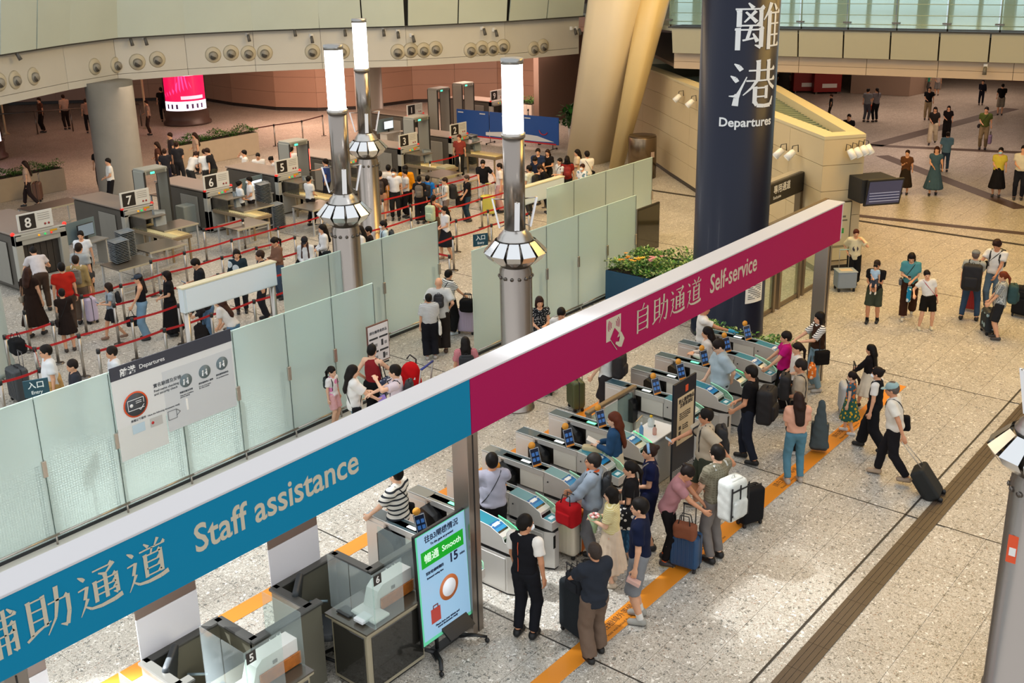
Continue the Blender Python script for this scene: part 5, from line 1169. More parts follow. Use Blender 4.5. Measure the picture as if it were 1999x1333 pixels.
# glazed rail, table and notice board in the gap between the gates
def gap_items():
    e = empty('glass_barrier', (13.5, 9.6, 0), 0, 'glass barrier with bronze handrail between two ticket gates', 'barrier')
    box1('glass_pane', (.70, 0, .52), (1.28, .012, .9), clear_glass('#b9cfc8', .3), e); box1('handrail', (.70, 0, 1.06), (1.46, .09, .06), mat('#8c7a62', .35, metal=.6), e, .01)
    for x in (.03, 1.38): box1('post', (x, 0, .52), (.07, .07, 1.04), mat('#a8a29a', .3, metal=.8), e)
    t = empty('folding_table', (13.95, 8.62, 0), 0, 'small white table with bottles, in the gap between gates', 'table')
    box1('table_top', (0, 0, .83), (.78, .50, .03), mat('#e3e5e6', .4), t, .006); box1('cabinet', (0, .0, .41), (.74, .46, .80), mat('#b9bcbd', .5), t, .005)
    def bottle(x, y, h, r, c, cap, lab):
        b = empty('bottle', (x, y, .846), 0, lab, 'bottle', 'bottles on the white table'); MB().lathe((0, 0, 0), [(r*.9, 0), (r, .01), (r, h*.6), (r*.4, h*.8), (r*.35, h*.86)], 16).build('body', c, b); MB().cyl((0, 0), r*.42, h*.84, h, 12).build('cap', cap, b)
    bottle(13.68, 8.66, .24, .036, clear_glass('#5ea0d8', .7), mat('#d8dde0', .4), 'blue labelled water bottle at the left of the white table')
    bottle(14.1, 8.74, .19, .058, clear_glass('#e9eef0', .55), mat('#efc11c', .4), 'clear bottle with a bright yellow cap on the white table')
    bottle(13.86, 8.52, .17, .035, clear_glass('#e9a08e', .55), mat('#1a1a1c', .4), 'small hand gel bottle with a black pump on the white table')
    b = empty('acrylic_holder', (13.80, 8.78, .846), .2, 'upright clear acrylic leaflet holder on the white table', 'leaflet holder'); box1('sheet', (0, 0, .12), (.26, .012, .23), clear_glass('#d8cfc0', .35), b); box1('edge', (0, 0, .235), (.27, .016, .012), mat('#b59a74', .4), b)
    n = empty('notice_board', (13.6, 8.04, 0), 0, 'black free-standing notice board with a cream poster', 'notice board'); w = .68
    box1('panel', (w/2, 0, .98), (w, .035, 1.88), mat('#181b24', .4), n, .003)
    box1('poster', (w/2+.02, -.021, 1.25), (.50, .006, .82), mat('#cdb893', .55), n); box1('orange_logo', (w/2+.04, -.021, 1.76), (.085, .006, .11), mat('#d8502a', .5), n, .01)
    g = mat('#3a332c', .6); text('lettering', '禁止攜帶物品\n及乘車須知', (w/2+.03, -.026, 1.56), (1, 0, 0), (0, 0, 1), .078, g, n, align='CENTER', bold=.001); text('latin_lettering', 'Please note the following\nbefore entering the gates\nand keep your belongings\nwith you at all times', (.17, -.026, 1.36), (1, 0, 0), (0, 0, 1), .033, g, n)
    for r in range(3): box1('pictogram', (.19, -.026, 1.13-.09*r), (.06, .004, .06), g, n)
    text('latin_lettering', 'No smoking\nNo running\nMind the gap', (.27, -.026, 1.14), (1, 0, 0), (0, 0, 1), .034, g, n)
    dm = MB()
    for i in range(26):
        for j in range(14): dm.box((.02+.025*i, -.0195, .08+.025*j+(.012 if i % 2 else 0)), (.010, .004, .010))
    o = dm.build('printed_dots', mat('#d8d8d4', .5), n); o['kind'] = 'stuff'
gap_items()
# ------------------------------------------------------------------ staff desks
def desk(num, x0, label):
    e = empty('service_desk', (x0, 8.2, 0), 0, label, 'desk', 'staffed service desks'); oli = mat('#6d6a5c', .3, var=.04, vscale=1.5); cream = mat('#a39a82', .4); dk = mat('#3b3833', .3, coat=.3); rim = mat('#43423e', .3)
    # low walls: back wall, return, and link to the next desk
    def lw(cx, cy, dx, dy, h=1.1): box1('low_wall', (cx, cy, h/2), (dx, dy, h), oli, e); box1('wall_cap', (cx, cy, h+.012), (dx+.03 if dx > dy else dx+.07, dy+.07 if dx > dy else dy+.03, .045), rim, e, .012)
    lw(.30, 1.40, 1.00, .06); lw(.79, 1.09, .06, .66); lw(1.26, .76, 1.0, .06); lw(-.20, 1.09, .06, .66)
    # counter
    MB().prism([(0, 0), (1.0, 0), (1.0, .72), (0, .72)], .90, .935).build('counter_edge', cream, e); MB().prism([(-.01, -.01), (1.0, -.01), (1.0, .72), (-.01, .72)], .935, .955).build('counter_top', mat('#4a443a', .18, coat=.4), e)
    box1('counter_frame', (.52, .37, .47), (.94, .64, .86), cream, e, .02); box1('front_panel', (.53, .045, .47), (.84, .012, .72), mat('#262521', .14, coat=.5), e, .01); box1('side_panel', (.044, .37, .47), (.012, .54, .72), mat('#262521', .14, coat=.5), e, .01); box1('toe_kick', (.52, .37, .02), (.86, .56, .04), M_DARK, e)
    # printer housing with wooden front
    m_w = mat('#b5692a', .4, bump=.05, bscale=20, var=.2, vscale=18)
    h = MB().xprism([(.30, .955), (.36, 1.24), (.44, 1.30), (.62, 1.30), (.62, .955)], .34, .96); 
    box1('device_base', (.30, .25, .985), (.26, .42, .045), mat('#d7d5d2', .35), e, .015)
    q = MB(); P = [(.34, .97), (.42, 1.22), (.50, 1.28), (.98, 1.28), (.98, .97)]
    q.add([(x, y, z) for y in (.22, .42) for x, z in P], [(4, 3, 2, 1, 0), (5, 6, 7, 8, 9), (0, 1, 6, 5), (1, 2, 7, 6), (2, 3, 8, 7), (3, 4, 9, 8), (4, 0, 5, 9)]); q.build('device_arch', mat('#dfdeda', .35), e)
    box1('wooden_front', (.72, .205, 1.04), (.56, .02, .15), m_w, e, .003); box1('button', (.66, .212, 1.17), (.06, .012, .045), mat('#77746e', .4), e, .004)
    box1('card_terminal', (.16, .22, 1.0), (.18, .16, .05), mat('#e2e4e6', .35), e, .01); box1('tray', (.88, .46, 1.02), (.22, .14, .13), mat('#d5d8da', .4), e, .01)
    for i in range(4): MB().tube([(.82+.04*i, .46, 1.05), (.80+.05*i, .47, 1.25)], .008, 5).build('pen', M_WHITE if i != 1 else M_DARK, e)
    box1('keypad', (.16, .50, .975), (.16, .22, .02), mat('#2d2f31', .5), e, .004)
    # clear counter screens
    cg = clear_glass('#dfe9ee', .14)
    box1('acrylic_screen', (.12, .16, 1.33), (.008, .40, .72), cg, e); box1('acrylic_screen', (.36, -.02+.0, 1.33), (.48, .008, .72), cg, e); box1('acrylic_screen', (.12, .56, 1.33), (.008, .36, .72), cg, e)
    p = box1('number_plate', (.20, -.026, 1.60), (.12, .006, .13), mat('#2e2c2a', .4), e); text('digit', num, (.20, -.032, 1.56), (1, 0, 0), (0, 0, 1), .12, M_WHITE, e, align='CENTER', bold=.002)
    MB().box((.98, .45, 1.30), (.008, .66, .70)).build('acrylic_screen', cg, e)
    # tall translucent sheet with a brown top band
    wl = mat('#e4e0e4', .5, emit=.0); box1('white_sheet', (.18, 1.44, 1.37), (.78, .012, .52), wl, e); box1('brown_band', (.18, 1.44, 1.70), (.78, .014, .14), mat('#7d675b', .35), e, .01)
    # chair behind the desk
    c = empty('office_chair', (x0+.12, 9.25, 0), -2.4, 'dark swivel chair behind the staff desk %s' % {'6': 'next to the portrait screen', '5': 'in the middle', '4': 'at the lower left corner'}[num], 'chair', 'desk chairs'); lm = mat('#2d3134', .5)
    link('backrest', mesh_np('backrest', [Field().bx((0, -.22, .92), (.24, .045, .28), rotm('x', -.15), rd=.05).mesh(.022)], [lm]), c); link('seat', mesh_np('seat', [Field().bx((0, 0, .52), (.25, .24, .05), None, rd=.045).mesh(.022)], [lm]), c)
    MB().cyl((0, 0), .03, .1, .5, 10).build('stem', M_ST, c)
    for k in range(5): a = k*1.2566; MB().tube([(0, 0, .12), (.28*math.cos(a), .28*math.sin(a), .06)], .022, 6).tube([(.28*math.cos(a)-.02, .28*math.sin(a), .03), (.28*math.cos(a)+.02, .28*math.sin(a), .03)], .03, 8).build('leg', M_DARK, c)
    for s_ in (-1, 1): MB().tube([(s_*.26, -.18, .55), (s_*.28, -.1, .72), (s_*.27, .12, .72)], .02, 6).build('armrest', mat('#8fa3ac', .3, metal=.5), c)
desk('6', 7.14, 'staff service desk six with white device arch and wooden front')
desk('5', 5.34, 'staff service desk number 5, cut by the bottom edge of the photo')
desk('4', 3.54, 'staff service desk at the lower left corner in glaring light')
def info_screen():
    e = empty('portrait_display', (8.0, 8.14, 0), 0, 'portrait information screen on a wheeled black stand', 'screen'); w = .90
    # leaning very slightly back
    def pt(x, z, d=0): return (x, .0+d+(z-.3)*.04, z)
    MB().box((w/2, .06, 1.06), (w+.03, .05, 1.54), bev=.01, M=Matrix.Rotation(math.radians(-2.2), 3, 'X')).build('casing', mat('#17181a', .35), e)
    Mx = Matrix.Rotation(math.radians(-2.2), 3, 'X'); o = Vector((w/2, .06, 1.06))
    def pn(nm, x, z, dx, dz, m, k=0, bev=0): return MB().box(tuple(o+Mx @ Vector((x, -.027-.0012*k, z))), (dx, .003, dz), M=Mx, bev=bev).build(nm, m, e)
    pn('glowing_border', 0, 0, w, 1.50, mat('#5fc79a', .15, emit=.35)); pn('picture', 0, .02, w-.05, 1.44, mat('#8fb4d0', .12, emit=.45), 1); pn('green_banner', .0, .40, w*.84, .22, mat('#1fa32c', .2, emit=.3), 2)
    d = mat('#1d2a4a', .4); wm = mat('#d8f0dc', .4, emit=.4)
    def tx(nm, s_, x, z, sz, m, al='CENTER', b=.001): 
        q = o+Mx @ Vector((x, -.032, z)); return text(nm, s_, tuple(q), (1, 0, 0), tuple(Mx @ Vector((0, 0, 1))), sz, m, e, align=al, bold=b)
    tx('lettering', '往B3閘機情況', 0, .62, .10, d); tx('latin_lettering', 'To the gate at present', 0, .55, .045, d); tx('lettering', '暢通', -.20, .355, .13, wm); tx('latin_lettering', 'Smooth', .16, .37, .11, wm)
    tx('latin_lettering', '15', .18, .16, .17, d, b=.004); tx('lettering', '預計輪候時間約', -.16, .18, .045, d); tx('latin_lettering', 'Estimated waiting time', -.16, .12, .032, d); tx('latin_lettering', 'mins', .34, .18, .05, d)
    tx('latin_lettering', 'Please have your tickets and\ntravel documents ready', 0, -.58, .038, d); 
    # plain round suitcase picture stands where the cartoon was
    MB().tube([tuple(o+Mx @ Vector((.06, -.032, -.16))), tuple(o+Mx @ Vector((.06, -.034, -.16)))], .17, 28).build('orange_disc', mat('#c8703c', .3, emit=.15), e); MB().tube([tuple(o+Mx @ Vector((.06, -.035, -.16))), tuple(o+Mx @ Vector((.06, -.037, -.16)))], .12, 28).build('pale_disc', mat('#dfe4ea', .3, emit=.3), e)
    pn('luggage_picture', -.20, -.42, .17, .20, mat('#b8453c', .3, emit=.15), 3, .01); MB().tube([tuple(o+Mx @ Vector((x, -.034, z))) for x, z in ((-.24, -.32), (-.24, -.28), (-.16, -.28), (-.16, -.32))], .007, 5).build('luggage_handle_picture', mat('#7a2c28', .4), e)
    s_ = mat('#1b1c1e', .45)
    MB().box((w*.62, -.02, .36), (.46, .30, .03), M=Matrix.Rotation(math.radians(35), 3, 'X')).build('shelf', s_, e)
    for x in (w*.34, w*.66): MB().tube([(x, .08, .08), (x, .08, .5)], .025, 8).build('upright', s_, e)
    MB().prism([(.10, -.10), (.22, .14), (w-.22, .14), (w-.10, -.10), (w-.26, .02), (.26, .02)], .07, .10).build('base_plate', s_, e)
    for x, y in ((.02, -.26), (w-.02, -.26), (.10, .30), (w-.10, .30)):
        cx = .22 if x < w/2 else w-.22
        l_ = MB().tube([(cx, .03, .10), ((cx+x)/2, y*.6, .12), (x, y, .085)], [.04, .03, .025], 8, flat=(1, .6)).build('leg', s_, e); MB().tube([(x-.014, y, .033), (x+.014, y, .033)], .033, 12).build('castor', M_DARK, l_)
info_screen()
# ------------------------------------------------------------------ queue barriers
RED = mat('#b5191e', .55)
def stanchion(x, y, label, group, h=.97, base=True):
    e = empty('stanchion', (x, y, 0), 0, label, 'barrier post', group); MB().cyl((0, 0), .032, .02, h, 12).build('pole', M_ST, e); MB().cyl((0, 0), .040, h-.09, h, 12).build('cassette', M_DARK, e)
    if base: MB().lathe((0, 0, 0), [(.12, 0), (.12, .010), (.045, .025)], 20).build('foot', M_STD, e)
    return e
def belts():
    ORD = ['first', 'second', 'third', 'fourth', 'fifth', 'sixth', 'seventh', 'eighth', 'ninth', 'tenth', 'eleventh', 'twelfth', 'thirteenth', 'fourteenth', 'fifteenth']
    rows = {18.1: [], 19.25: [8.3, 9.07, 10.3, 11.82, 13.0, 14.15, 15.4, 16.6, 18.0, 19.4, 20.8, 22.4, 24.1, 25.6], 20.4: [9.58, 10.54, 11.78, 12.95, 14.2, 15.5, 16.9, 18.4, 19.4, 20.8, 22.2, 23.6, 25.1], 21.6: [9.57, 10.62, 12.09, 13.3, 14.9, 16.4, 18.0, 19.8, 21.6, 23.1, 24.7, 26.3, 27.9],
            22.8: [10.62, 11.99, 13.0, 14.16, 15.9, 17.0, 18.3, 20.0, 21.5, 22.79, 24.2, 25.16, 26.8], 24.0: [14.6, 15.6, 17.1, 18.7, 20.3, 22.8, 25.3, 27.3], 25.6: [17.35, 18.7], 26.9: [28.0, 29.6], 22.0: []}
    seg = {19.25: [(8.3, 9.07), (10.3, 24.1)], 20.4: [(9.58, 16.9), (18.4, 25.1)], 21.6: [(9.57, 10.62), (12.09, 18.0), (19.8, 27.9)], 22.8: [(11.99, 18.3), (21.5, 26.8)], 24.0: [(14.6, 20.3), (22.8, 27.3)], 25.6: [(17.35, 18.7)], 26.9: [(28.0, 29.6)]}
    stand_xy = {'19.25': 'front row', '20.4': 'second row', '21.6': 'third row', '22.8': 'fourth row', '24.0': 'fifth row', '25.6': 'sixth row', '26.9': 'farthest row'}
    first = None
    for Y, xs in rows.items():
        rn = stand_xy.get(str(Y), 'row'); 
        for x in xs:
            oi = xs.index(x); lab = 'steel queue post, %s from the left in the %s of red belts' % (ORD[oi], rn)
            if first is None: first = stanchion(x, Y, lab, 'queue posts of the %s' % rn)
            else: c = copy_tree(first); c.location = (x, Y, 0); c['label'] = lab; c['group'] = 'queue posts of the %s' % rn
        n = 0
        for a, b in seg.get(Y, []):
            ps = [x for x in xs if a-.01 <= x <= b+.01]
            for p, q in zip(ps[:-1], ps[1:]):
                mb = MB(); k = 6; pts = [(p+(q-p)*i/k, Y, .93-.025*math.sin(PI*i/k)) for i in range(k+1)]
                for u, v in zip(pts[:-1], pts[1:]): mb.quadslab((u[0], u[1]-.002, u[2]-.025), (v[0], v[1]-.002, v[2]-.025), (v[0], v[1]-.002, v[2]+.025), (u[0], u[1]-.002, u[2]+.025), .004)
                o = mb.build('queue_belt', RED); tag(o, 'red belt of the %s, stretched to the right of its %s post' % (rn, ORD[xs.index(p)]), 'belt', 'red queue belts of the %s' % rn)
    for (a, b) in (((9.57, 21.6), (9.58, 20.4)), ((11.96, 24.05), (11.99, 22.8)), ((9.58, 20.4), (9.1, 19.25)), ((19.4, 19.25), (19.4, 18.1))):
        mb = MB().quadslab((a[0], a[1], .905), (b[0], b[1], .905), (b[0], b[1], .955), (a[0], a[1], .955), .004); tag(mb.build('queue_belt', RED), 'short red belt crossing between two rows of posts', 'belt', 'crossing red belts')
    c = copy_tree(first); c.location = (19.4, 18.1, 0); c['label'] = 'lone steel queue post at the mouth of the walkway'; c['group'] = 'queue posts at the walkway mouth'
    c = copy_tree(first); c.location = (11.96, 24.05, 0); c['label'] = 'steel queue post standing by scanner 8'; c['group'] = 'queue posts by scanner 8'
    dark = mat('#5a2a28', .6)
    bp = [(29.03, 38.47), (30.21, 38.43), (31.6, 38.2), (33.18, 38.61)]
    for i, (x, y) in enumerate(bp):
        c = copy_tree(first); c.location = (x, y, 0); c['label'] = 'queue post of the far belt behind the white planter'; c['group'] = 'far queue posts'
        if i: 
            p = bp[i-1]; tag(MB().quadslab((p[0], p[1], .90), (x, y, .90), (x, y, .95), (p[0], p[1], .95), .004).build('queue_belt', dark), 'dark belt stretched behind the long white planter', 'belt', 'far dark belts')
    for (x, y) in ((39.6, 31.6), (38.2, 29.6), (36.9, 28.9)):
        c = copy_tree(first); c.location = (x, y, 0); c['label'] = 'queue post between the blue banner and the cream pillar'; c['group'] = 'queue posts by the pillar'
belts()
# ------------------------------------------------------------------ security lanes
GRY = mat('#8a8880', .45, var=.03); GRD = mat('#4f4b44', .5, var=.04); GRL = mat('#a9a89f', .4)
def number_board(par, num, x, y, z, w=.95, h=.46):
    t = Matrix.Rotation(0, 3, 'X'); box1('number_board', (x, y, z+h/2), (w, .03, h), mat('#d6d6d0', .5), par, .004)
    box1('number_field', (x-w*.22, y-.018, z+h/2), (w*.44, .006, h*.84), mat('#26211e', .5), par); text('digit', num, (x-w*.22, y-.023, z+h*.2), (1, 0, 0), (0, 0, 1), h*.78, M_WHITE, par, align='CENTER', bold=.006)
    g = mat('#8f8c88', .7)
    for i in range(4): box1('print_line', (x+w*.24, y-.018, z+h*(.85-.12*i)), (w*.34, .004, .012), g, par)
    for i in range(2): MB().tube([(x+w*.26+.1*i, y-.018, z+.1), (x+w*.26+.1*i, y-.022, z+.1)], .03, 10).build('red_mark', mat('#9a3a3a', .6), par)
def scanner(x, y, num, label, W=.98, H=1.33, Ld=2.6, big=False, table=True):
    e = empty('baggage_scanner', (x, y, 0), 0, label, 'scanner', 'baggage scanners'); top = mat('#8d7f74', .4)
    ow = W*.70; oz0, oz1 = (.35 if big else .70), (H*.80 if big else H*.82)
    box1('housing', (W/2, Ld/2+.15, .05+(H-.1)/2), (W*.96, Ld, H-.14), GRD, e, .03); box1('top_cover', (W/2, Ld/2+.10, H-.02), (W, Ld+.15, .05), top, e, .015); box1('side_panel', (-.0, .9, H*.47), (.02, .9, H*.72), GRY, e, .01)
    fr = MB().box((W*.07, .05, H/2), (W*.14, .2, H-.04), bev=.015).box((W*.93, .05, H/2), (W*.14, .2, H-.04), bev=.015).box((W/2, .05, (oz1+H)/2), (W, .2, H-oz1), bev=.015).box((W/2, .05, oz0/2+.02), (W, .2, oz0-.04), bev=.015); fr.build('front_frame', GRL, e)['kind'] = 'stuff'
    box1('opening', (W/2, .13, (oz0+oz1)/2), (W*.72, .03, oz1-oz0), mat('#201c19', .6), e)
    for k in range(6): box1('curtain_strip', (W*.2+W*.12*k, .10, (oz0+oz1)/2+.02), (W*.11, .012, oz1-oz0-.05), mat('#39332d', .6), e)
    ctl = MB().box((W/2, -.06, H-.12), (W*.96, .04, .12), bev=.01).build('control_strip', GRL, e)
    for k, (c, em) in enumerate((('#e8a020', 1.0), ('#30c060', 1.2), ('#d8302a', 1.2))): MB().tube([(W*(.45+.12*k), -.08, H-.12), (W*(.45+.12*k), -.10, H-.12)], .028, 10).build('indicator', mat(c, .3, emit=em*.6), ctl)
    box1('yellow_label', (W*.74, -.083, H-.07), (.2, .006, .05), mat('#d0a020', .5), ctl)
    for s_ in (0.0, 1.0): MB().lathe((W*s_, .02, H-.02), [(.05, 0), (.05, .05), (.02, .075)], 10).build('warning_lamp', mat('#e02018', .3, emit=2.0 if num in '85' else .2), e)
    number_board(e, num, W*.45, -.0, H+.03)
    if table:
        L_ = 2.05; tw = .62; r = MB().box((W*.5, -L_/2-.05, .70), (tw+.06, L_, .10), bev=.01); r.build('conveyor_frame', mat('#84735a', .45), e)
        ro = MB(); n = 22
        for k in range(n): yk = -.12-(L_-.15)*k/(n-1); ro.tube([(W*.5-tw/2+.02, yk, .755), (W*.5+tw/2-.02, yk, .755)], .030, 7)
        o = ro.build('rollers', mat('#cdbd8a', .35, metal=.3), e); o['kind'] = 'stuff'
        for sx in (-1, 1):
            for yy in (-.7, -L_): box1('leg', (W*.5+sx*tw*.46, yy+.05, .33), (.05, .05, .66), mat('#8f7d60', .5), e)
        box1('hood', (W*.55, -.42, 1.12), (.7, .8, .03), mat('#6b6459', .35), e, .005); box1('hood_side', (W*.55-.34, -.42, .94), (.012, .8, .36), clear_glass('#5a544c', .55), e)
        tr = MB().box((W*.80, -.62, .98), (.42, .05, .56), bev=.02, M=Matrix.Rotation(math.radians(-22), 3, 'X') @ Matrix.Rotation(math.radians(12), 3, 'Y')).build('leaning_tray', mat('#5f6a70', .4), e)
        MB().box((W*.80, -.655, .98), (.34, .02, .46), M=Matrix.Rotation(math.radians(-22), 3, 'X') @ Matrix.Rotation(math.radians(12), 3, 'Y')).build('tray_hollow', mat('#8a949a', .4), tr)
    return e
TRAY = None
def tray_stack(x, y, z, n, lab, grp):
    global TRAY
    for k in range(n):
        if TRAY is None:
            e = empty('tray', (0, 0, 0), 0, '', 'tray', grp); m = mat('#6d7478', .45); MB().lathe((0, 0, 0), [(.25, 0), (.275, .035), (.30, .040), (.345, .043), (.345, .056), (.315, .056), (.27, .02)], 4).build('tub', m, e); TRAY = e; c = e
            for ch in e.children: ch.rotation_euler = (0, 0, PI/4); ch.scale = (1.1, .8, 1)
        else: c = copy_tree(TRAY)
        c.location = (x+.004*math.sin(k*2.1), y, z+.043*k); c.rotation_euler[2] = .03*math.sin(k*1.7); c['label'] = lab; c['group'] = grp
def steel_table(x, y, w, d, lab, h=.80, rz=0.0, shelf=True):
    e = empty('steel_table', (x, y, 0), rz, lab, 'table', 'steel side tables'); box1('table_top', (0, 0, h), (w, d, .035), mat('#6f675c', .28, metal=.5), e, .004); box1('top_rim', (0, -d/2, h), (w+.01, .02, .045), mat('#b0a890', .4), e)
    for sx in (-1, 1):
        for sy in (-1, 1): box1('leg', (sx*(w/2-.04), sy*(d/2-.04), h/2), (.045, .045, h), mat('#c3c6c8', .35, metal=.4), e)
    if shelf: box1('lower_rail', (0, 0, .18), (w-.08, .04, .04), mat('#c3c6c8', .35, metal=.4), e); box1('lower_rail', (0, -d/2+.04, .18), (w-.08, .03, .03), mat('#c3c6c8', .35, metal=.4), e)
WORD = {'7': 'seven', '6': 'six', '5': 'five', '3': 'three', '2': 'two'}
for num, x in (('7', 16.43), ('6', 19.28), ('5', 22.07), ('3', 27.75), ('2', 30.5)):
    scanner(x, 28.15, num, 'grey baggage scanner carrying the number board %s' % WORD[num])
scanner(24.95, 28.3, '4', 'grey baggage scanner half hidden behind the lamp pillars')
scanner(12.6, 26.97, '8', 'large baggage scanner eight with lit red corner lamps', W=1.42, H=1.6, Ld=2.8, big=True, table=False)
scanner(33.3, 33.2, '1', 'distant baggage scanner carrying the number 1 board', table=False); scanner(38.6, 33.0, '9', 'farthest baggage scanner, beside the grey wall', table=False)
for i, dx in enumerate((0, 2.85, 5.64, 11.3)):
    nn = ['7', '6', '5', '3'][i]
    steel_table(15.85+dx, 25.6, 1.15, 1.0, 'steel side table in front of scanner %s' % WORD[nn])
    steel_table(14.55+dx if i else 14.45, 24.75 if not i else 27.2, 1.15, .9, 'low steel table with tray stacks left of scanner %s' % WORD[nn])
tray_stack(14.35, 25.0, .82, 13, 'grey tray in the lower stack left of scanner 7', 'trays in the lower stack by scanner 7'); tray_stack(15.0, 25.75, .55, 19, 'grey tray in the taller stack left of scanner 7', 'trays in the tall stack by scanner 7')
tray_stack(21.15, 27.75, 0, 30, 'grey tray in the very tall stack by scanner 5', 'trays in the tall stack by scanner 5'); tray_stack(20.95, 26.9, .0, 18, 'grey tray in the short stack by scanner 5', 'trays in the short stack by scanner 5')
tray_stack(32.2, 28.6, 0, 26, 'grey tray in the stack beyond scanner 2', 'trays by scanner 2'); tray_stack(26.5, 28.3, 0, 24, 'grey tray in the stack between lamp pillar and scanner 3', 'trays by scanner 3')
def detector(x, y, label, rz=0.0, w=.80, on=True, red=False):
    e = empty('walk_through_detector', (x, y, 0), rz, label, 'metal detector', 'walk-through metal detectors'); p = mat('#9b9c92', .45); k = mat('#2c2b29', .5)
    for s_ in (-1, 1):
        box1('side_panel', (s_*w/2, 0, 1.08), (.05, .56, 2.16), p, e, .01); q = box1('panel_edge', (s_*w/2, -.29, 1.08), (.055, .03, 2.18), k, e); box1('panel_edge', (s_*w/2, .29, 1.08), (.055, .03, 2.18), k, e)
        if red: box1('alarm_strip', (s_*w/2, -.312, 1.55), (.02, .012, .7), mat('#ff5a4a', .3, emit=2.5), e)
    box1('header', (0, 0, 2.15), (w, .58, .16), p, e, .01); box1('display', (-w*.15, -.292, 2.12), (.14, .01, .06), mat('#40e0a0', .3, emit=2.5), e); box1('header_face', (0, -.287, 2.13), (w*.8, .01, .1), mat('#6f7068', .4), e)
detector(17.95, 28.9, 'walk-through metal detector between scanners 7 and 6'); 
x_, y_ = gp(572, 275, 2.2); detector(x_, y_, 'walk-through metal detector with red lit strips beside scanner 5', red=True)
x_, y_ = gp(812, 228, 2.2); detector(x_, y_, 'walk-through metal detector standing behind scanner 3')
x_, y_ = gp(856, 172, 2.2); detector(x_, y_, 'left of the two distant walk-through detectors'); x_, y_ = gp(904, 162, 2.2); detector(x_, y_, 'right of the two distant walk-through detectors')
# inspection tables and screens among the lanes
def monitor_desk(x, y, lab, rz=0.0, col='#cfe0ec'):
    e = empty('monitor_desk', (x, y, 0), rz, lab, 'desk', 'operator desks'); box1('desk_top', (0, 0, .74), (.9, .5, .03), mat('#8c8983', .5), e); 
    for sx in (-1, 1): box1('leg', (sx*.4, 0, .36), (.04, .4, .72), mat('#b5b5b0', .4), e)
    s_ = box1('monitor', (0, .1, 1.05), (.56, .04, .36), M_DARK, e, .01); box1('screen', (0, .078, 1.05), (.52, .006, .32), mat(col, .2, emit=.9), s_); box1('stand', (0, .1, .82), (.06, .05, .14), M_DARK, s_); box1('privacy_panel', (0, .3, 1.0), (1.0, .02, .6), mat('#6c7f86', .5), e)
x_, y_ = gp(175, 470, .74); monitor_desk(x_, y_, 'operator desk with monitor between scanners 8 and 7', .2, '#5f6a72'); x_, y_ = gp(762, 258, .74); monitor_desk(x_, y_, 'operator desk with a lit monitor behind the third lamp pillar')
x_, y_ = gp(505, 380, .74); monitor_desk(x_, y_, 'operator desk between scanners 6 and 5', .1)
for (u, v, lab, c) in ((370, 400, 'small grey locker between the detector and scanner 6', '#8b9088'), (872, 318, 'small cream locker between scanner 3 and scanner 2', '#a9a486')):
    x_, y_ = gp(u, v+50, 0); tag(MB().box((0, 0, .42), (.55, .45, .84), bev=.02).build('locker', mat(c, .5), None, (x_, y_, 0)), lab, 'locker')
RT = gp(352, 372, .8)
steel_table(*RT, 1.9, .8, 'brown repacking table heaped with red cloth behind scanner 6', rz=.1); steel_table(*gp(100, 400, .8), 1.8, .9, 'repacking table behind scanner 8', rz=.1)
steel_table(*gp(905, 350, .8), 1.6, .8, 'inspection table in front of scanner 3', rz=.0); steel_table(*gp(668, 402, .8), 1.0, .7, 'inspection table right of scanner 5', rz=.0)
for k, (dx, c) in enumerate(((-.5, '#8a3a3e'), (.2, '#a04a48'), (.6, '#6a3a40'))):
    F_ = Field().el((0, 0, .02), (.30, .22, .10)).el((.15, .05, .05), (.14, .12, .10), k=.05); o = link('cloth_heap', mesh_np('cloth_heap', [F_.mesh(.03, fold=.02, seed=k)], [cloth(c)]), None, (RT[0]+dx*.9, RT[1], .86)); tag(o, 'heap of dark red cloth on the repacking table, %s' % ('left', 'middle', 'right')[k], 'cloth', 'cloth heaps on the repacking table')
# ------------------------------------------------------------------ plants
def leaves(name, m_list, n, region, par, size=(.05, .11), seed=1, up=.5):
    rnd = random.Random(seed); out = []
    for mi, m in enumerate(m_list):
        mb = MB()
        for i in range(n//len(m_list)):
            p = Vector(region(rnd)); s_ = rnd.uniform(*size); a = rnd.random()*6.28; t = rnd.uniform(-.3, 1.1); d = Vector((math.cos(a)*math.cos(t), math.sin(a)*math.cos(t), math.sin(t)*up+.1)).normalized(); sd = d.cross(Vector((0, 0, 1))).normalized()*s_*.30; q = p+d*s_; mid = p+d*s_*.5+Vector((0, 0, s_*.08))
            mb.add([tuple(p), tuple(mid+sd), tuple(q), tuple(mid-sd)], [(0, 1, 2), (0, 2, 3)])
        o = mb.build(name, m, par); o['kind'] = 'stuff'; out.append(o)
    return out
G1, G2, G3, G4 = mat('#2f6b24', .5), mat('#4d8a2c', .5), mat('#1f4a1c', .55), mat('#a9bf7a', .5)
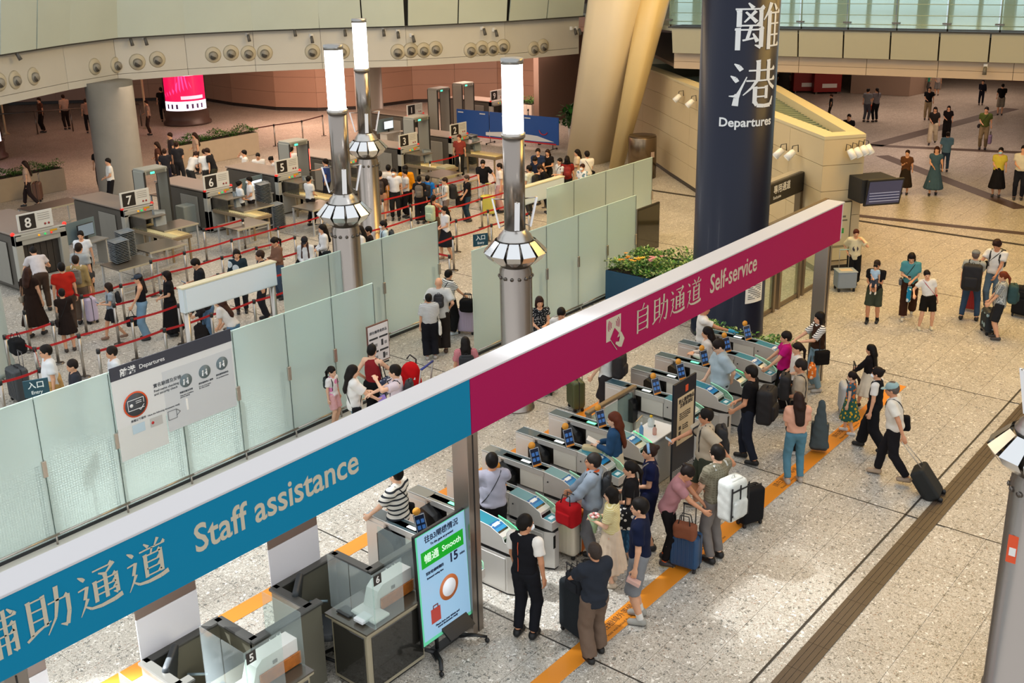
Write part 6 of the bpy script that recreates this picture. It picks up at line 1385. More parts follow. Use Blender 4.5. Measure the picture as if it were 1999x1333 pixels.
def planter(x0, x1, y0, y1, h, col, label, n, fol=.22, rz=0.0, flowers=False, light=False, seed=3):
    e = empty('planter', ((x0+x1)/2, (y0+y1)/2, 0), rz, label, 'planter'); w, d = x1-x0, y1-y0; m = mat(col, .45, var=.03)
    bx = MB().box((0, 0, h/2), (w, d, h), bev=.01); bx.build('box', m, e)
    for k in range(1, max(2, int(d/1.1))): box1('seam', (-w/2-.002, -d/2+d*k/max(2, int(d/1.1)), h/2), (.006, .012, h*.98), mat('#1a2c3c' if col.startswith('#1') or col.startswith('#2') else '#8c8678', .6), e)
    box1('soil', (0, 0, h), (w-.08, d-.08, .03), mat('#2c2119', .9), e)
    def reg(r): 
        x, y = r.uniform(-w/2-.02, w/2+.02), r.uniform(-d/2-.02, d/2+.02); return (x, y, h+r.random()**.7*fol*(.6+.4*math.sin(x*5+seed)*math.cos(y*4)))
    leaves('foliage', [G1, G2, G3]+([G4] if light else []), n, reg, e, seed=seed)
    if flowers:
        rnd = random.Random(9)
        for i in range(26):
            c, cx, cy = (('#e2992a', -.45, .55), ('#f1c64a', -.35, .30), ('#e79aa6', -.15, .0))[i % 3]; x, y = -w/2+.25+rnd.gauss(0, .13)+i % 3*.10, d/2-.45-.28*(i % 3)+rnd.gauss(0, .12); z = h+fol*.8+rnd.random()*.12
            f = MB()
            for k in range(6): a = k*1.047; f.add([(x, y, z), (x+.045*math.cos(a-.4), y+.045*math.sin(a-.4), z+.025), (x+.06*math.cos(a), y+.06*math.sin(a), z+.03), (x+.045*math.cos(a+.4), y+.045*math.sin(a+.4), z+.025)], [(0, 1, 2, 3)])
            f.build('flower', mat(c, .6), e)
    return e
planter(20.9, 22.75, 12.15, 14.35, .86, '#1f4a66', 'dark blue planter full of green shrubs and a flower cluster', 5200, fol=.34, flowers=True, light=True)
planter(18.75, 19.25, 8.5, 10.6, .55, '#3a4038', 'low trough of variegated green leaves beyond the last gate', 1400, fol=.42, light=True, seed=5)
planter(24.6, 28.7, 37.6, 38.2, .92, '#b7a792', 'long white planter with green shrubs behind the security lanes', 2600, fol=.40, seed=7)
planter(15.4, 20.0, 37.9, 38.5, .82, '#a8977f', 'long white planter at the far left with trailing greenery', 2600, fol=.40, seed=8)
planter(41.5, 45.0, 32.9, 33.5, .80, '#b9b0a4', 'pale planter against the grey wall beyond the blue banner', 1500, fol=.55, seed=11)
def palm(x, y):
    e = empty('potted_palm', (x, y, 0), 0, 'potted palm standing beside the cream raking pillar', 'plant'); MB().lathe((0, 0, 0), [(.16, 0), (.2, .3), (.22, .62), (.19, .62), (.18, .55)], 16).build('pot', M_WHITE, e)
    leaves('foliage', [G1, G3], 260, lambda r: (r.gauss(0, .2), r.gauss(0, .2), .6+r.random()*.9), e, size=(.15, .4), seed=4, up=1.4)
palm(38.2, 28.0)
# ------------------------------------------------------------------ blue banner, LED drum, far signs, kiosks
def blue_banner():
    a, b = Vector((35.75, 32.6)), Vector((36.15, 27.2)); L_ = (b-a).length; ang = math.atan2((b-a).y, (b-a).x)
    e = empty('advert_banner', (a.x, a.y, 0), ang, 'long blue banner wall with a train picture, on castors', 'banner'); m = mat('#1f4f9a', .4)
    n = 3
    for k in range(n): box1('banner_panel', (L_*(k+.5)/n, 0, .82), (L_/n-.03, .05, 1.16), m, e, .02)
    w = mat('#d4d9dd', .35); o = -.04 if True else .04
    MB().add([(L_*.30, o, .50), (L_*.55, o, .62), (L_*.80, o, .56), (L_*.96, o, .36), (L_*.80, o, .33), (L_*.3, o, .36)], [(0, 1, 2, 3, 4, 5)]).build('train_picture', w, e)
    MB().box((L_*.5, o, .27), (L_*.95, .01, .06)).build('red_stripe', mat('#b8232a', .5), e)
    MB().tube([(L_*.86+.22*math.cos(t), o-.01, .85+.22*math.sin(t)) for t in [3.3+.35*i for i in range(8)]], .02, 5).build('red_arc', mat('#b8232a', .5), e)
    for k in range(4): box1('white_print', (L_*(.05+.22*k), o, 1.28), (.3, .004, .05), w, e)
    for k in range(4):
        x = L_*(.04+.30*k); f = MB().tube([(x, -.3, .05), (x, .3, .05)], .02, 6).tube([(x, 0, .05), (x, 0, .3)], .02, 6); f.build('foot', M_STD, e)
        for q in (-.3, .3): MB().tube([(x-.02, q, .04), (x+.02, q, .04)], .04, 10).build('castor', M_DARK, e)
blue_banner()
def led_drum(x, y, r, z0, z1, lab, half=False):
    e = empty('led_drum', (x, y, 0), 0, lab, 'screen', 'round advertising screens'); v = math.atan2(-y, -x); n = 22; red = mat('#d0104a', .3, emit=1.1); pk = mat('#ff3d86', .3, emit=1.3); wh = mat('#f3e4f4', .3, emit=1.6)
    MB().lathe((0, 0, 0), [(r*1.12, 0), (r*1.12, .1), (r*1.02, .2), (r*1.02, z0-.05), (r*1.06, z0-.03), (r*1.06, z0)], 40).build('base', mat('#4a3a34', .4), e); MB().lathe((0, 0, 0), [(r*.97, z0), (r*.97, z1), (r, z1+.2)], 40).build('drum', M_DARK, e)
    def patch(nm, m, a0, a1, b0, b1, dr=0.0, k=10, sl=0):
        mb = MB()
        for i in range(k):
            p, q = a0+(a1-a0)*i/k, a0+(a1-a0)*(i+1)/k; R = r+dr; mb.add([(R*math.cos(v+p), R*math.sin(v+p), b0+sl*i), (R*math.cos(v+q), R*math.sin(v+q), b0+sl*(i+1)), (R*math.cos(v+q), R*math.sin(v+q), b1+sl*(i+1)), (R*math.cos(v+p), R*math.sin(v+p), b1+sl*i)], [(0, 1, 2, 3)])
        return mb.build(nm, m, e)
    patch('picture', red, -1.15, 1.15, z0, z1, 0, 24); H = z1-z0; patch('caption_band', wh, -1.15, 1.15, z0, z0+.14*H, .01, 24)
    patch('bottle_picture', wh, -.02, .50, z0+.52*H, z1, .012, 8); patch('picture_label', mat('#b01848', .4, emit=.6), .12, .38, z0+.60*H, z0+.66*H, .02, 4); patch('caption_strip', mat('#f2c0d0', .3, emit=1.0), -.2, .9, z0+.17*H, z0+.22*H, .012, 12)
    for i in range(9):
        t = -1.1+.17*i; mb = MB(); R = r+.006; mb.add([(R*math.cos(v+t), R*math.sin(v+t), z0+.25*H+.05*i), (R*math.cos(v+t+.07), R*math.sin(v+t+.07), z0+.2*H+.05*i), (R*math.cos(v-.1), R*math.sin(v-.1), z1-.02), (R*math.cos(v-.25), R*math.sin(v-.25), z1-.02)], [(0, 1, 2, 3)]); mb.build('fan_ray', pk, e)
    co = mat('#5a3a7a', .5)
    for i in range(8):
        if i in (3,): continue
        patch('caption_character', co, -.95+.24*i, -.85+.24*i, z0+.03*H, z0+.10*H, .02, 2)
led_drum(31.9, 47.4, 1.05, .75, 4.0, 'drum-shaped screen glowing pink and white behind the planters'); 
x_, y_ = gp(-38, 310); led_drum(x_, y_, 1.0, .75, 3.6, 'second drum-shaped pink screen, mostly cut off by the left edge')
# ------------------------------------------------------------------ right half: fence, exclusive signs, bin, display
def excl_fence():
    e = empty('glass_fence', (0, 10.82, 0), 0, 'glass fence with steel posts and dark exclusive lane boards', 'fence'); br = mat('#8a7a64', .35, metal=.7)
    for x in (21.6, 22.72, 23.0, 24.07, 24.3, 25.45): box1('post', (x, 0, 1.1), (.10, .12, 2.2), br, e, .005)
    for a, b in ((21.65, 22.68), (23.05, 24.02), (24.35, 25.4)): box1('glass_pane', ((a+b)/2, 0, .98), (b-a, .012, 1.7), clear_glass('#c6cfae', .22), e); box1('base_rail', ((a+b)/2, 0, .06), (b-a, .06, .08), br, e)
    k = mat('#2e241c', .5)
    for a, b, s_ in ((23.05, 24.02, '專用通道'), (24.35, 25.4, 'Exclusive')):
        q = box1('header_board', ((a+b)/2, -.03, 2.02), (b-a, .05, .36), k, e); text('lettering', s_, ((a+b)/2, -.06, 1.95), (1, 0, 0), (0, 0, 1), .19, M_WHITE, e, align='CENTER', bold=.002)
    box1('top_rail', (23.5, 0, 2.2), (4.0, .10, .06), br, e)
excl_fence()
def excl_sign():
    e = empty('exclusive_lane_sign', (24.4, 12.2, 0), 0, 'dark hanging board reading exclusive, right of the blue column', 'sign')
    z0, z1 = 1.95, 2.55; box1('board', (1.35, 0, 2.22), (2.6, .12, .52), mat('#25211b', .45), e, .01); box1('top_cap', (1.3, .1, 2.50), (2.4, .2, .05), mat('#9a9488', .4), e); 
    text('lettering', '專用通道', (.80, -.065, 2.22), (1, 0, 0), (0, 0, 1), .24, M_WHITE, e, bold=.002); text('latin_lettering', 'Exclusive', (.80, -.065, 2.06), (1, 0, 0), (0, 0, 1), .12, M_WHITE, e)
    for x in (.2, 2.5): box1('post', (x, .02, 1.0), (.16, .16, 2.0), mat('#8a7a64', .35, metal=.7), e)
excl_sign()
def small_bin(x, y):
    e = empty('steel_drum', (x, y, 0), 0, 'tall bronze steel drum standing by the curved cream wall', 'bin'); MB().lathe((0, 0, 0), [(.52, 0), (.52, 1.50), (.50, 1.53)], 36).build('body', steel('#7d6c58', .25), e); MB().lathe((0, 0, 1.53), [(.51, 0), (.49, .03)], 36).build('lid', mat('#5a4a38', .35, metal=.5), e)
    v = math.atan2(-y, -x); box1('notice', (.53*math.cos(v+.8), .53*math.sin(v+.8), .9), (.02, .16, .2), mat('#b8a090', .6), e, rz=v+.8)
small_bin(33.8, 21.6)
def right_display():
    x, y = 24.05, 15.45; e = empty('dark_display', (x, y, 0), 0, 'dark free-standing display panel beside the blue planter', 'screen')
    box1('casing', (.45, 0, .95), (1.15, .06, 1.30), mat('#1d1b17', .25), e, .01); box1('glass_face', (.45, -.033, .95), (1.06, .008, 1.20), mat('#3a3626', .08, spec=.8), e); box1('edge_trim', (-.13, 0, .95), (.03, .08, 1.32), mat('#8d8d8a', .3, metal=.7), e)
    for s_ in (.1, .8): box1('foot', (s_, 0, .05), (.06, .6, .08), M_DARK, e); box1('stand_leg', (s_, 0, .2), (.05, .05, .3), M_DARK, e)
right_display()
def fids():
    e = empty('flight_style_monitor', (27.2, 10.45, 0), math.radians(-38), 'black boxed train-time monitor on the cream wall corner', 'screen'); e.name = 'wall_monitor'
    box1('housing', (0, -.1, 2.25), (.95, .75, .62), M_DARK, e, .01); s_ = MB().box((.12, -.52, 2.22), (1.0, .06, .72), M=Matrix.Rotation(math.radians(12), 3, 'X')).build('screen_case', M_DARK, e); MB().box((.12, -.556, 2.215), (.92, .01, .62), M=Matrix.Rotation(math.radians(12), 3, 'X')).build('screen', mat('#3c3f5a', .3, emit=.25), e)
    for k in range(7): MB().box((.12, -.565, 2.42-.07*k), (.84, .004, .022)).build('text_row', mat('#8c90a8', .4, emit=.3), e)
fids()
def wall_map():
    a, b = Vector((26.3, 11.35)), Vector((27.25, 10.65)); d = (b-a).normalized(); n = Vector((-(-d.y), -d.x)); n = Vector((d.y, -d.x))
    e = empty('wall_map', (26.42+n.x*.05, 11.2+n.y*.05, 0), math.atan2(d.y, d.x), 'framed cream information map on the wall under the monitor', 'sign'); box1('frame', (.30, -.02, 1.1), (.72, .04, 1.6), mat('#3c342a', .5), e); box1('sheet', (.30, -.045, 1.1), (.66, .012, 1.54), mat('#c8bd98', .5), e)
    for k, (x, z, w, h, c) in enumerate(((.2, 1.62, .10, .06, '#3a3a3a'), (.3, 1.50, .4, .05, '#6a6656'), (.3, 1.40, .5, .04, '#6a6656'), (.40, 1.12, .14, .14, '#3f9a4a'), (.18, .95, .16, .10, '#c04a30'), (.3, .70, .5, .06, '#8a8468'))): box1('print', (x, -.054, z), (w, .005, h), mat(c, .5), e)
wall_map()
# floodlights clipped to the walls and cameras under the fascia
def flood(p, aim, lab, grp, s_=1.0):
    e = empty('spotlight', p, 0, lab, 'spotlight', grp); A = Vector(aim)-Vector(p); A.normalize(); q = A.to_track_quat('Z', 'Y').to_matrix()
    MB().tube([tuple(q @ Vector((0, 0, -.12*s_))), tuple(q @ Vector((0, 0, .16*s_)))], [.085*s_, .105*s_], 14).build('lamp_head', M_WHITE, e); MB().tube([tuple(q @ Vector((0, 0, .16*s_))), tuple(q @ Vector((0, 0, .165*s_)))], .09*s_, 14).build('lens', mat('#d8d4c4', .2, emit=.4), e)
    MB().tube([(0, 0, 0), (-A.x*.06, -A.y*.06, .22*s_), (-A.x*.26, -A.y*.26, .24*s_), (-A.x*.28, -A.y*.28, .05)], .014*s_, 6).build('bracket', M_DARK, e)
def onwall(u, v, a, b):
    d = ray(u, v); A = np.array([[d[0], -(b[0]-a[0])], [d[1], -(b[1]-a[1])]]); t, w = np.linalg.solve(A, np.array(a)); return Vector((d[0]*t, d[1]*t, CAMH+d[2]*t))
for ci, (u, v) in enumerate(((1513, 293), (1540, 297), (1563, 300))):
    p = onwall(u, v, (34.6, 20.9), (26.3, 11.35)); n_ = Vector((-.755, .656, 0)) if False else Vector((-(20.9-11.35), 34.6-26.3, 0)).normalized(); n_ = n_ if n_.dot(Vector((-1, 0, 0))) > 0 else -n_; p = p+n_*.28; flood(tuple(p), tuple(p+n_+Vector((0, 0, -.9))), 'white spotlight clipped to the cream wall, %s one right of the blue column' % ('first', 'second', 'third')[ci], 'spotlights on the cream wall')
for ci, (u, v) in enumerate(((1337, 190), (1362, 200), (1262, 153))):
    p = onwall(u, v, (34.6, 20.9), (26.3, 11.35)) if u > 1300 else onwall(u, v, (36.9, 23.6), (35.6, 22.0)); n_ = Vector((-.755, .656, 0)); p = p+n_*.26; flood(tuple(p), tuple(p+n_+Vector((0, 0, -.9))), ('white spotlight on the curved cream wall, left of a pair', 'white spotlight on the curved cream wall, nearest the blue column', 'white spotlight on the curved wall right beside the raking pillar')[ci], 'spotlights on the curved wall')
for ci, (u, v) in enumerate(((1652, 296), (1664, 293), (1676, 289), (1686, 287))):
    p = onwall(u, v, (26.3, 11.35), (27.25, 10.65)); n_ = Vector((-.59, -.80, 0)); p = p+n_*.25; flood(tuple(p), tuple(p+n_*.6+Vector((.3, 0, -.7))), 'white spotlight above the monitor, %s of four from the left' % ('first', 'second', 'third', 'last')[ci], 'spotlights above the monitor', .9)
ORD2 = ['first', 'second', 'third', 'fourth', 'fifth', 'sixth', 'seventh', 'eighth', 'ninth', 'tenth', 'eleventh', 'twelfth', 'thirteenth', 'fourteenth', 'fifteenth']
for ci, (u, v) in enumerate(((20, 108), (253, 80), (281, 79), (483, 72), (575, 62), (608, 75), (674, 62), (749, 62), (777, 66), (803, 74), (941, 60), (964, 63), (1115, 60), (1124, 60), (1924, 135))):
    if u < 1200: 
        d = ray(u, v); best = None
        for a, b in zip(MEZ[:-1], MEZ[1:]):
            A = np.array([[d[0], -(b[0]-a[0])], [d[1], -(b[1]-a[1])]]); t, w = np.linalg.solve(A, np.array(a))
            if -.02 <= w <= 1.02: best = Vector((d[0]*t, d[1]*t, CAMH+d[2]*t)); u_ = Vector((b[0]-a[0], b[1]-a[1], 0)).normalized(); n_ = Vector((u_.y, -u_.x, 0))
        if best is None: continue
        p = best+n_*.22
    else: p = onwall(u, v, (34.2, 20.6), (37.0, 7.6)); n_ = Vector((-1, -.2, 0)).normalized(); p = p+n_*.2
    e = empty('security_camera', tuple(p), 0, 'small camera hung under the %s' % ('curved fascia, %s from the left' % ORD2[ci] if u < 1200 else 'right-hand storey edge'), 'camera', 'cameras under the fascia' if u < 1200 else None)
    MB().tube([(0, 0, .10), tuple(n_*.10+Vector((.03, 0, -.14)))], [.05, .065], 10).build('camera_body', mat('#55534e', .5), e); MB().tube([(0, 0, .05), tuple(-n_*.2+Vector((0, 0, .10)))], .02, 6).build('arm', M_WHITE, e); box1('mount', tuple(-n_*.19+Vector((0, 0, .1))), (.12, .12, .14), M_WHITE, e, .01)
def far_right():
    # hanging guide signs, kiosks, cleaning sign of the far corridor
    e = empty('hanging_sign', (52.5, 22.2, 0), -1.34, 'black hanging meeting point sign in the far corridor', 'sign'); box1('board', (0, 0, 3.1), (5.0, .12, .62), M_DARK, e); text('lettering', '集合點', (-.6, -.07, 3.16), (1, 0, 0), (0, 0, 1), .32, M_WHITE, e); text('latin_lettering', 'Meeting Point', (-.75, -.07, 2.92), (1, 0, 0), (0, 0, 1), .2, M_WHITE, e); box1('yellow_field', (1.0, -.065, 3.1), (.5, .01, .36), mat('#d8b92a', .4, emit=.6), e)
    e = empty('hanging_sign', (56.5, 18.2, 0), -1.34, 'long black hanging sign with a green light in the far corridor', 'sign'); box1('board', (0, 0, 3.1), (6.0, .12, .5), M_DARK, e); box1('green_field', (.6, -.065, 3.1), (.7, .01, .2), mat('#30c050', .4, emit=1.5), e)
    for k, (u, v) in enumerate(((1572, 180), (1612, 182))):
        x, y = gp(u, v); e = empty('red_kiosk', (x, y, 0), -.9, 'dark red kiosk, %s of two in the far corridor' % ('left' if k == 0 else 'right'), 'kiosk', 'red kiosks'); box1('cabinet', (0, 0, 1.15), (1.5, .6, 2.1), mat('#8c1410', .45), e, .02); box1('white_print', (.1, -.31, .45), (.8, .01, .22), M_WHITE, e)
        for s_ in (-1, 1): box1('leg', (s_*.6, 0, .05), (.08, .5, .12), M_STD, e)
    x, y = gp(1760, 174); e = empty('caution_sign', (x, y, 0), -.9, 'yellow folding wet-floor sign in the far corridor', 'sign')
    for s_ in (-1, 1): MB().quadslab((-.25, s_*.22, 0), (.25, s_*.22, 0), (.16, 0, .95), (-.16, 0, .95), .02).build('leaf', mat('#e0b41c', .5), e)
    x, y = gp(1800, 168); steel_table(x, y, 3.0, .9, 'long low counter in the far corridor behind the yellow sign', h=.9)
    # concourse furniture far left, behind the planters
    e = empty('guard_rail', (26.5, 50.5, 0), -.5, 'steel guard rail of the dim concourse at upper left', 'railing')
    for k in range(6): MB().cyl((k*1.6-4, 0), .03, 0, 1.1, 8).build('post', M_STD, e)
    MB().tube([(-4, 0, 1.08), (4, 0, 1.08)], .03, 8).build('rail', M_STD, e)
    x, y = gp(288, 250); e = empty('roof_prop', (x, y, 0), 0, 'thin pale pole hanging with a flared foot near the pink drum screen', 'pole'); MB().lathe((0, 0, 0), [(.2, 0), (.05, .12), (.05, 4.0)], 12).build('pole', mat('#c0ab88', .5), e)
    x, y = gp(12, 262); e = empty('roof_prop', (x, y, 0), 0, 'thin pale pole with a flared foot at the upper left edge', 'pole'); MB().lathe((0, 0, 0), [(.2, 0), (.05, .12), (.05, 4.0)], 12).build('pole', mat('#c0ab88', .5), e)
far_right()
lamp_right()
# ------------------------------------------------------------------ the people of the hall
def img(face, x, y): return math.degrees(math.atan2(y, x))+(face-90)          # 0 right, 90 away, 180 left, 270 towards the viewer
def FT(u, v, ty, face, top, bot, hair, label, hx=None, **k):
    """standing at floor point (u,v); height from the pixel row of the crown"""
    x, y = gp(u, v); h = k.pop('h', None) or min(1.86, max(.9, hz(ty, x, y))); return person(x, y, img(face, x, y), h, top, bot, hair, label, **k)
def HD(u, v, h, face, top, bot, hair, label, **k):
    """placed by the crown of the head"""
    x, y = gp(u, v, h-k.pop('drop', 0.0)); return person(x, y, img(face, x, y), h, top, bot, hair, label, **k)
BK = '#17120f'; BR = '#2c1b13'
def case(u, v, face, label, col, **k): x, y = gp(u, v); return suitcase(x, y, img(face, x, y), label, col, **k)
# --- by the gates, nearest first
a = FT(1028, 1240, 1004, 62, ('vest', '#18181c', {'under': '#e9e3da'}), ('trousers', '#1a1b20'), ('short', BK), 'staff man in a dark vest and white shirt sleeves, seen from behind', R='down', L=(.20, .12, .84), det=2, hy=-35, extra=('mask',), skin='b', shoes='#101012')
r = MB().tube([tuple(march(a['top'], a['up'](-.035, 0, z), np.array([0, -1., 0]))+V3(0, -.012, 0)) for z in (.98, 1.06, 1.14, 1.22, 1.30, 1.37)], .005, 5); me = r.mesh('piping'); me.materials.append(mat('#c8502a', .6)); o = link('piping', me, a['root']); o.scale = (a['s'],)*3
a = FT(1160, 1283, 1060, 122, ('loose', '#2a2e36'), ('wide', '#6d5a4c'), ('buzz', '#3a302a'), 'man in a dark tee and brown wide trousers beside the big black suitcase', R=(.05, .27, 1.16), L=(.16, .40, 1.0), det=2, legs='shift', skin='b', shoes='#14120f', sole='#d8cfc8')
case(1132, 1236, 40, 'big black soft suitcase standing before the man in brown trousers', '#22272b', size=(.50, .72, .34), soft=True, handle=.28, hcol='#2a2a2a')
def loose_bag(name, u, v, z, size, col, label, rd=.06, face=0, handle=True, hc='#1a1a1a', cat='bag', par=None):
    x, y = gp(u, v, z); e = empty(name, (x, y, z), math.radians(img(face, x, y))-PI/2, label, cat); w, h, d = size
    link('bag', mesh_np('bag', [Field().bx((0, 0, h/2), (w/2, d/2, h/2), None, rd=rd).mesh(.014, fold=.004, seed=u)], [cloth(col)]), e)
    link('pocket', mesh_np('pocket', [Field().bx((0, -d/2, h*.4), (w*.36, .025, h*.26), None, rd=.02).mesh(.012)], [cloth(col)]), e)
    if handle:
        for q in (-1, 1): MB().tube([(-w*.25, q*d*.3, h-.01), (-w*.18, q*d*.2, h+.12), (w*.18, q*d*.2, h+.12), (w*.25, q*d*.3, h-.01)], .008, 6).build('handle', mat(hc, .6), e)
    return e
loose_bag('camera_bag', 1127, 1152, .82, (.30, .26, .20), '#24262a', 'black camera bag resting on top of the big black suitcase', face=40)
a = FT(1246, 1210, 971, 172, ('tee', '#141b33', {'slv': .7}), ('shorts', '#7d7f82'), ('short', BK), 'young man in navy polo and grey shorts with white socks', R=(.20, .10, .82), L='down', det=2, shoes='#9c9a92', sole='#4a4a4a', socks='#d9d6cf', skin='a', extra=('glasses',))
papers(a, 'folded pink and white leaflets in the hand of the navy polo man', hand='L', col='#cfa79a', size=(.09, .17, .05), name='leaflets', cat='leaflet', dz=-.06)
a = FT(1192, 1140, 950, 168, ('blouse', ('stripe', '#d8c987', '#efe6bf', 1.6), {'hem': .97}), ('skirt', '#d9c4ab', .30), ('bob', BK), 'woman in a yellow striped top and long cream skirt', R='phone', L='phone', det=2, fem=True, shoes='#c9b8a2', skin='d')
a0 = a; w_ = wpt(a, (0, .26, 1.05)); e = empty('bouquet', w_, 0, 'small bouquet wrapped in pink and green paper held by the yellow top woman', 'flowers')
MB().lathe((0, 0, -.16), [(.02, 0), (.04, .1), (.10, .26), (.02, .2)], 12).build('paper_wrap', mat('#9ab48a', .7), e)
for i in range(9): MB().lathe((.05*math.cos(i*2.4), .05*math.sin(i*2.4), .08), [(.005, 0), (.032, .03), (.006, .05)], 7).build('flower', mat('#d88a86' if i % 2 else '#efe0dc', .6), e)
case(1108, 1080, 55, 'tall suitcase, orange on one side and cream on the other', '#ddd3bf', size=(.44, .68, .30), rib=True, handle=0, trim='#1b1b1b')
cs = [o for o in C.objects if o.name.startswith('suitcase')][-1]
link('orange_shell', mesh_np('orange_shell', [Field().bx((0, .085, .40), (.223, .075, .343), None, rd=.05).mesh(.02)], [mat('#e8762a', .4)]), cs)
for z in (.22, .58): box1('latch', (-.225, 0, z), (.02, .07, .05), mat('#1b1b1b', .4), cs)
loose_bag('red_bag', 1110, 1022, .72, (.34, .34, .24), '#a8161c', 'red shiny shopping bag standing on the orange and cream suitcase', face=50)
a = HD(1157, 884, 1.72, 172, ('hoodie', '#8c97a3'), ('trousers', '#6b6c70'), ('buzz', '#26211e'), 'man in a grey hoodie with an orange collar, reaching to his luggage', R='push', L='push', det=2, hp=4, extra=('glasses',), skin='b'); 
me = MB().tube([tuple(a['up'](.085*math.cos(t), -.01+.075*math.sin(t), 1.435+.01*math.sin(t*2))) for t in [i*PI/6 for i in range(12)]], .024, 8, close=True).mesh('collar'); me.materials.append(cloth('#c4582c')); o = link('collar', me, a['root']); o.scale = (a['s'],)*3
backpack(a, '#1d2024', 'small black backpack of the grey hoodie man', size=(.26, .34, .12))
a = HD(1232, 899, 1.62, 176, ('tee', '#1b191a'), ('skirt', ('vstripe', '#20405a', '#2c5470', 2.5), .32), ('pony', BK, .20), 'woman in a black tee and pleated blue skirt with a patterned bag', R='phone', L='belly', det=2, fem=True, shoes='#a8a094'); 
strapbag(a, ('print', '#17171a', '#c8c4bc', .8), 'large black shoulder bag with white motifs', side=-1, size=(.42, .34, .14), cross=False, low=.98, strap='#17171a', name='patterned_bag')
a = HD(1270, 866, 1.68, 184, ('tee', '#171c3c'), ('shorts', '#151a30'), ('bun', '#30201a'), 'woman in a navy tee with a pale blue headband', R='belly', L='belly', det=2, fem=True, fat=1.05); hd_ = a['hd']
me = MB().tube([tuple(hd_(.092*math.cos(t), .015, .118+.106*math.sin(t))) for t in [i*PI/9 for i in range(10)]], .022, 6, flat=(1, .35)).mesh('headband'); me.materials.append(mat('#7fa6cc', .6)); o = link('headband', me, a['root']); o.scale = (a['s'],)*3
strapbag(a, '#c7b9a6', 'small pale bag on a patterned strap worn by the headband woman', side=1, strap='#9a8f82')
a = FT(1300, 1098, 906, 352, ('tee', '#a9787a', {'hem': .86}), ('leggings', '#171415'), ('bun', '#1d1512'), 'woman in a mauve tee bending over the blue suitcase', R=(.10, .50, .96), L=(.12, .44, .98), lean=22, nod=14, det=2, fem=True, shoes='#3a3230', sole='#d9c86a', socks='#e0602a', h=1.66, skin='b')
case(1338, 1108, 250, 'dark blue hard suitcase with a brown tote on top', '#20466b', size=(.42, .52, .27), handle=.38, hcol='#2a2a2a')
loose_bag('brown_tote', 1337, 1050, .60, (.34, .24, .17), '#7c4a34', 'brown leather tote lying on the blue suitcase', face=250)
a = FT(1392, 1092, 868, 140, ('blouse', ('plaid', '#6a6452', '#7d7764', 1.5)), ('trousers', '#76706c'), ('short', BK), 'young man in an olive shirt and grey trousers with a white duffel pack', R='push', L='low', det=2, shoes='#131212', legs='stand', skin='d')
backpack(a, '#c9ccc6', 'big white and black duffel backpack on the olive shirt man', size=(.36, .58, .26), straps='#c2c4be', drop=.08)
case(1462, 1022, 130, 'black suitcase standing behind the white duffel pack', '#151517', size=(.40, .58, .25), soft=True, handle=0)
a = FT(1372, 995, 823, 186, ('loose', '#b3a58f', {'hem': .88}), ('shorts', '#3c4034'), ('short', BK), 'man in a beige tee and dark green shorts with a black backpack', R=(.16, .44, 1.10), L=(.28, -.34, 1.0), det=2, extra=('glasses',), legs='step', shoes='#b0a89c', skin='b', h=1.74)
backpack(a, '#1a1a1c', 'black backpack worn by the man in beige tee and green shorts', size=(.31, .50, .18)); phone(a, 'pale smartphone held out by the man in the beige tee', hand='R', col='#d8d8dc')
a = FT(1458, 900, 713, 164, ('tee', '#141214'), ('trousers', '#20242f'), ('short', '#18120f'), 'tall man in black tee entering a gate with a huge black backpack', R='belly', L=(.2, .2, .95), det=2, legs='step', shoes='#101010', sole='#8a8a88', extra=('glasses',), skin='b')
backpack(a, '#161314', 'huge black backpack of the tall man in black', size=(.40, .60, .26), drop=.05)
a = FT(1548, 940, 766, 108, ('blouse', '#d9a389', {'hem': .98}), ('jeans', '#547f90'), ('long', '#2a1a14', .26), 'woman in a peach top and blue jeans on the orange line', R='belly', L='belly', det=2, fem=True, shoes='#a79a8c', sole='#d8d0c4', legs=((.12, .02, 0), (-.12, -.03, 0)))
a = HD(1565, 700, 1.74, 178, ('tee', '#a99a84'), ('wide', '#1e1c1c'), ('short', '#221a16'), 'man in a khaki tee reading a blue phone, black bag on his chest', R='chest', L='belly', det=2, shoes='#d9d6d0', skin='b', fat=1.05)
backpack(a, '#1d1b1c', 'black backpack carried on the chest of the khaki tee man', front=True, size=(.30, .44, .18)); phone(a, 'blue smartphone of the khaki tee man', hand='R', col='#3f66c0', scr='#9fc0e8')
x, y = gp(1597, 885); e = empty('garment_bag', (x, y, 0), math.radians(img(90, x, y))-PI/2, 'long grey garment hanging over a case behind the peach top woman', 'garment'); F = Field().rc((0, 0, .95), (0, 0, .12), .06, .17, sq=.5, n=(0, 1, 0), cut=1.0); link('cloth', mesh_np('cloth', [F.mesh(.02, fold=.006)], [cloth('#4a5456')]), e); F = Field().bx((0, .08, .30), (.15, .07, .26), None, rd=.04); link('case_shell', mesh_np('case_shell', [F.mesh(.02)], [mat('#3a4244', .5)]), e)
a = HD(1536, 646, 1.60, 184, ('tee', '#b8156e', {'slv': .55}), ('trousers', '#1a1617'), ('short', '#1a1210'), 'woman in a magenta tee pulling a suitcase through the gates', R='push', L='push', det=2, fem=True, fat=1.08); 
case(1508, 770, 180, 'dark suitcase pushed by the woman in magenta', '#1e1d20', size=(.36, .48, .22), soft=True, handle=.42, hcol='#222')
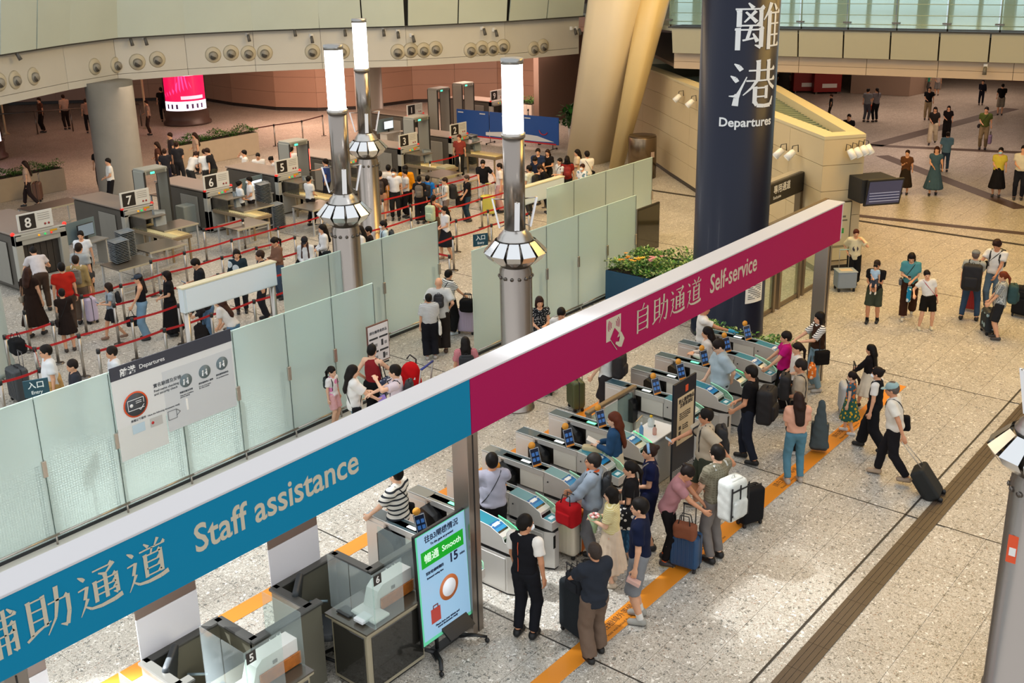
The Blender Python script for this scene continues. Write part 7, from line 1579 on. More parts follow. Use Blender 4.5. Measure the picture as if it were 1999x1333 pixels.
a = HD(1558, 668, 1.52, 195, ('tee', '#d8cfc4'), ('trousers', '#1c1a1c'), ('pony', '#1d1411', .26), 'girl with a long dark ponytail behind the woman in magenta', R='belly', L='belly', det=1, fem=True); loose_bag('orange_bag', 1583, 738, .85, (.22, .30, .12), ('print', '#e07428', '#f0c8a0', .9), 'orange and white patterned bag beside the ponytail girl', face=180)
a = FT(1590, 762, 608, 204, ('vest', '#3a2417', {'under': ('stripe', '#ece6da', '#1c1a18', 1.3), 'uslv': .9}), ('jeans', '#7f9aa8'), ('bob', '#15100e'), 'woman in a brown vest with striped sleeves and pale jeans', R=(.14, .42, 1.08), L=(.1, .40, 1.12), det=2, fem=True, shoes='#b8b2a8'); strapbag(a, '#191614', 'black shoulder bag of the woman in the brown vest', side=-1, cross=False, size=(.3, .3, .12), low=.9)
a = HD(1409, 660, 1.80, 196, ('loose', '#a4b3ba'), ('trousers', '#3a3c40'), ('short', '#201814'), 'stout man in a pale blue oversized tee at a gate', R='low', L='behind', det=2, nod=22, extra=('glasses',), fat=1.18, skin='d')
a = HD(1382, 637, 1.62, 182, ('long', '#d6cbc0'), ('skirt', '#3a2a26', .5), ('long', '#160f0d', .34), 'woman with very long black hair and a white blouse inside a gate', R='phone', L='phone', det=2, fem=True)
a = HD(1374, 590, 1.74, 8, ('shirt', '#ddd8cf'), ('trousers', '#181719'), ('short', BK), 'staff man in a white shirt pointing with a blue glove', R=(.12, .60, 1.12), L='down', det=2, shoes='#121212', skin='b')
g_ = Field(); d_ = unit(a['wR']-a['eR']); g_.rc(a['wR']+d_*.02, a['wR']+d_*.10, .040, .036, k=.01).rc(a['wR']+d_*.10, a['wR']+d_*.20, .017, .013, k=.01).rc(a['wR']+d_*.09+V3(0, 0, -.02), a['wR']+d_*.14+V3(0, 0, -.045), .018, .014, k=.01); o = link('glove', mesh_np('glove', [g_.mesh(.008)], [mat('#1f9ac0', .4)]), a['root']); o.scale = (a['s'],)*3
a = HD(1200, 804, 1.66, 170, ('long', '#2a4a6b', {'hem': .98}), ('skirt', '#cfc2a6', .25), ('long', '#5a2a18', .30), 'woman with long auburn hair and a denim jacket', R='phone', L='phone', det=2, fem=True, skin='d'); papers(a, 'white papers held by the auburn haired woman', 'R'); tote(a, 'L', '#cdbb92', 'beige tote hanging at the auburn haired woman', drop=.02, size=(.34, .36, .12))
a = HD(960, 884, 1.76, 98, ('shirt', '#aaa8b6'), ('trousers', '#1b1a1c'), ('short', '#15110f'), 'man in a lilac grey shirt with a black strap across his back', R='table', L='table', det=2, fat=1.12, skin='b'); strapbag(a, '#17171a', 'black bag on the strap of the lilac shirt man', side=-1, low=.95)
a = HD(772, 908, 1.76, 150, ('tee', ('stripe', '#dcd8ce', '#2c3036', .62), {'slv': .75}), ('trousers', '#2a2a2c'), ('short', BK), 'man in a white striped tee leaning on the first gate', R='low', L='push', det=2, fat=1.1, skin='d'); strapbag(a, '#1c1c1e', 'black camera bag at the hip of the striped tee man', side=1, low=1.0)
a = FT(1183, 828, 0, 160, ('shirt', '#d9d8d4'), ('shorts', '#2f2a2b'), ('short', BK), 'man in white shirt and black shorts, head hidden by the magenta sign', h=1.76, R='push', L='low', det=2, legs='step', shoes='#d6d2cc', skin='d'); backpack(a, '#221c1b', 'black backpack of the man half hidden by the sign', size=(.32, .46, .2))
case(1124, 798, 200, 'olive green ribbed suitcase under the sign', '#4c5230', size=(.40, .56, .25), handle=.45, hcol='#c8c8c8')
a = HD(1053, 578, 1.62, 282, ('dress', ('dots', '#1c1e22', '#d8d8d4', .9)), ('dress', ('dots', '#1c1e22', '#d8d8d4', .9), .35), ('bob', '#2c1713'), 'woman in a dark dotted dress behind the nearest lamp pillar', R='belly', L='phone', det=1, fem=True); phone(a, 'phone in the hand of the dotted dress woman')
a = FT(1097, 752, 597, 262, ('tee', '#dcdad6'), ('trousers', '#27303a'), ('short', BK), 'young man in a white tee looking down behind the sign', R='belly', L='low', det=1, nod=26, shoes='#2a5a80', legs='step'); strapbag(a, '#1c1c1e', 'black sling bag of the white tee young man', side=1)
case(1063, 768, 260, 'cream suitcase with brown base, mostly behind the sign', '#cfc4b0', size=(.40, .5, .25), trim='#6a4a34')
a = HD(908, 657, 1.60, 92, ('tee', ('plaid', '#d09a9c', '#b8686e', 2.2)), ('skirt', '#8a6a58', .4), ('long', BK, .2), 'woman in a pink gingham top with a black backpack, above the sign', det=1, fem=True, fat=1.08); backpack(a, '#1f2126', 'black backpack of the pink gingham woman', size=(.30, .42, .16))
# --- group at the glass, left of the middle
a = HD(771, 711, 1.72, 172, ('tee', '#d6c9d2'), ('trousers', '#6f6a68'), ('short', BK), 'man in a pale lilac tee handing over a purple pouch', R=(.02, .50, 1.12), L=(.20, .30, 1.50), det=2, skin='d', hy=-10); backpack(a, '#25272c', 'black backpack of the lilac tee man', size=(.29, .40, .15))
e_ = gp(800, 800); e = empty('luggage_trolley', (e_[0], e_[1], 0), math.radians(img(150, *e_))-PI/2, 'luggage trolley loaded with a big red bag', 'trolley')
for s_ in (-1, 1): MB().tube([(s_*.24, .30, .10), (s_*.24, -.28, .12), (s_*.24, -.42, .98)], .016, 8).build('side_frame', M_ST, e); MB().tube([(s_*.24-.02, .28, .06), (s_*.24+.02, .28, .06)], .06, 12).build('wheel', M_DARK, e); MB().tube([(s_*.24-.02, -.25, .06), (s_*.24+.02, -.25, .06)], .06, 12).build('wheel', M_DARK, e)
MB().tube([(-.24, -.42, .98), (.24, -.42, .98)], .022, 8).build('push_bar', mat('#2c3a8a', .5), e); box1('deck', (0, 0, .14), (.48, .6, .03), M_ST, e)
x, y = gp(803, 770, .4); e = empty('red_bag', (x, y, .17), math.radians(img(100, x, y))-PI/2, 'big red travel bag with hood standing on the trolley', 'bag'); link('bag', mesh_np('bag', [Field().bx((0, 0, .30), (.20, .15, .30), None, rd=.10).el((0, -.02, .66), (.19, .17, .24), k=.06).mesh(.018, fold=.006)], [cloth('#c01318')]), e); MB().tube([(.12, .12, .55), (.16, .2, .85), (.05, .22, .95), (-.02, .2, .88)], .016, 8).build('handle', mat('#2b2b2d', .5), e); box1('white_label', (0, -.175, .62), (.12, .02, .05), M_WHITE, e, .005)
a = HD(725, 672, 1.68, 60, ('tank', '#8a2228', {'hem': .95}), ('wide', '#18171a'), ('short', '#171210'), 'woman in a maroon camisole and wide black trousers', R='table', L='hip', det=2, fem=True, skin='d'); strapbag(a, ('print', '#3a4258', '#8a8f9c', 1.2), 'patterned shoulder bag of the maroon camisole woman', side=1, cross=False, size=(.30, .34, .10), low=1.0)
a = HD(687, 712, 1.62, 8, ('loose', '#dedcd8', {'hem': .84}), ('trousers', '#6a8a9a'), ('long', '#1a1412', .24), 'woman in a loose white shirt receiving a purple pouch', R='table', L='phone', det=2, fem=True, skin='d'); strapbag(a, '#17171a', 'small black crossbody bag of the loose white shirt woman', side=1, size=(.18, .15, .07), low=.92); papers(a, 'purple folded pouch passed between two people', hand='R', col='#8a74c4', size=(.24, .16, .06), name='purple_pouch', cat='pouch')
a = FT(655, 832, 717, 322, ('tee', ('print', '#e6e2e0', '#e08ab8', .35)), ('shorts', '#dba8a8', .42), ('pony', '#1c1614', .2), 'girl in a white and pink tee and pink shorts by the glass', R='down', L='down', det=2, fem=True, shoes='#e0dcd8', skin='d', fat=.92); backpack(a, '#25302f', 'small dark backpack of the girl in pink shorts', size=(.24, .30, .11))
# --- pair in the walkway gap
a = FT(842, 700, 573, 96, ('loose', ('stripe', '#dcdcd8', '#6a7078', 2.2), {'hem': .95}), ('wide', '#191a20'), ('short', '#15110f'), 'woman in a finely striped tee with a white tote in the walkway', R='belly', L='down', det=1, fem=True, shoes='#b0aca8', fat=1.1); strapbag(a, '#e2dfd6', 'white cloth tote at the side of the striped tee woman', side=1, cross=False, size=(.30, .36, .07), low=.92, strap='#e2dfd6', name='cloth_tote')
a = FT(862, 688, 541, 86, ('loose', '#c6c6c2'), ('wide', '#2b2420'), ('bald', '#554c44'), 'man with cropped grey hair and a grey tee in the walkway', R='hip', L='hip', det=1, fat=1.15, shoes='#4a3426'); backpack(a, '#2a2a2e', 'small black backpack with crossed straps on the cropped hair man', size=(.22, .30, .12))
a = FT(880, 652, 526, 34, ('tee', ('stripe', '#e8e6e0', '#1b1b1d', 1.1)), ('wide', '#161617'), ('short', '#191311'), 'woman in a black and white striped tee pushing a lilac suitcase', R='push', L='down', det=1, fem=True, shoes='#c4ccd2'); strapbag(a, '#1a1a1c', 'black crossbody bag of the boldly striped tee woman', side=-1)
case(912, 650, 250, 'lilac suitcase in the walkway', '#b7a9bf', size=(.42, .52, .27), handle=.32); loose_bag('black_bag', 913, 608, .60, (.34, .30, .24), '#151516', 'black bag sitting on the lilac suitcase', face=250)
# --- queue at the left, near scanner 8
a = HD(88, 672, 1.78, 186, ('shirt', '#dfe2e4'), ('wide', '#b8935a'), ('short', '#1c1714'), 'man in a white shirt with glasses at the far left of the queue', det=1, extra=('glasses',), fat=1.12); 
l_ = Field().rc(a['up'](.13, .05, 1.0), a['up'](-.13, .05, 1.0), .09, k=.03).rc(a['up'](0, -.12, 1.02), a['up'](0, -.14, .86), .14, .15, sq=.4, n=(0, 1, 0), k=.03); o = link('tied_jacket', mesh_np('tied_jacket', [l_.mesh(.02, fold=.006)], [cloth('#c09a62')]), a['root']); o.scale = (a['s'],)*3
a = HD(140, 701, 1.60, 184, ('tee', '#33343c'), ('trousers', '#2a2a2e'), ('short', '#231b17'), 'boy with a bowl haircut in a dark grey tee behind the glass', det=1)
a = HD(217, 675, 1.66, 186, ('tee', '#dde0e4'), ('trousers', '#2a2a2e'), ('short', '#231b17'), 'boy in a white top just above the guidance board', det=1)
case(42, 782, 200, 'large charcoal suitcase by the left edge behind the glass', '#3a3e42', size=(.46, .66, .30), handle=.3); loose_bag('black_bag', 36, 690, .74, (.34, .32, .26), '#1a1b1d', 'black bag on the large charcoal suitcase', face=200)
HD(72, 496, 1.72, 100, ('shirt', '#c9c3c4'), ('trousers', '#4a3a30'), ('short', BK), 'man in a pale shirt bending into scanner 8', lean=38, R='table', L='table', det=1, drop=.25)
a = HD(52, 522, 1.66, 60, ('dress', '#2c1e18'), ('dress', '#2c1e18', .30), ('long', '#3a2219', .16), 'woman in a long dark brown dress with a shoulder bag', det=1, fem=True, legs='step'); strapbag(a, '#a89a88', 'pale shoulder bag of the brown dress woman', side=-1, cross=False)
a = HD(118, 512, 1.72, 95, ('tee', '#b3281c'), ('trousers', '#4a3c34'), ('short', BK), 'man in a bright red tee at scanner 8', det=1, fat=1.1)
a = HD(146, 498, 1.70, 75, ('long', '#a08a5c'), ('trousers', '#6a5a4c'), ('short', '#2c2019'), 'man in a tan jacket with pale backpack straps at scanner 8', det=1); backpack(a, '#7a7468', 'thin pale backpack of the tan jacket man', size=(.26, .36, .1), straps='#d8d4cc')
a = HD(152, 474, 1.78, 55, ('tee', '#a4a8a8'), ('trousers', '#a38260'), ('short', '#2c2019'), 'tall man in a grey tee and khaki trousers at scanner 8', det=1); strapbag(a, '#3a3a3c', 'black sling bag of the tall grey tee man', side=1)
HD(156, 450, 1.64, 262, ('shirt', '#dfe2e6'), ('trousers', '#1d1c20'), ('bun', BK), 'security woman in a white uniform shirt beside scanner 8', det=1, fem=True, R='low')
a = FT(138, 685, 563, 96, ('dress', '#241a17'), ('dress', '#241a17', .5), ('short', '#1c1512'), 'woman in a short black dress checking her phone near scanner 8', det=1, fem=True, R='phone', L='belly', shoes='#3a302a'); phone(a, 'bright phone of the short black dress woman', scr='#d8e4f0'); strapbag(a, '#2a2220', 'black bag low on the back of the short black dress woman', side=-1, low=.85)
case(178, 628, 200, 'lilac and white suitcase behind the short black dress woman', '#c9bdd6', size=(.44, .58, .27), handle=0)
a = FT(226, 662, 552, 186, ('tee', '#8f9aa4'), ('shorts', '#252327', .42), ('bob', '#2a1d18'), 'woman in a grey tee and black shorts looking at her phone', det=1, fem=True, R='phone', L='phone', legs='walk', shoes='#8a6a58'); phone(a, 'phone of the grey tee woman'); backpack(a, '#1d1c1e', 'black pack of the grey tee woman', size=(.22, .34, .14))
a = FT(286, 662, 534, 178, ('tank', '#17161a'), ('wide', '#7390a6'), ('cap', '#20140f', '#39414c'), 'woman in a dark cap, black tank top and long pale jeans', det=1, fem=True, R='down', L='low'); 
G_ = Field().rc(a['hd'](0, -.07, .05), a['up'](0, -.13, 1.22), .06, .045, k=.03); o = link('long_hair', mesh_np('long_hair', [G_.mesh(.02)], [mat('#20140f', .4)]), a['root']); o.scale = (a['s'],)*3; tote(a, 'L', '#1c1b1d', 'black bag hanging from the cap woman\'s hand', size=(.26, .26, .1))
a = FT(340, 654, 528, 184, ('blouse', '#1b191b'), ('skirt', '#1a1819', .14), ('bob', '#1a1210'), 'woman in a long black dress clasping her hands in the queue', det=1, fem=True, R='belly', L='belly')
a = HD(385, 502, 1.74, 190, ('tee', '#1d1e22'), ('trousers', '#24242a'), ('short', BK), 'man in a black tee bowed over his phone above the banner', det=1, nod=28, R='phone', L='phone'); phone(a, 'phone of the bowed man in black')
HD(461, 486, 1.62, 268, ('long', ('print', '#20303a', '#cfd8dc', .25)), ('trousers', '#2a2a30'), ('long', '#1a1210', .14), 'woman facing the viewer in a green and white top above the banner', det=1, fem=True)
HD(507, 488, 1.74, 186, ('tee', '#1f2538'), ('trousers', '#24242a'), ('short', '#35231a'), 'man with brown hair in navy above the banner', det=1)
a = HD(538, 461, 1.64, 206, ('long', '#7c5a48'), ('trousers', '#44556a'), ('pony', '#1c1310', .2), 'woman in a brown cardigan checking her phone in the queue', det=1, fem=True, nod=24, R='phone', L='phone'); phone(a, 'phone of the brown cardigan woman'); strapbag(a, '#1c1c1c', 'dark bag of the brown cardigan woman', side=1, cross=False)
a = HD(594, 460, 1.62, 262, ('long', '#d3d6d8'), ('jeans', '#8fa6b4'), ('cap', '#2c1812', '#26262a'), 'woman in a black cap and white cardigan with long brown hair', det=1, fem=True, nod=20, R='belly', L='belly')
for q in (-1, 1): G_ = Field().rc(a['hd'](.06*q, .02, .06), a['up'](.09*q, .10, 1.12), .035, .03, k=.03); o = link('long_hair', mesh_np('long_hair', [G_.mesh(.018)], [mat('#3a1d16', .4)]), a['root']); o.scale = (a['s'],)*3
strapbag(a, '#1b1c1e', 'black quilted bag of the cap and cardigan woman', side=1, cross=False, size=(.26, .22, .1))
a = HD(629, 437, 1.66, 196, ('long', '#dcdcdc'), ('skirt', '#18181b', .4), ('long', '#150f0d', .22), 'woman in a white blouse and black skirt left of the lamp pillar', det=1, fem=True, R='belly', L='belly'); strapbag(a, '#22282c', 'dark bag of the white blouse woman', side=-1)
HD(702, 440, 1.70, 185, ('loose', '#dcdad6'), ('trousers', '#2a3550'), ('long', BK, .12), 'person in a loose white tee half hidden by the lamp pillar', det=1, fem=True)
HD(719, 441, 1.60, 192, ('tee', '#2a221f'), ('trousers', '#1d1b1c'), ('short', BK), 'boy in black right of the lamp pillar', det=1)
a = HD(748, 430, 1.62, 190, ('tee', '#bfd3dc'), ('trousers', '#35383e'), ('short', BK), 'masked boy in a pale blue tee above the frosted glass', det=1, extra=('mask',)); backpack(a, '#2c3238', 'grey backpack of the masked boy', size=(.27, .38, .14))
# bending pair between the banner legs
a = HD(452, 602, 1.62, 150, ('tee', '#d9d2cc'), ('trousers', '#5a7a96'), ('long', '#3a2018', .2), 'woman in a pale tee crouching below the banner', det=1, fem=True, lean=30, drop=.35, R='low', L='low')
a = FT(415, 668, 0, 200, ('long', '#2a2628'), ('jeans', '#55708c'), ('pony', '#2c1a14', .16), 'person bending over a dark stroller behind the banner leg', det=1, h=1.55, lean=55, R='low', L='low')
loose_bag('dark_pack', 400, 668, 0, (.36, .44, .3), '#231f1f', 'dark backpack standing on the floor below the banner', face=240); loose_bag('dark_pack', 392, 600, 0, (.34, .4, .26), '#262326', 'dark pack on the floor left of the crouching woman', face=200)
# --- middle of the queue
a = FT(763, 420, 321, 88, ('loose', '#d5cfc6', {'hem': 1.0}), ('shorts', '#b9855c', .4), ('short', BK), 'man in a white tee with an orange jacket tied at his waist', det=1, shoes='#c8ccd0', legs='stand'); l_ = Field().rc(a['up'](0, 0, 1.04), (0, 0, .62), .16, .20, sq=.85, n=(0, 1, 0), k=.02, cut=1.0); o = link('tied_jacket', mesh_np('tied_jacket', [l_.mesh(.022, fold=.005)], [cloth('#d68a1e')]), a['root']); o.scale = (a['s'],)*3
me = MB().tube([tuple(V3(.187*math.cos(t), .165*math.sin(t), .86)) for t in [i*PI/8 for i in range(16)]], .014, 6, close=True).mesh('strap'); me.materials.append(mat('#1c1a18', .6)); o = link('strap', me, a['root']); o.scale = (a['s'],)*3
a = FT(796, 420, 322, 86, ('hoodie', '#d88c14', {'hem': .88}), ('trousers', '#1b1a1c'), ('short', BK), 'man in an orange jacket and black trousers at the head of the queue', det=1, shoes='#cfd2d6'); tote(a, 'L', '#1b1a1c', 'black bag hanging from the orange jacket man\'s hand', size=(.34, .40, .12))
a = HD(741, 333, 1.66, 80, ('tee', '#2a211f'), ('shorts', '#b88a70', .4), ('short', BK), 'person with a teal backpack beside the third lamp pillar', det=0); backpack(a, '#3a2f2c', 'dark backpack with a teal top beside the third lamp pillar', size=(.28, .42, .16))
HD(768, 328, 1.70, 262, ('shirt', '#d8dade'), ('trousers', '#222'), ('short', BK), 'masked security officer facing the queue at scanner 3', det=0, extra=('mask',))
a = FT(822, 436, 343, 84, ('tee', '#1c1a1d'), ('wide', '#1c1a1d'), ('short', BK), 'woman in black with a grey backpack in the queue', det=1, fem=True); backpack(a, '#6a625a', 'grey backpack of the woman in black', size=(.28, .42, .15))
a = FT(838, 432, 342, 76, ('tee', '#1f6fc0'), ('trousers', '#1f2024'), ('short', BK), 'boy in a bright blue tee with a black backpack', det=1); backpack(a, '#1d1d22', 'black backpack of the bright blue tee boy', size=(.30, .44, .18))
a = FT(850, 480, 380, 60, ('tank', '#8a2420'), ('trousers', '#5a4a3c'), ('pony', '#1c1310', .14), 'woman in a red top with a big mint backpack', det=1, fem=True, R=(.30, .50, 1.1), L='down', shoes='#5a3a2a', skin='b'); backpack(a, '#b4c6a8', 'big mint green hiking backpack', size=(.32, .52, .2), straps='#9ab090')
a = FT(872, 440, 346, 196, ('tee', '#d2d0c8'), ('trousers', '#7a6860'), ('short', '#2c1f1a'), 'woman in a white tee with a bulky black backpack, side on', det=1, fem=True, R='phone', L='belly'); backpack(a, '#151416', 'bulky black backpack of the side-on white tee woman', size=(.34, .48, .24)); phone(a, 'glowing phone of the side-on woman', scr='#eef4fa')
a = FT(914, 432, 341, 200, ('tee', '#1b1a1e'), ('jeans', '#2f4250'), ('short', '#4a3c34'), 'man in black tee and jeans holding a jacket over his arm', det=1, R='belly', L='low'); tote(a, 'R', '#1c1a1d', 'black jacket and bag over the arm of the man in jeans', size=(.3, .42, .12), drop=0, name='jacket_bundle')
a = FT(872, 506, 402, 205, ('tee', '#d9d7d8'), ('skirt', '#1f1f24', .45), ('long', '#150f0d', .2), 'woman with long hair in a white tee and black skirt, nearest the walkway', det=1, fem=True, R='belly', L='belly', legs='step', shoes='#b08a70')
a = FT(945, 408, 311, 268, ('tee', '#16161a'), ('trousers', '#c9c6be'), ('short', BK), 'young man in a black printed tee with a yellow suitcase', det=1, R='low', L='out', nod=14); text('print', 'MODERN', (0, 0, 0), (1, 0, 0), (0, 0, 1), .05, M_WHITE, a['root']) if False else None
case(953, 420, 255, 'pale yellow ribbed suitcase in the queue', '#cfc65c', size=(.46, .60, .28), handle=.36, trim='#b8ae4a')
a = HD(975, 318, 1.64, 188, ('blouse', '#e0d6d0'), ('wide', '#c79a98'), ('short', '#1c1512'), 'woman in a white blouse and pink trousers at the lamp pillar', det=1, fem=True)
# --- crowd right of the nearest lamp pillar
for (u, v, h, f, top, bot, hair, lab, kw) in (
 (1050, 289, 1.72, 262, ('tee', '#24304a'), ('trousers', '#222'), ('short', BK), 'tall man in navy at the back of the crowd by the cream pillar', {}),
 (1069, 291, 1.62, 255, ('tee', '#1b191c'), ('trousers', '#222'), ('long', '#2a1812', .12), 'woman in black with brown fringe in the crowd by the cream pillar', {'fem': True}),
 (1046, 304, 1.66, 230, ('tee', '#1c2436'), ('trousers', '#222'), ('short', BK), 'man looking down at his phone in the crowd by the cream pillar', {'nod': 25}),
 (1071, 316, 1.70, 190, ('tee', '#18171a'), ('trousers', '#222'), ('short', '#2a1a12'), 'stooping man in black in the crowd by the cream pillar', {'lean': 25}),
 (1033, 322, 1.66, 150, ('tee', '#cdd2c6'), ('trousers', '#333'), ('short', BK), 'man in a pale tee with a black backpack beside the lamp pillar', {'bp': '#1b1c1e'}),
 (1093, 308, 1.55, 215, ('tee', '#dcdcd8'), ('shorts', '#333'), ('short', BK), 'boy in white with a crossbody bag by the cream pillar', {'sb': '#2a5a78'}),
 (1107, 304, 1.62, 95, ('tee', '#16121a'), ('trousers', '#222'), ('long', '#120d0c', .34), 'woman seen from behind with very long black hair by the pillar', {'fem': True}),
 (1127, 291, 1.64, 190, ('blouse', '#d3bfa2'), ('skirt', '#cbb594', .4), ('long', '#17100e', .24), 'woman in beige with long black hair at the pillar foot', {'fem': True}),
 (1146, 294, 1.74, 110, ('tee', '#dedbd4'), ('trousers', '#3a3632'), ('short', BK), 'man in white with a black diagonal strap at the pillar foot', {'sb': '#17171a'}),
 (1137, 319, 1.58, 240, ('tee', ('print', '#dcdcdc', '#6a8a9a', .6)), ('trousers', '#555'), ('short', '#3a2018'), 'masked woman in a printed white tee above the frosted glass', {'fem': True, 'extra': ('mask',)}),
 (1010, 312, 1.66, 200, ('tee', '#26262a'), ('trousers', '#222'), ('short', BK), 'person in dark clothes half hidden by the nearest lamp pillar', {})):
    bp_ = kw.pop('bp', None); sb_ = kw.pop('sb', None); a = HD(u, v, h, f, top, bot, hair, lab, det=1, R='belly', L='phone', **kw)
    if bp_: backpack(a, bp_, 'black backpack in the crowd beside the lamp pillar', size=(.28, .4, .15))
    if sb_: strapbag(a, sb_, 'bag worn by the %s by the pillar' % ('boy in white' if sb_ != '#17171a' else 'man in white'), side=1)
a = HD(1107, 306, 1.60, 92, ('tee', '#7a1f1c'), ('trousers', '#222'), ('short', BK), 'person behind with a dark red backpack by the pillar', det=0); backpack(a, '#8a1f1c', 'dark red backpack by the foot of the cream pillar', size=(.26, .36, .14))
# --- staff among the scanners
for (u, v, h, f, col, lab, kw) in (
 (466, 352, 1.60, 20, '#d9dde0', 'security woman with dark hair seated at the scanner 6 desk', {'fem': True}), (486, 344, 1.66, 190, '#dfe2e6', 'masked security officer beside the scanner 6 desk', {'extra': ('mask',)}),
 (602, 343, 1.62, 40, '#dcdcda', 'security woman in a white blouse with her back turned at scanner 5', {'fem': True}), (476, 292, 1.66, 190, '#e0dcd6', 'officer in white drinking beyond scanner 6', {'R': 'head'}),
 (503, 297, 1.64, 265, '#dedad4', 'officer in a white shirt looking down beyond scanner 5', {'nod': 20}), (540, 302, 1.58, 180, '#d8d2cc', 'woman with dark hair bending beyond scanner 5', {'fem': True, 'lean': 20}), (568, 285, 1.66, 60, '#e2dfda', 'officer in white seen through the red-lit detector', {}),
 (210, 308, 1.72, 188, '#e2e2de', 'officer in a white shirt in front of the grey column', {}), (790, 330, 1.6, 200, '#d0d0d0', 'officer behind the orange jacket man', {})):
    HD(u, v, h, f, ('shirt', col), ('trousers', '#1c1a1c'), ('bun' if kw.get('fem') else 'short', BK), lab, det=0, **{**{'R': 'belly', 'L': 'belly'}, **kw})
HD(635, 309, 1.74, 165, ('tee', '#2a3f7a'), ('trousers', '#23232a'), ('short', BK), 'man in a blue tee reaching out beside the second lamp pillar', det=0, R='reach', L='down')
HD(896, 262, 1.66, 250, ('tee', '#8a3a30'), ('trousers', '#222'), ('short', '#4a2418'), 'person with a reddish face behind scanner 2', det=0)
for (u, v, h, f, top, bot, hair, lab, kw) in (
 (305, 276, 1.60, 180, '#5a3a30', '#2a2a40', 'long', 'woman in brown at the repacking tables', {'fem': True}), (331, 258, 1.74, 190, '#3a3436', '#2a2a2e', 'short', 'man in grey seen from the side behind scanner 6', {}), (344, 276, 1.70, 60, '#2c2c30', '#2a2a2e', 'short', 'man in a dark printed tee behind scanner 6', {}),
 (379, 258, 1.64, 195, '#b8a08c', '#222', 'long', 'woman with long brown hair in front of the white planter', {'fem': True}), (366, 292, 1.66, 40, '#d0d0cc', '#333', 'short', 'stooping person in white by the repacking table', {'lean': 35}), (400, 290, 1.70, 100, '#d8dad8', '#333', 'short', 'person in a white top with dark straps at the repacking table', {'lean': 20}),
 (413, 287, 1.74, 160, '#1f1f22', '#3a3a30', 'buzz', 'man in a black tee leaning left before the white planter', {'lean': 15}), (320, 290, 1.6, 90, '#26262c', '#223', 'short', 'dark clothed person at the blue banner edge beyond the grey column', {}),
 (190, 285, 1.72, 100, '#1e1a1a', '#181818', 'short', 'person in black half behind the grey column', {}), (47, 313, 1.64, 170, '#b89a86', '#2a2020', 'long', 'woman in a pale top walking with a brown suitcase at upper left', {'fem': True, 'legs': 'walk'}),
 (122, 184, 1.72, 110, '#b09888', '#241d1a', 'short', 'distant person with a pale shirt and black straps at upper left', {}), (166, 192, 1.66, 95, '#a08070', '#1d1a1c', 'short', 'distant person with a black backpack next to the grey column', {}), (75, 190, 1.7, 200, '#5a3a2c', '#201815', 'short', 'dim figure in brown in the far left concourse', {}), (313, 170, 1.74, 95, '#1c1614', '#181412', 'short', 'dark figure in front of the pink drum screen', {}), (285, 195, 1.66, 180, '#9a8476', '#3a2a26', 'short', 'dim figure in a striped top beside the pale pole', {})):
    HD(u, v, h, f, ('tee', top), ('trousers', bot), (hair, BR), lab, det=0, R='belly', **kw)
case(76, 392, 170, 'brown suitcase pulled by the woman at upper left', '#6b4a3a', size=(.44, .62, .28), handle=.3)
# --- open floor on the right
a = FT(1663, 556, 447, 278, ('loose', ('print', '#d9cfae', '#d2c7a4', .3), {'hem': .80}), ('wide', '#161719'), ('short', '#4a1f16'), 'woman in an oversized cream tee phoning beside the magenta sign', det=1, fem=True, R='hip', L='ear', shoes='#1a1a1a', sole='#ccc')
w_ = march(a['top'], a['up'](0, 0, 1.14), np.array([0, 1., 0])); me = MB().tube([tuple(w_+V3(0, -.02, 0)), tuple(w_+V3(0, .006, 0))], .085, 20).mesh('print'); me.materials.append(mat('#4a4652', .8)); o = link('print', me, a['root']); o.scale = (a['s'],)*3
x, y = gp(1648, 566); e = empty('box_trolley', (x, y, 0), math.radians(img(290, x, y))-PI/2, 'pale blue-grey box trolley beside the cream tee woman', 'trolley'); m_ = mat('#8a98a6', .4)
link('box', mesh_np('box', [Field().bx((0, 0, .30), (.24, .19, .21), None, rd=.03).mesh(.018)], [m_]), e); box1('lid', (0, 0, .515), (.50, .40, .03), mat('#9aa7b4', .4), e, .008); box1('lid_print', (0, 0, .532), (.3, .22, .004), mat('#cdbca4', .5), e)
for s_ in (-1, 1):
    MB().tube([(s_*.12, -.17, .5), (s_*.12, -.19, 1.0)], .009, 6).build('pull_handle', M_ST, e)
    for q in (-1, 1): MB().tube([(s_*.19-.02, q*.14, .045), (s_*.19+.02, q*.14, .045)], .045, 12).build('wheel', M_DARK, e)
MB().tube([(-.12, -.19, 1.0), (.12, -.19, 1.0)], .014, 6).build('grip', mat('#9ac0c4', .5), e)
a = FT(1702, 630, 507, 262, ('tee', '#19171a'), ('shorts', '#3c4234', .5), ('short', '#2a1c16'), 'man in black tee and olive shorts carrying a baby', det=1, R='belly', L='chest', skin='b', shoes='#1a1c1e', socks='#1a1a1c', legs='shift', fat=1.05)
me = MB(); 
for q in (-1, 1): me.tube([tuple(march(a['top'], a['up'](q*.10, 0, z), np.array([0, 1., 0]))) for z in (1.05, 1.15, 1.25, 1.34)]+[tuple(a['up'](q*.10, 0, 1.44))], .022, 6, flat=(1, .5))
me = me.mesh('carrier_straps'); me.materials.append(mat('#8a9a9a', .8)); o = link('carrier_straps', me, a['root']); o.scale = (a['s'],)*3
bx_, by_, bz_ = wpt(a, (0, .22, 1.0)); person(bx_, by_, img(262, bx_, by_), .72, ('tee', '#a9c2d6'), ('shorts', '#3a3e48', .6), ('short', '#17110f'), 'baby in a pale blue tee held against the man in black', det=1, R='belly', L='down', legs=((.12, .14, .12), (-.12, .14, .12)), zoff=.72, shoes='#d8d4cc', skin='a', socks='#e0dcd6')
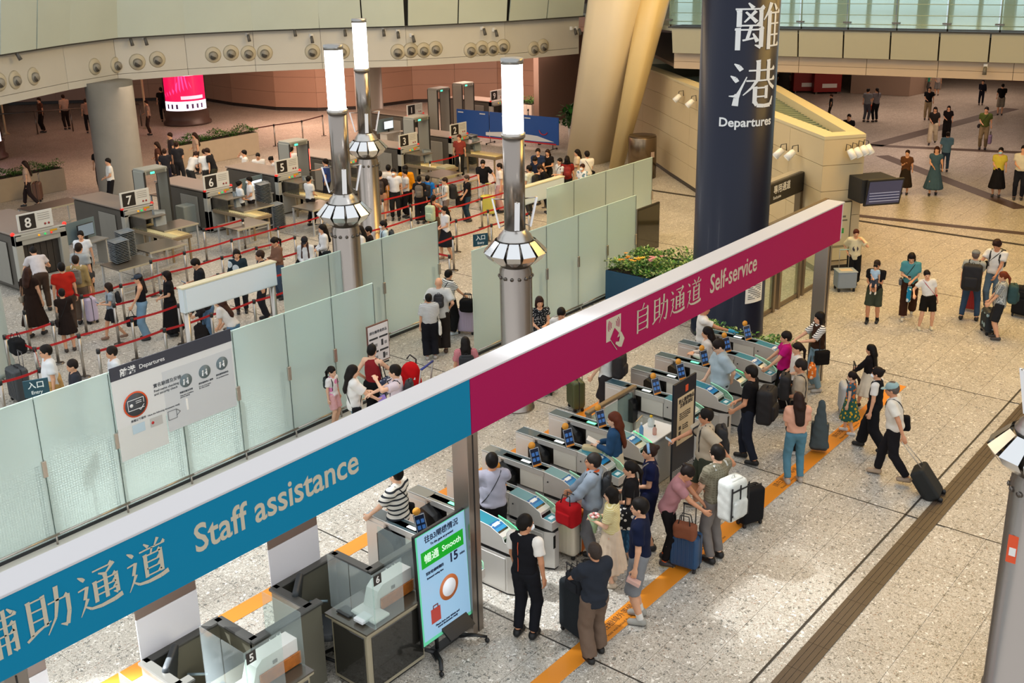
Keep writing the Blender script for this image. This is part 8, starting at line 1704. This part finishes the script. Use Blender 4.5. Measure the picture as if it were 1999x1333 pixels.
a = FT(1770, 620, 491, 268, ('blouse', '#4f8c92', {'hem': .9}), ('wide', '#3b2318'), ('bob', '#180f0d'), 'woman in a teal tee and wide brown trousers with a phone', det=1, fem=True, R='phone', L='belly', nod=24, legs='walk', shoes='#cfc6b0', side=2); phone(a, 'phone of the teal tee woman'); strapbag(a, ('stripe', '#1c1d20', '#9a9ca0', 2), 'black striped sling bag of the teal tee woman', side=1); tote(a, 'L', ('print', '#1f86b0', '#e0e4e2', .5), 'bright blue and white printed shopping bag', size=(.32, .34, .1), drop=.1, name='shopping_bag')
text('print', 'URBAN', tuple(march(a['top'], a['up'](0, 0, 1.20), np.array([0, 1., 0]))+V3(.075, .004, 0)), (-1, 0, 0), (0, 0, 1), .05, M_WHITE, a['root']) if False else None
a = FT(1806, 643, 527, 282, ('tee', '#dcd9d2', {'hem': .99}), ('shorts', '#17130f', .42), ('short', '#17100e'), 'woman in a white tee with a red sash strap and black culottes', det=1, fem=True, R='out', L='down', side=9, legs='wide', shoes='#d3c9a8'); strapbag(a, '#b3202c', 'red and white strap worn diagonally by the white tee woman', side=-1, strap='#b3202c', size=(.10, .08, .04), name='sash_strap')
a = FT(1890, 624, 487, 84, ('tee', '#9a9c96'), ('jeans', '#33475e'), ('cap', '#6a5a50', '#7a7c78'), 'man in a grey flat cap with a large black backpack', det=1, shoes='#15120f', legs='wide', R='low', L='down'); backpack(a, '#16151a', 'large black backpack of the flat cap man', size=(.42, .62, .24))
case(1892, 606, 260, 'red suitcase between the legs of the flat cap man', '#8a1418', size=(.38, .56, .25), handle=.4, hcol='#a01a20')
a = HD(1950, 466, 1.76, 248, ('tee', '#d6d4d0'), ('jeans', '#55697a'), ('curly', '#2a1512'), 'young man with curly hair and a white tee at the right edge', det=1, nod=22, R=(.34, .30, .95), L='low', skin='b'); strapbag(a, '#1b1a1c', 'black chest bag of the curly haired man', side=1, size=(.2, .2, .08), low=1.1); backpack(a, '#1b1a1c', 'black backpack of the curly haired man', size=(.28, .4, .14))
a = FT(1943, 662, 527, 184, ('loose', ('plaid', '#30343a', '#b8bcb8', 2.0)), ('shorts', '#242426', .5), ('pony', '#6a2e18', .14), 'woman in a checked shirt and black shorts with a dark green backpack', det=1, fem=True, R='low', L='low', shoes='#3a3632', sole='#b0a898', h=1.56); backpack(a, '#1d3f40', 'dark green backpack on the checked shirt woman', size=(.34, .46, .22))
case(1928, 650, 200, 'black and pale floral suitcase in front of the checked shirt woman', '#2a3034', size=(.42, .50, .26), handle=.42, rib=False); cs = [o for o in C.objects if o.name.startswith('suitcase')][-1]; link('printed_cover', mesh_np('printed_cover', [Field().bx((0, 0, .31), (.214, .134, .22), None, rd=.05).mesh(.022)], [pat('print', '#2a3034', '#8fa8ae', .35)]), cs)
case(1995, 618, 250, 'black suitcase cut off by the right edge', '#17171a', size=(.46, .66, .30), handle=.3, soft=True)
# far floor
for (u, v, t, f, top, bot, hair, lab, kw) in (
 (1764, 380, 292, 262, ('tee', '#5a3a24'), ('skirt', '#2c241c', .30), ('short', '#2c1a12'), 'woman in a brown blouse and long dark skirt on the far floor', {'fem': True, 'R': 'chest'}),
 (1820, 381, 285, 268, ('dress', '#3f5866'), ('dress', '#3f5866', .22), ('long', '#33180f', .08), 'woman in a blue-grey long dress on the far floor', {'fem': True, 'legs': 'step'}),
 (1843, 335, 257, 95, ('loose', '#6f8e96'), ('jeans', '#3a4a58'), ('short', '#2a1d16'), 'man in a blue-grey tee walking away behind the blue dress woman', {}),
 (1943, 384, 287, 264, ('tee', '#c8b848'), ('skirt', '#181619', .30), ('short', '#17110f'), 'masked woman in a yellow tee and black skirt', {'fem': True, 'extra': ('mask', 'bluemask')}),
 (1986, 390, 283, 268, ('tee', '#d6cfb8'), ('trousers', '#1c1e26'), ('short', '#17110f'), 'man in a cream tee at the right edge beside the yellow tee woman', {}),
 (1819, 282, 208, 262, ('tee', '#24201e'), ('wide', '#c9bea4'), ('long', '#17110f', .10), 'woman in a dark top and white wide trousers, far right floor', {'fem': True, 'legs': 'walk'}),
 (1846, 272, 206, 268, ('blouse', '#141214'), ('wide', '#141214'), ('long', '#17110f', .12), 'woman all in black beside the white trousers woman', {'fem': True}),
 (1917, 292, 208, 264, ('tee', '#4c5a2a'), ('trousers', '#8a7a5c'), ('short', '#17110f'), 'man in an olive tee with a crossbody strap and a lilac bag', {}),
 (1809, 234, 169, 268, ('tee', '#17181c'), ('trousers', '#9a8a6c'), ('short', '#17110f'), 'man in black tee and beige trousers in the corridor', {}),
 (1690, 238, 172, 60, ('tee', '#7a7e84'), ('trousers', '#4a4e58'), ('short', '#17110f'), 'person in grey holding an orange bag near the lift block', {}),
 (1707, 238, 171, 120, ('tee', '#77747a'), ('trousers', '#17181c'), ('pony', '#17110f'), 'woman in grey top and black trousers near the lift block', {'fem': True}),
 (1914, 205, 156, 268, ('long', '#1a1c28'), ('trousers', '#1a1c28'), ('short', '#17110f'), 'distant figure in a dark suit at the corridor mouth', {}),
 (1951, 225, 163, 95, ('tee', '#121214'), ('shorts', '#8a8478'), ('short', '#17110f'), 'distant man in black tee and grey shorts walking away', {}),
 (1620, 232, 184, 180, ('tee', '#1c1c1e'), ('trousers', '#26221f'), ('short', '#3a2018'), 'man in black with a pack behind the lift block wall', {}),
 (1544, 178, 140, 255, ('tee', '#a88a7a'), ('trousers', '#7a5a4a'), ('short', '#2a1a14'), 'dim figure in beige beside the red kiosks', {}),
 (1517, 178, 138, 180, ('tee', '#141214'), ('trousers', '#141214'), ('short', '#2a1a14'), 'dark figure right beside the blue column top', {}),
 (1812, 182, 140, 200, ('tee', '#3aa08a'), ('trousers', '#555'), ('short', '#2a1a14'), 'far figure in green at the counter', {}), (1828, 186, 140, 260, ('tee', '#b0a49c'), ('shorts', '#777'), ('short', '#2a1a14'), 'far figure in pale clothes at the counter', {})):
    k_ = {**{'R': 'belly', 'L': 'down'}, **kw}; a = FT(u, v, t, f, top, bot, hair, lab, det=0, **k_)
    if 'orange bag' in lab: tote(a, 'R', '#d8481c', 'orange shopping bag near the lift block', size=(.4, .34, .12), name='shopping_bag')
    if 'olive' in lab: strapbag(a, '#2a2a2c', 'small bag of the olive tee man', side=1); tote(a, 'L', '#8a7a9a', 'lilac bag in the hand of the olive tee man', size=(.3, .34, .12), name='shopping_bag')
HD(1658, 222, 1.66, 262, ('tee', '#1a181a'), ('trousers', '#222'), ('short', '#17110f'), 'young person in black behind the lift block corner', det=0)
# --- walking group on the orange line
a = FT(1690, 800, 673, 165, ('long', '#181416', {'hem': 1.0}), ('skirt', '#cdbfa8', .45), ('long', '#130e0c', .42), 'woman with very long black hair pushing a silver suitcase', det=1, fem=True, R='push', L='push', legs='walk'); case(1650, 808, 190, 'silver suitcase pushed by the very long haired woman', '#b9bcba', size=(.40, .56, .25), handle=.40, hcol='#1a1a1a')
a = FT(1655, 845, 727, 168, ('dress', ('print', '#3a5a6a', '#d8702a', .7)), ('dress', ('print', '#2f5a4a', '#d8a82a', .7), .42), ('pony', '#1c1310', .14), 'little girl in a colourful printed dress on the orange line', det=1, fem=True, legs='step', shoes='#d8d6d2', skin='d')
a = FT(1700, 880, 716, 166, ('vest', '#17171a', {'under': '#ddd8d0'}), ('wide', '#18181b'), ('bun', '#1a1210'), 'staff woman in a dark vest holding her hand to her head', det=2, fem=True, R='head', L='down', legs='walk', extra=('mask',), shoes='#141414')
a = FT(1737, 935, 760, 172, ('tee', '#d9d3c6', {'slv': .7}), ('trousers', '#1d1b1e'), ('cap', '#5a504a', '#8fa8a8'), 'man in a pale cap and white tee pulling a black suitcase', det=2, R='down', L=(.30, -.26, .80), legs='walk', shoes='#a8927a', sole='#4a4038', fat=1.08, lean=8, skin='b', h=1.72); strapbag(a, '#161618', 'black shoulder bag of the pale cap man', side=1, size=(.26, .26, .12), low=.98, yoff=-.06)
wl = wpt(a, a['wL']); x, y = gp(1838, 972); ang = math.atan2(wl[1]-y, wl[0]-x); e = empty('suitcase', (x, y, .0), ang-PI/2, 'black soft suitcase being pulled, tilted on two wheels', 'suitcase'); tl = math.radians(-36); Rt = Matrix.Rotation(tl, 3, 'X')
def rt(p): return tuple(Rt @ Vector(p)+Vector((0, 0, .06)))
R_ = np.array([list(r) for r in Rt]); c_ = np.array(rt((0, .10, .28)))
link('shell', mesh_np('shell', [Field().bx(c_, (.20, .12, .27), R_, rd=.05).mesh(.018)], [mat('#1b1c1a', .8, bump=.2, bscale=60)]), e); c2 = np.array(rt((0, .225, .24))); link('front_pocket', mesh_np('front_pocket', [Field().bx(c2, (.17, .025, .2), R_, rd=.02).mesh(.016)], [mat('#1b1c1a', .8, bump=.2, bscale=60)]), e)
ca, sa = math.cos(-(ang-PI/2)), math.sin(-(ang-PI/2)); hx, hy_ = wl[0]-x, wl[1]-y; hl = (hx*ca-hy_*sa, hx*sa+hy_*ca, wl[2]-.08)
for q in (-.08, .08): MB().tube([rt((q, .02, .5)), (hl[0]+q*.6, hl[1], hl[2])], .008, 6).build('pull_handle', mat('#b8b0a4', .3, metal=.6), e)
for q in (-.15, .15): MB().tube([(q-.02, 0, .04), (q+.02, 0, .04)], .04, 12).build('wheel', M_DARK, e)
x, y = 44, 10.5
person(x, y, 60, 1.7, ('tee', '#6a5a60'), ('trousers', '#2a2226'), ('short', BK), 'figure walking on the upper storey behind the balustrade', det=0, zoff=5.47)
print('TIME', round(time.time()-T0, 1), 'polys', sum(len(m.polygons) for m in bpy.data.meshes))
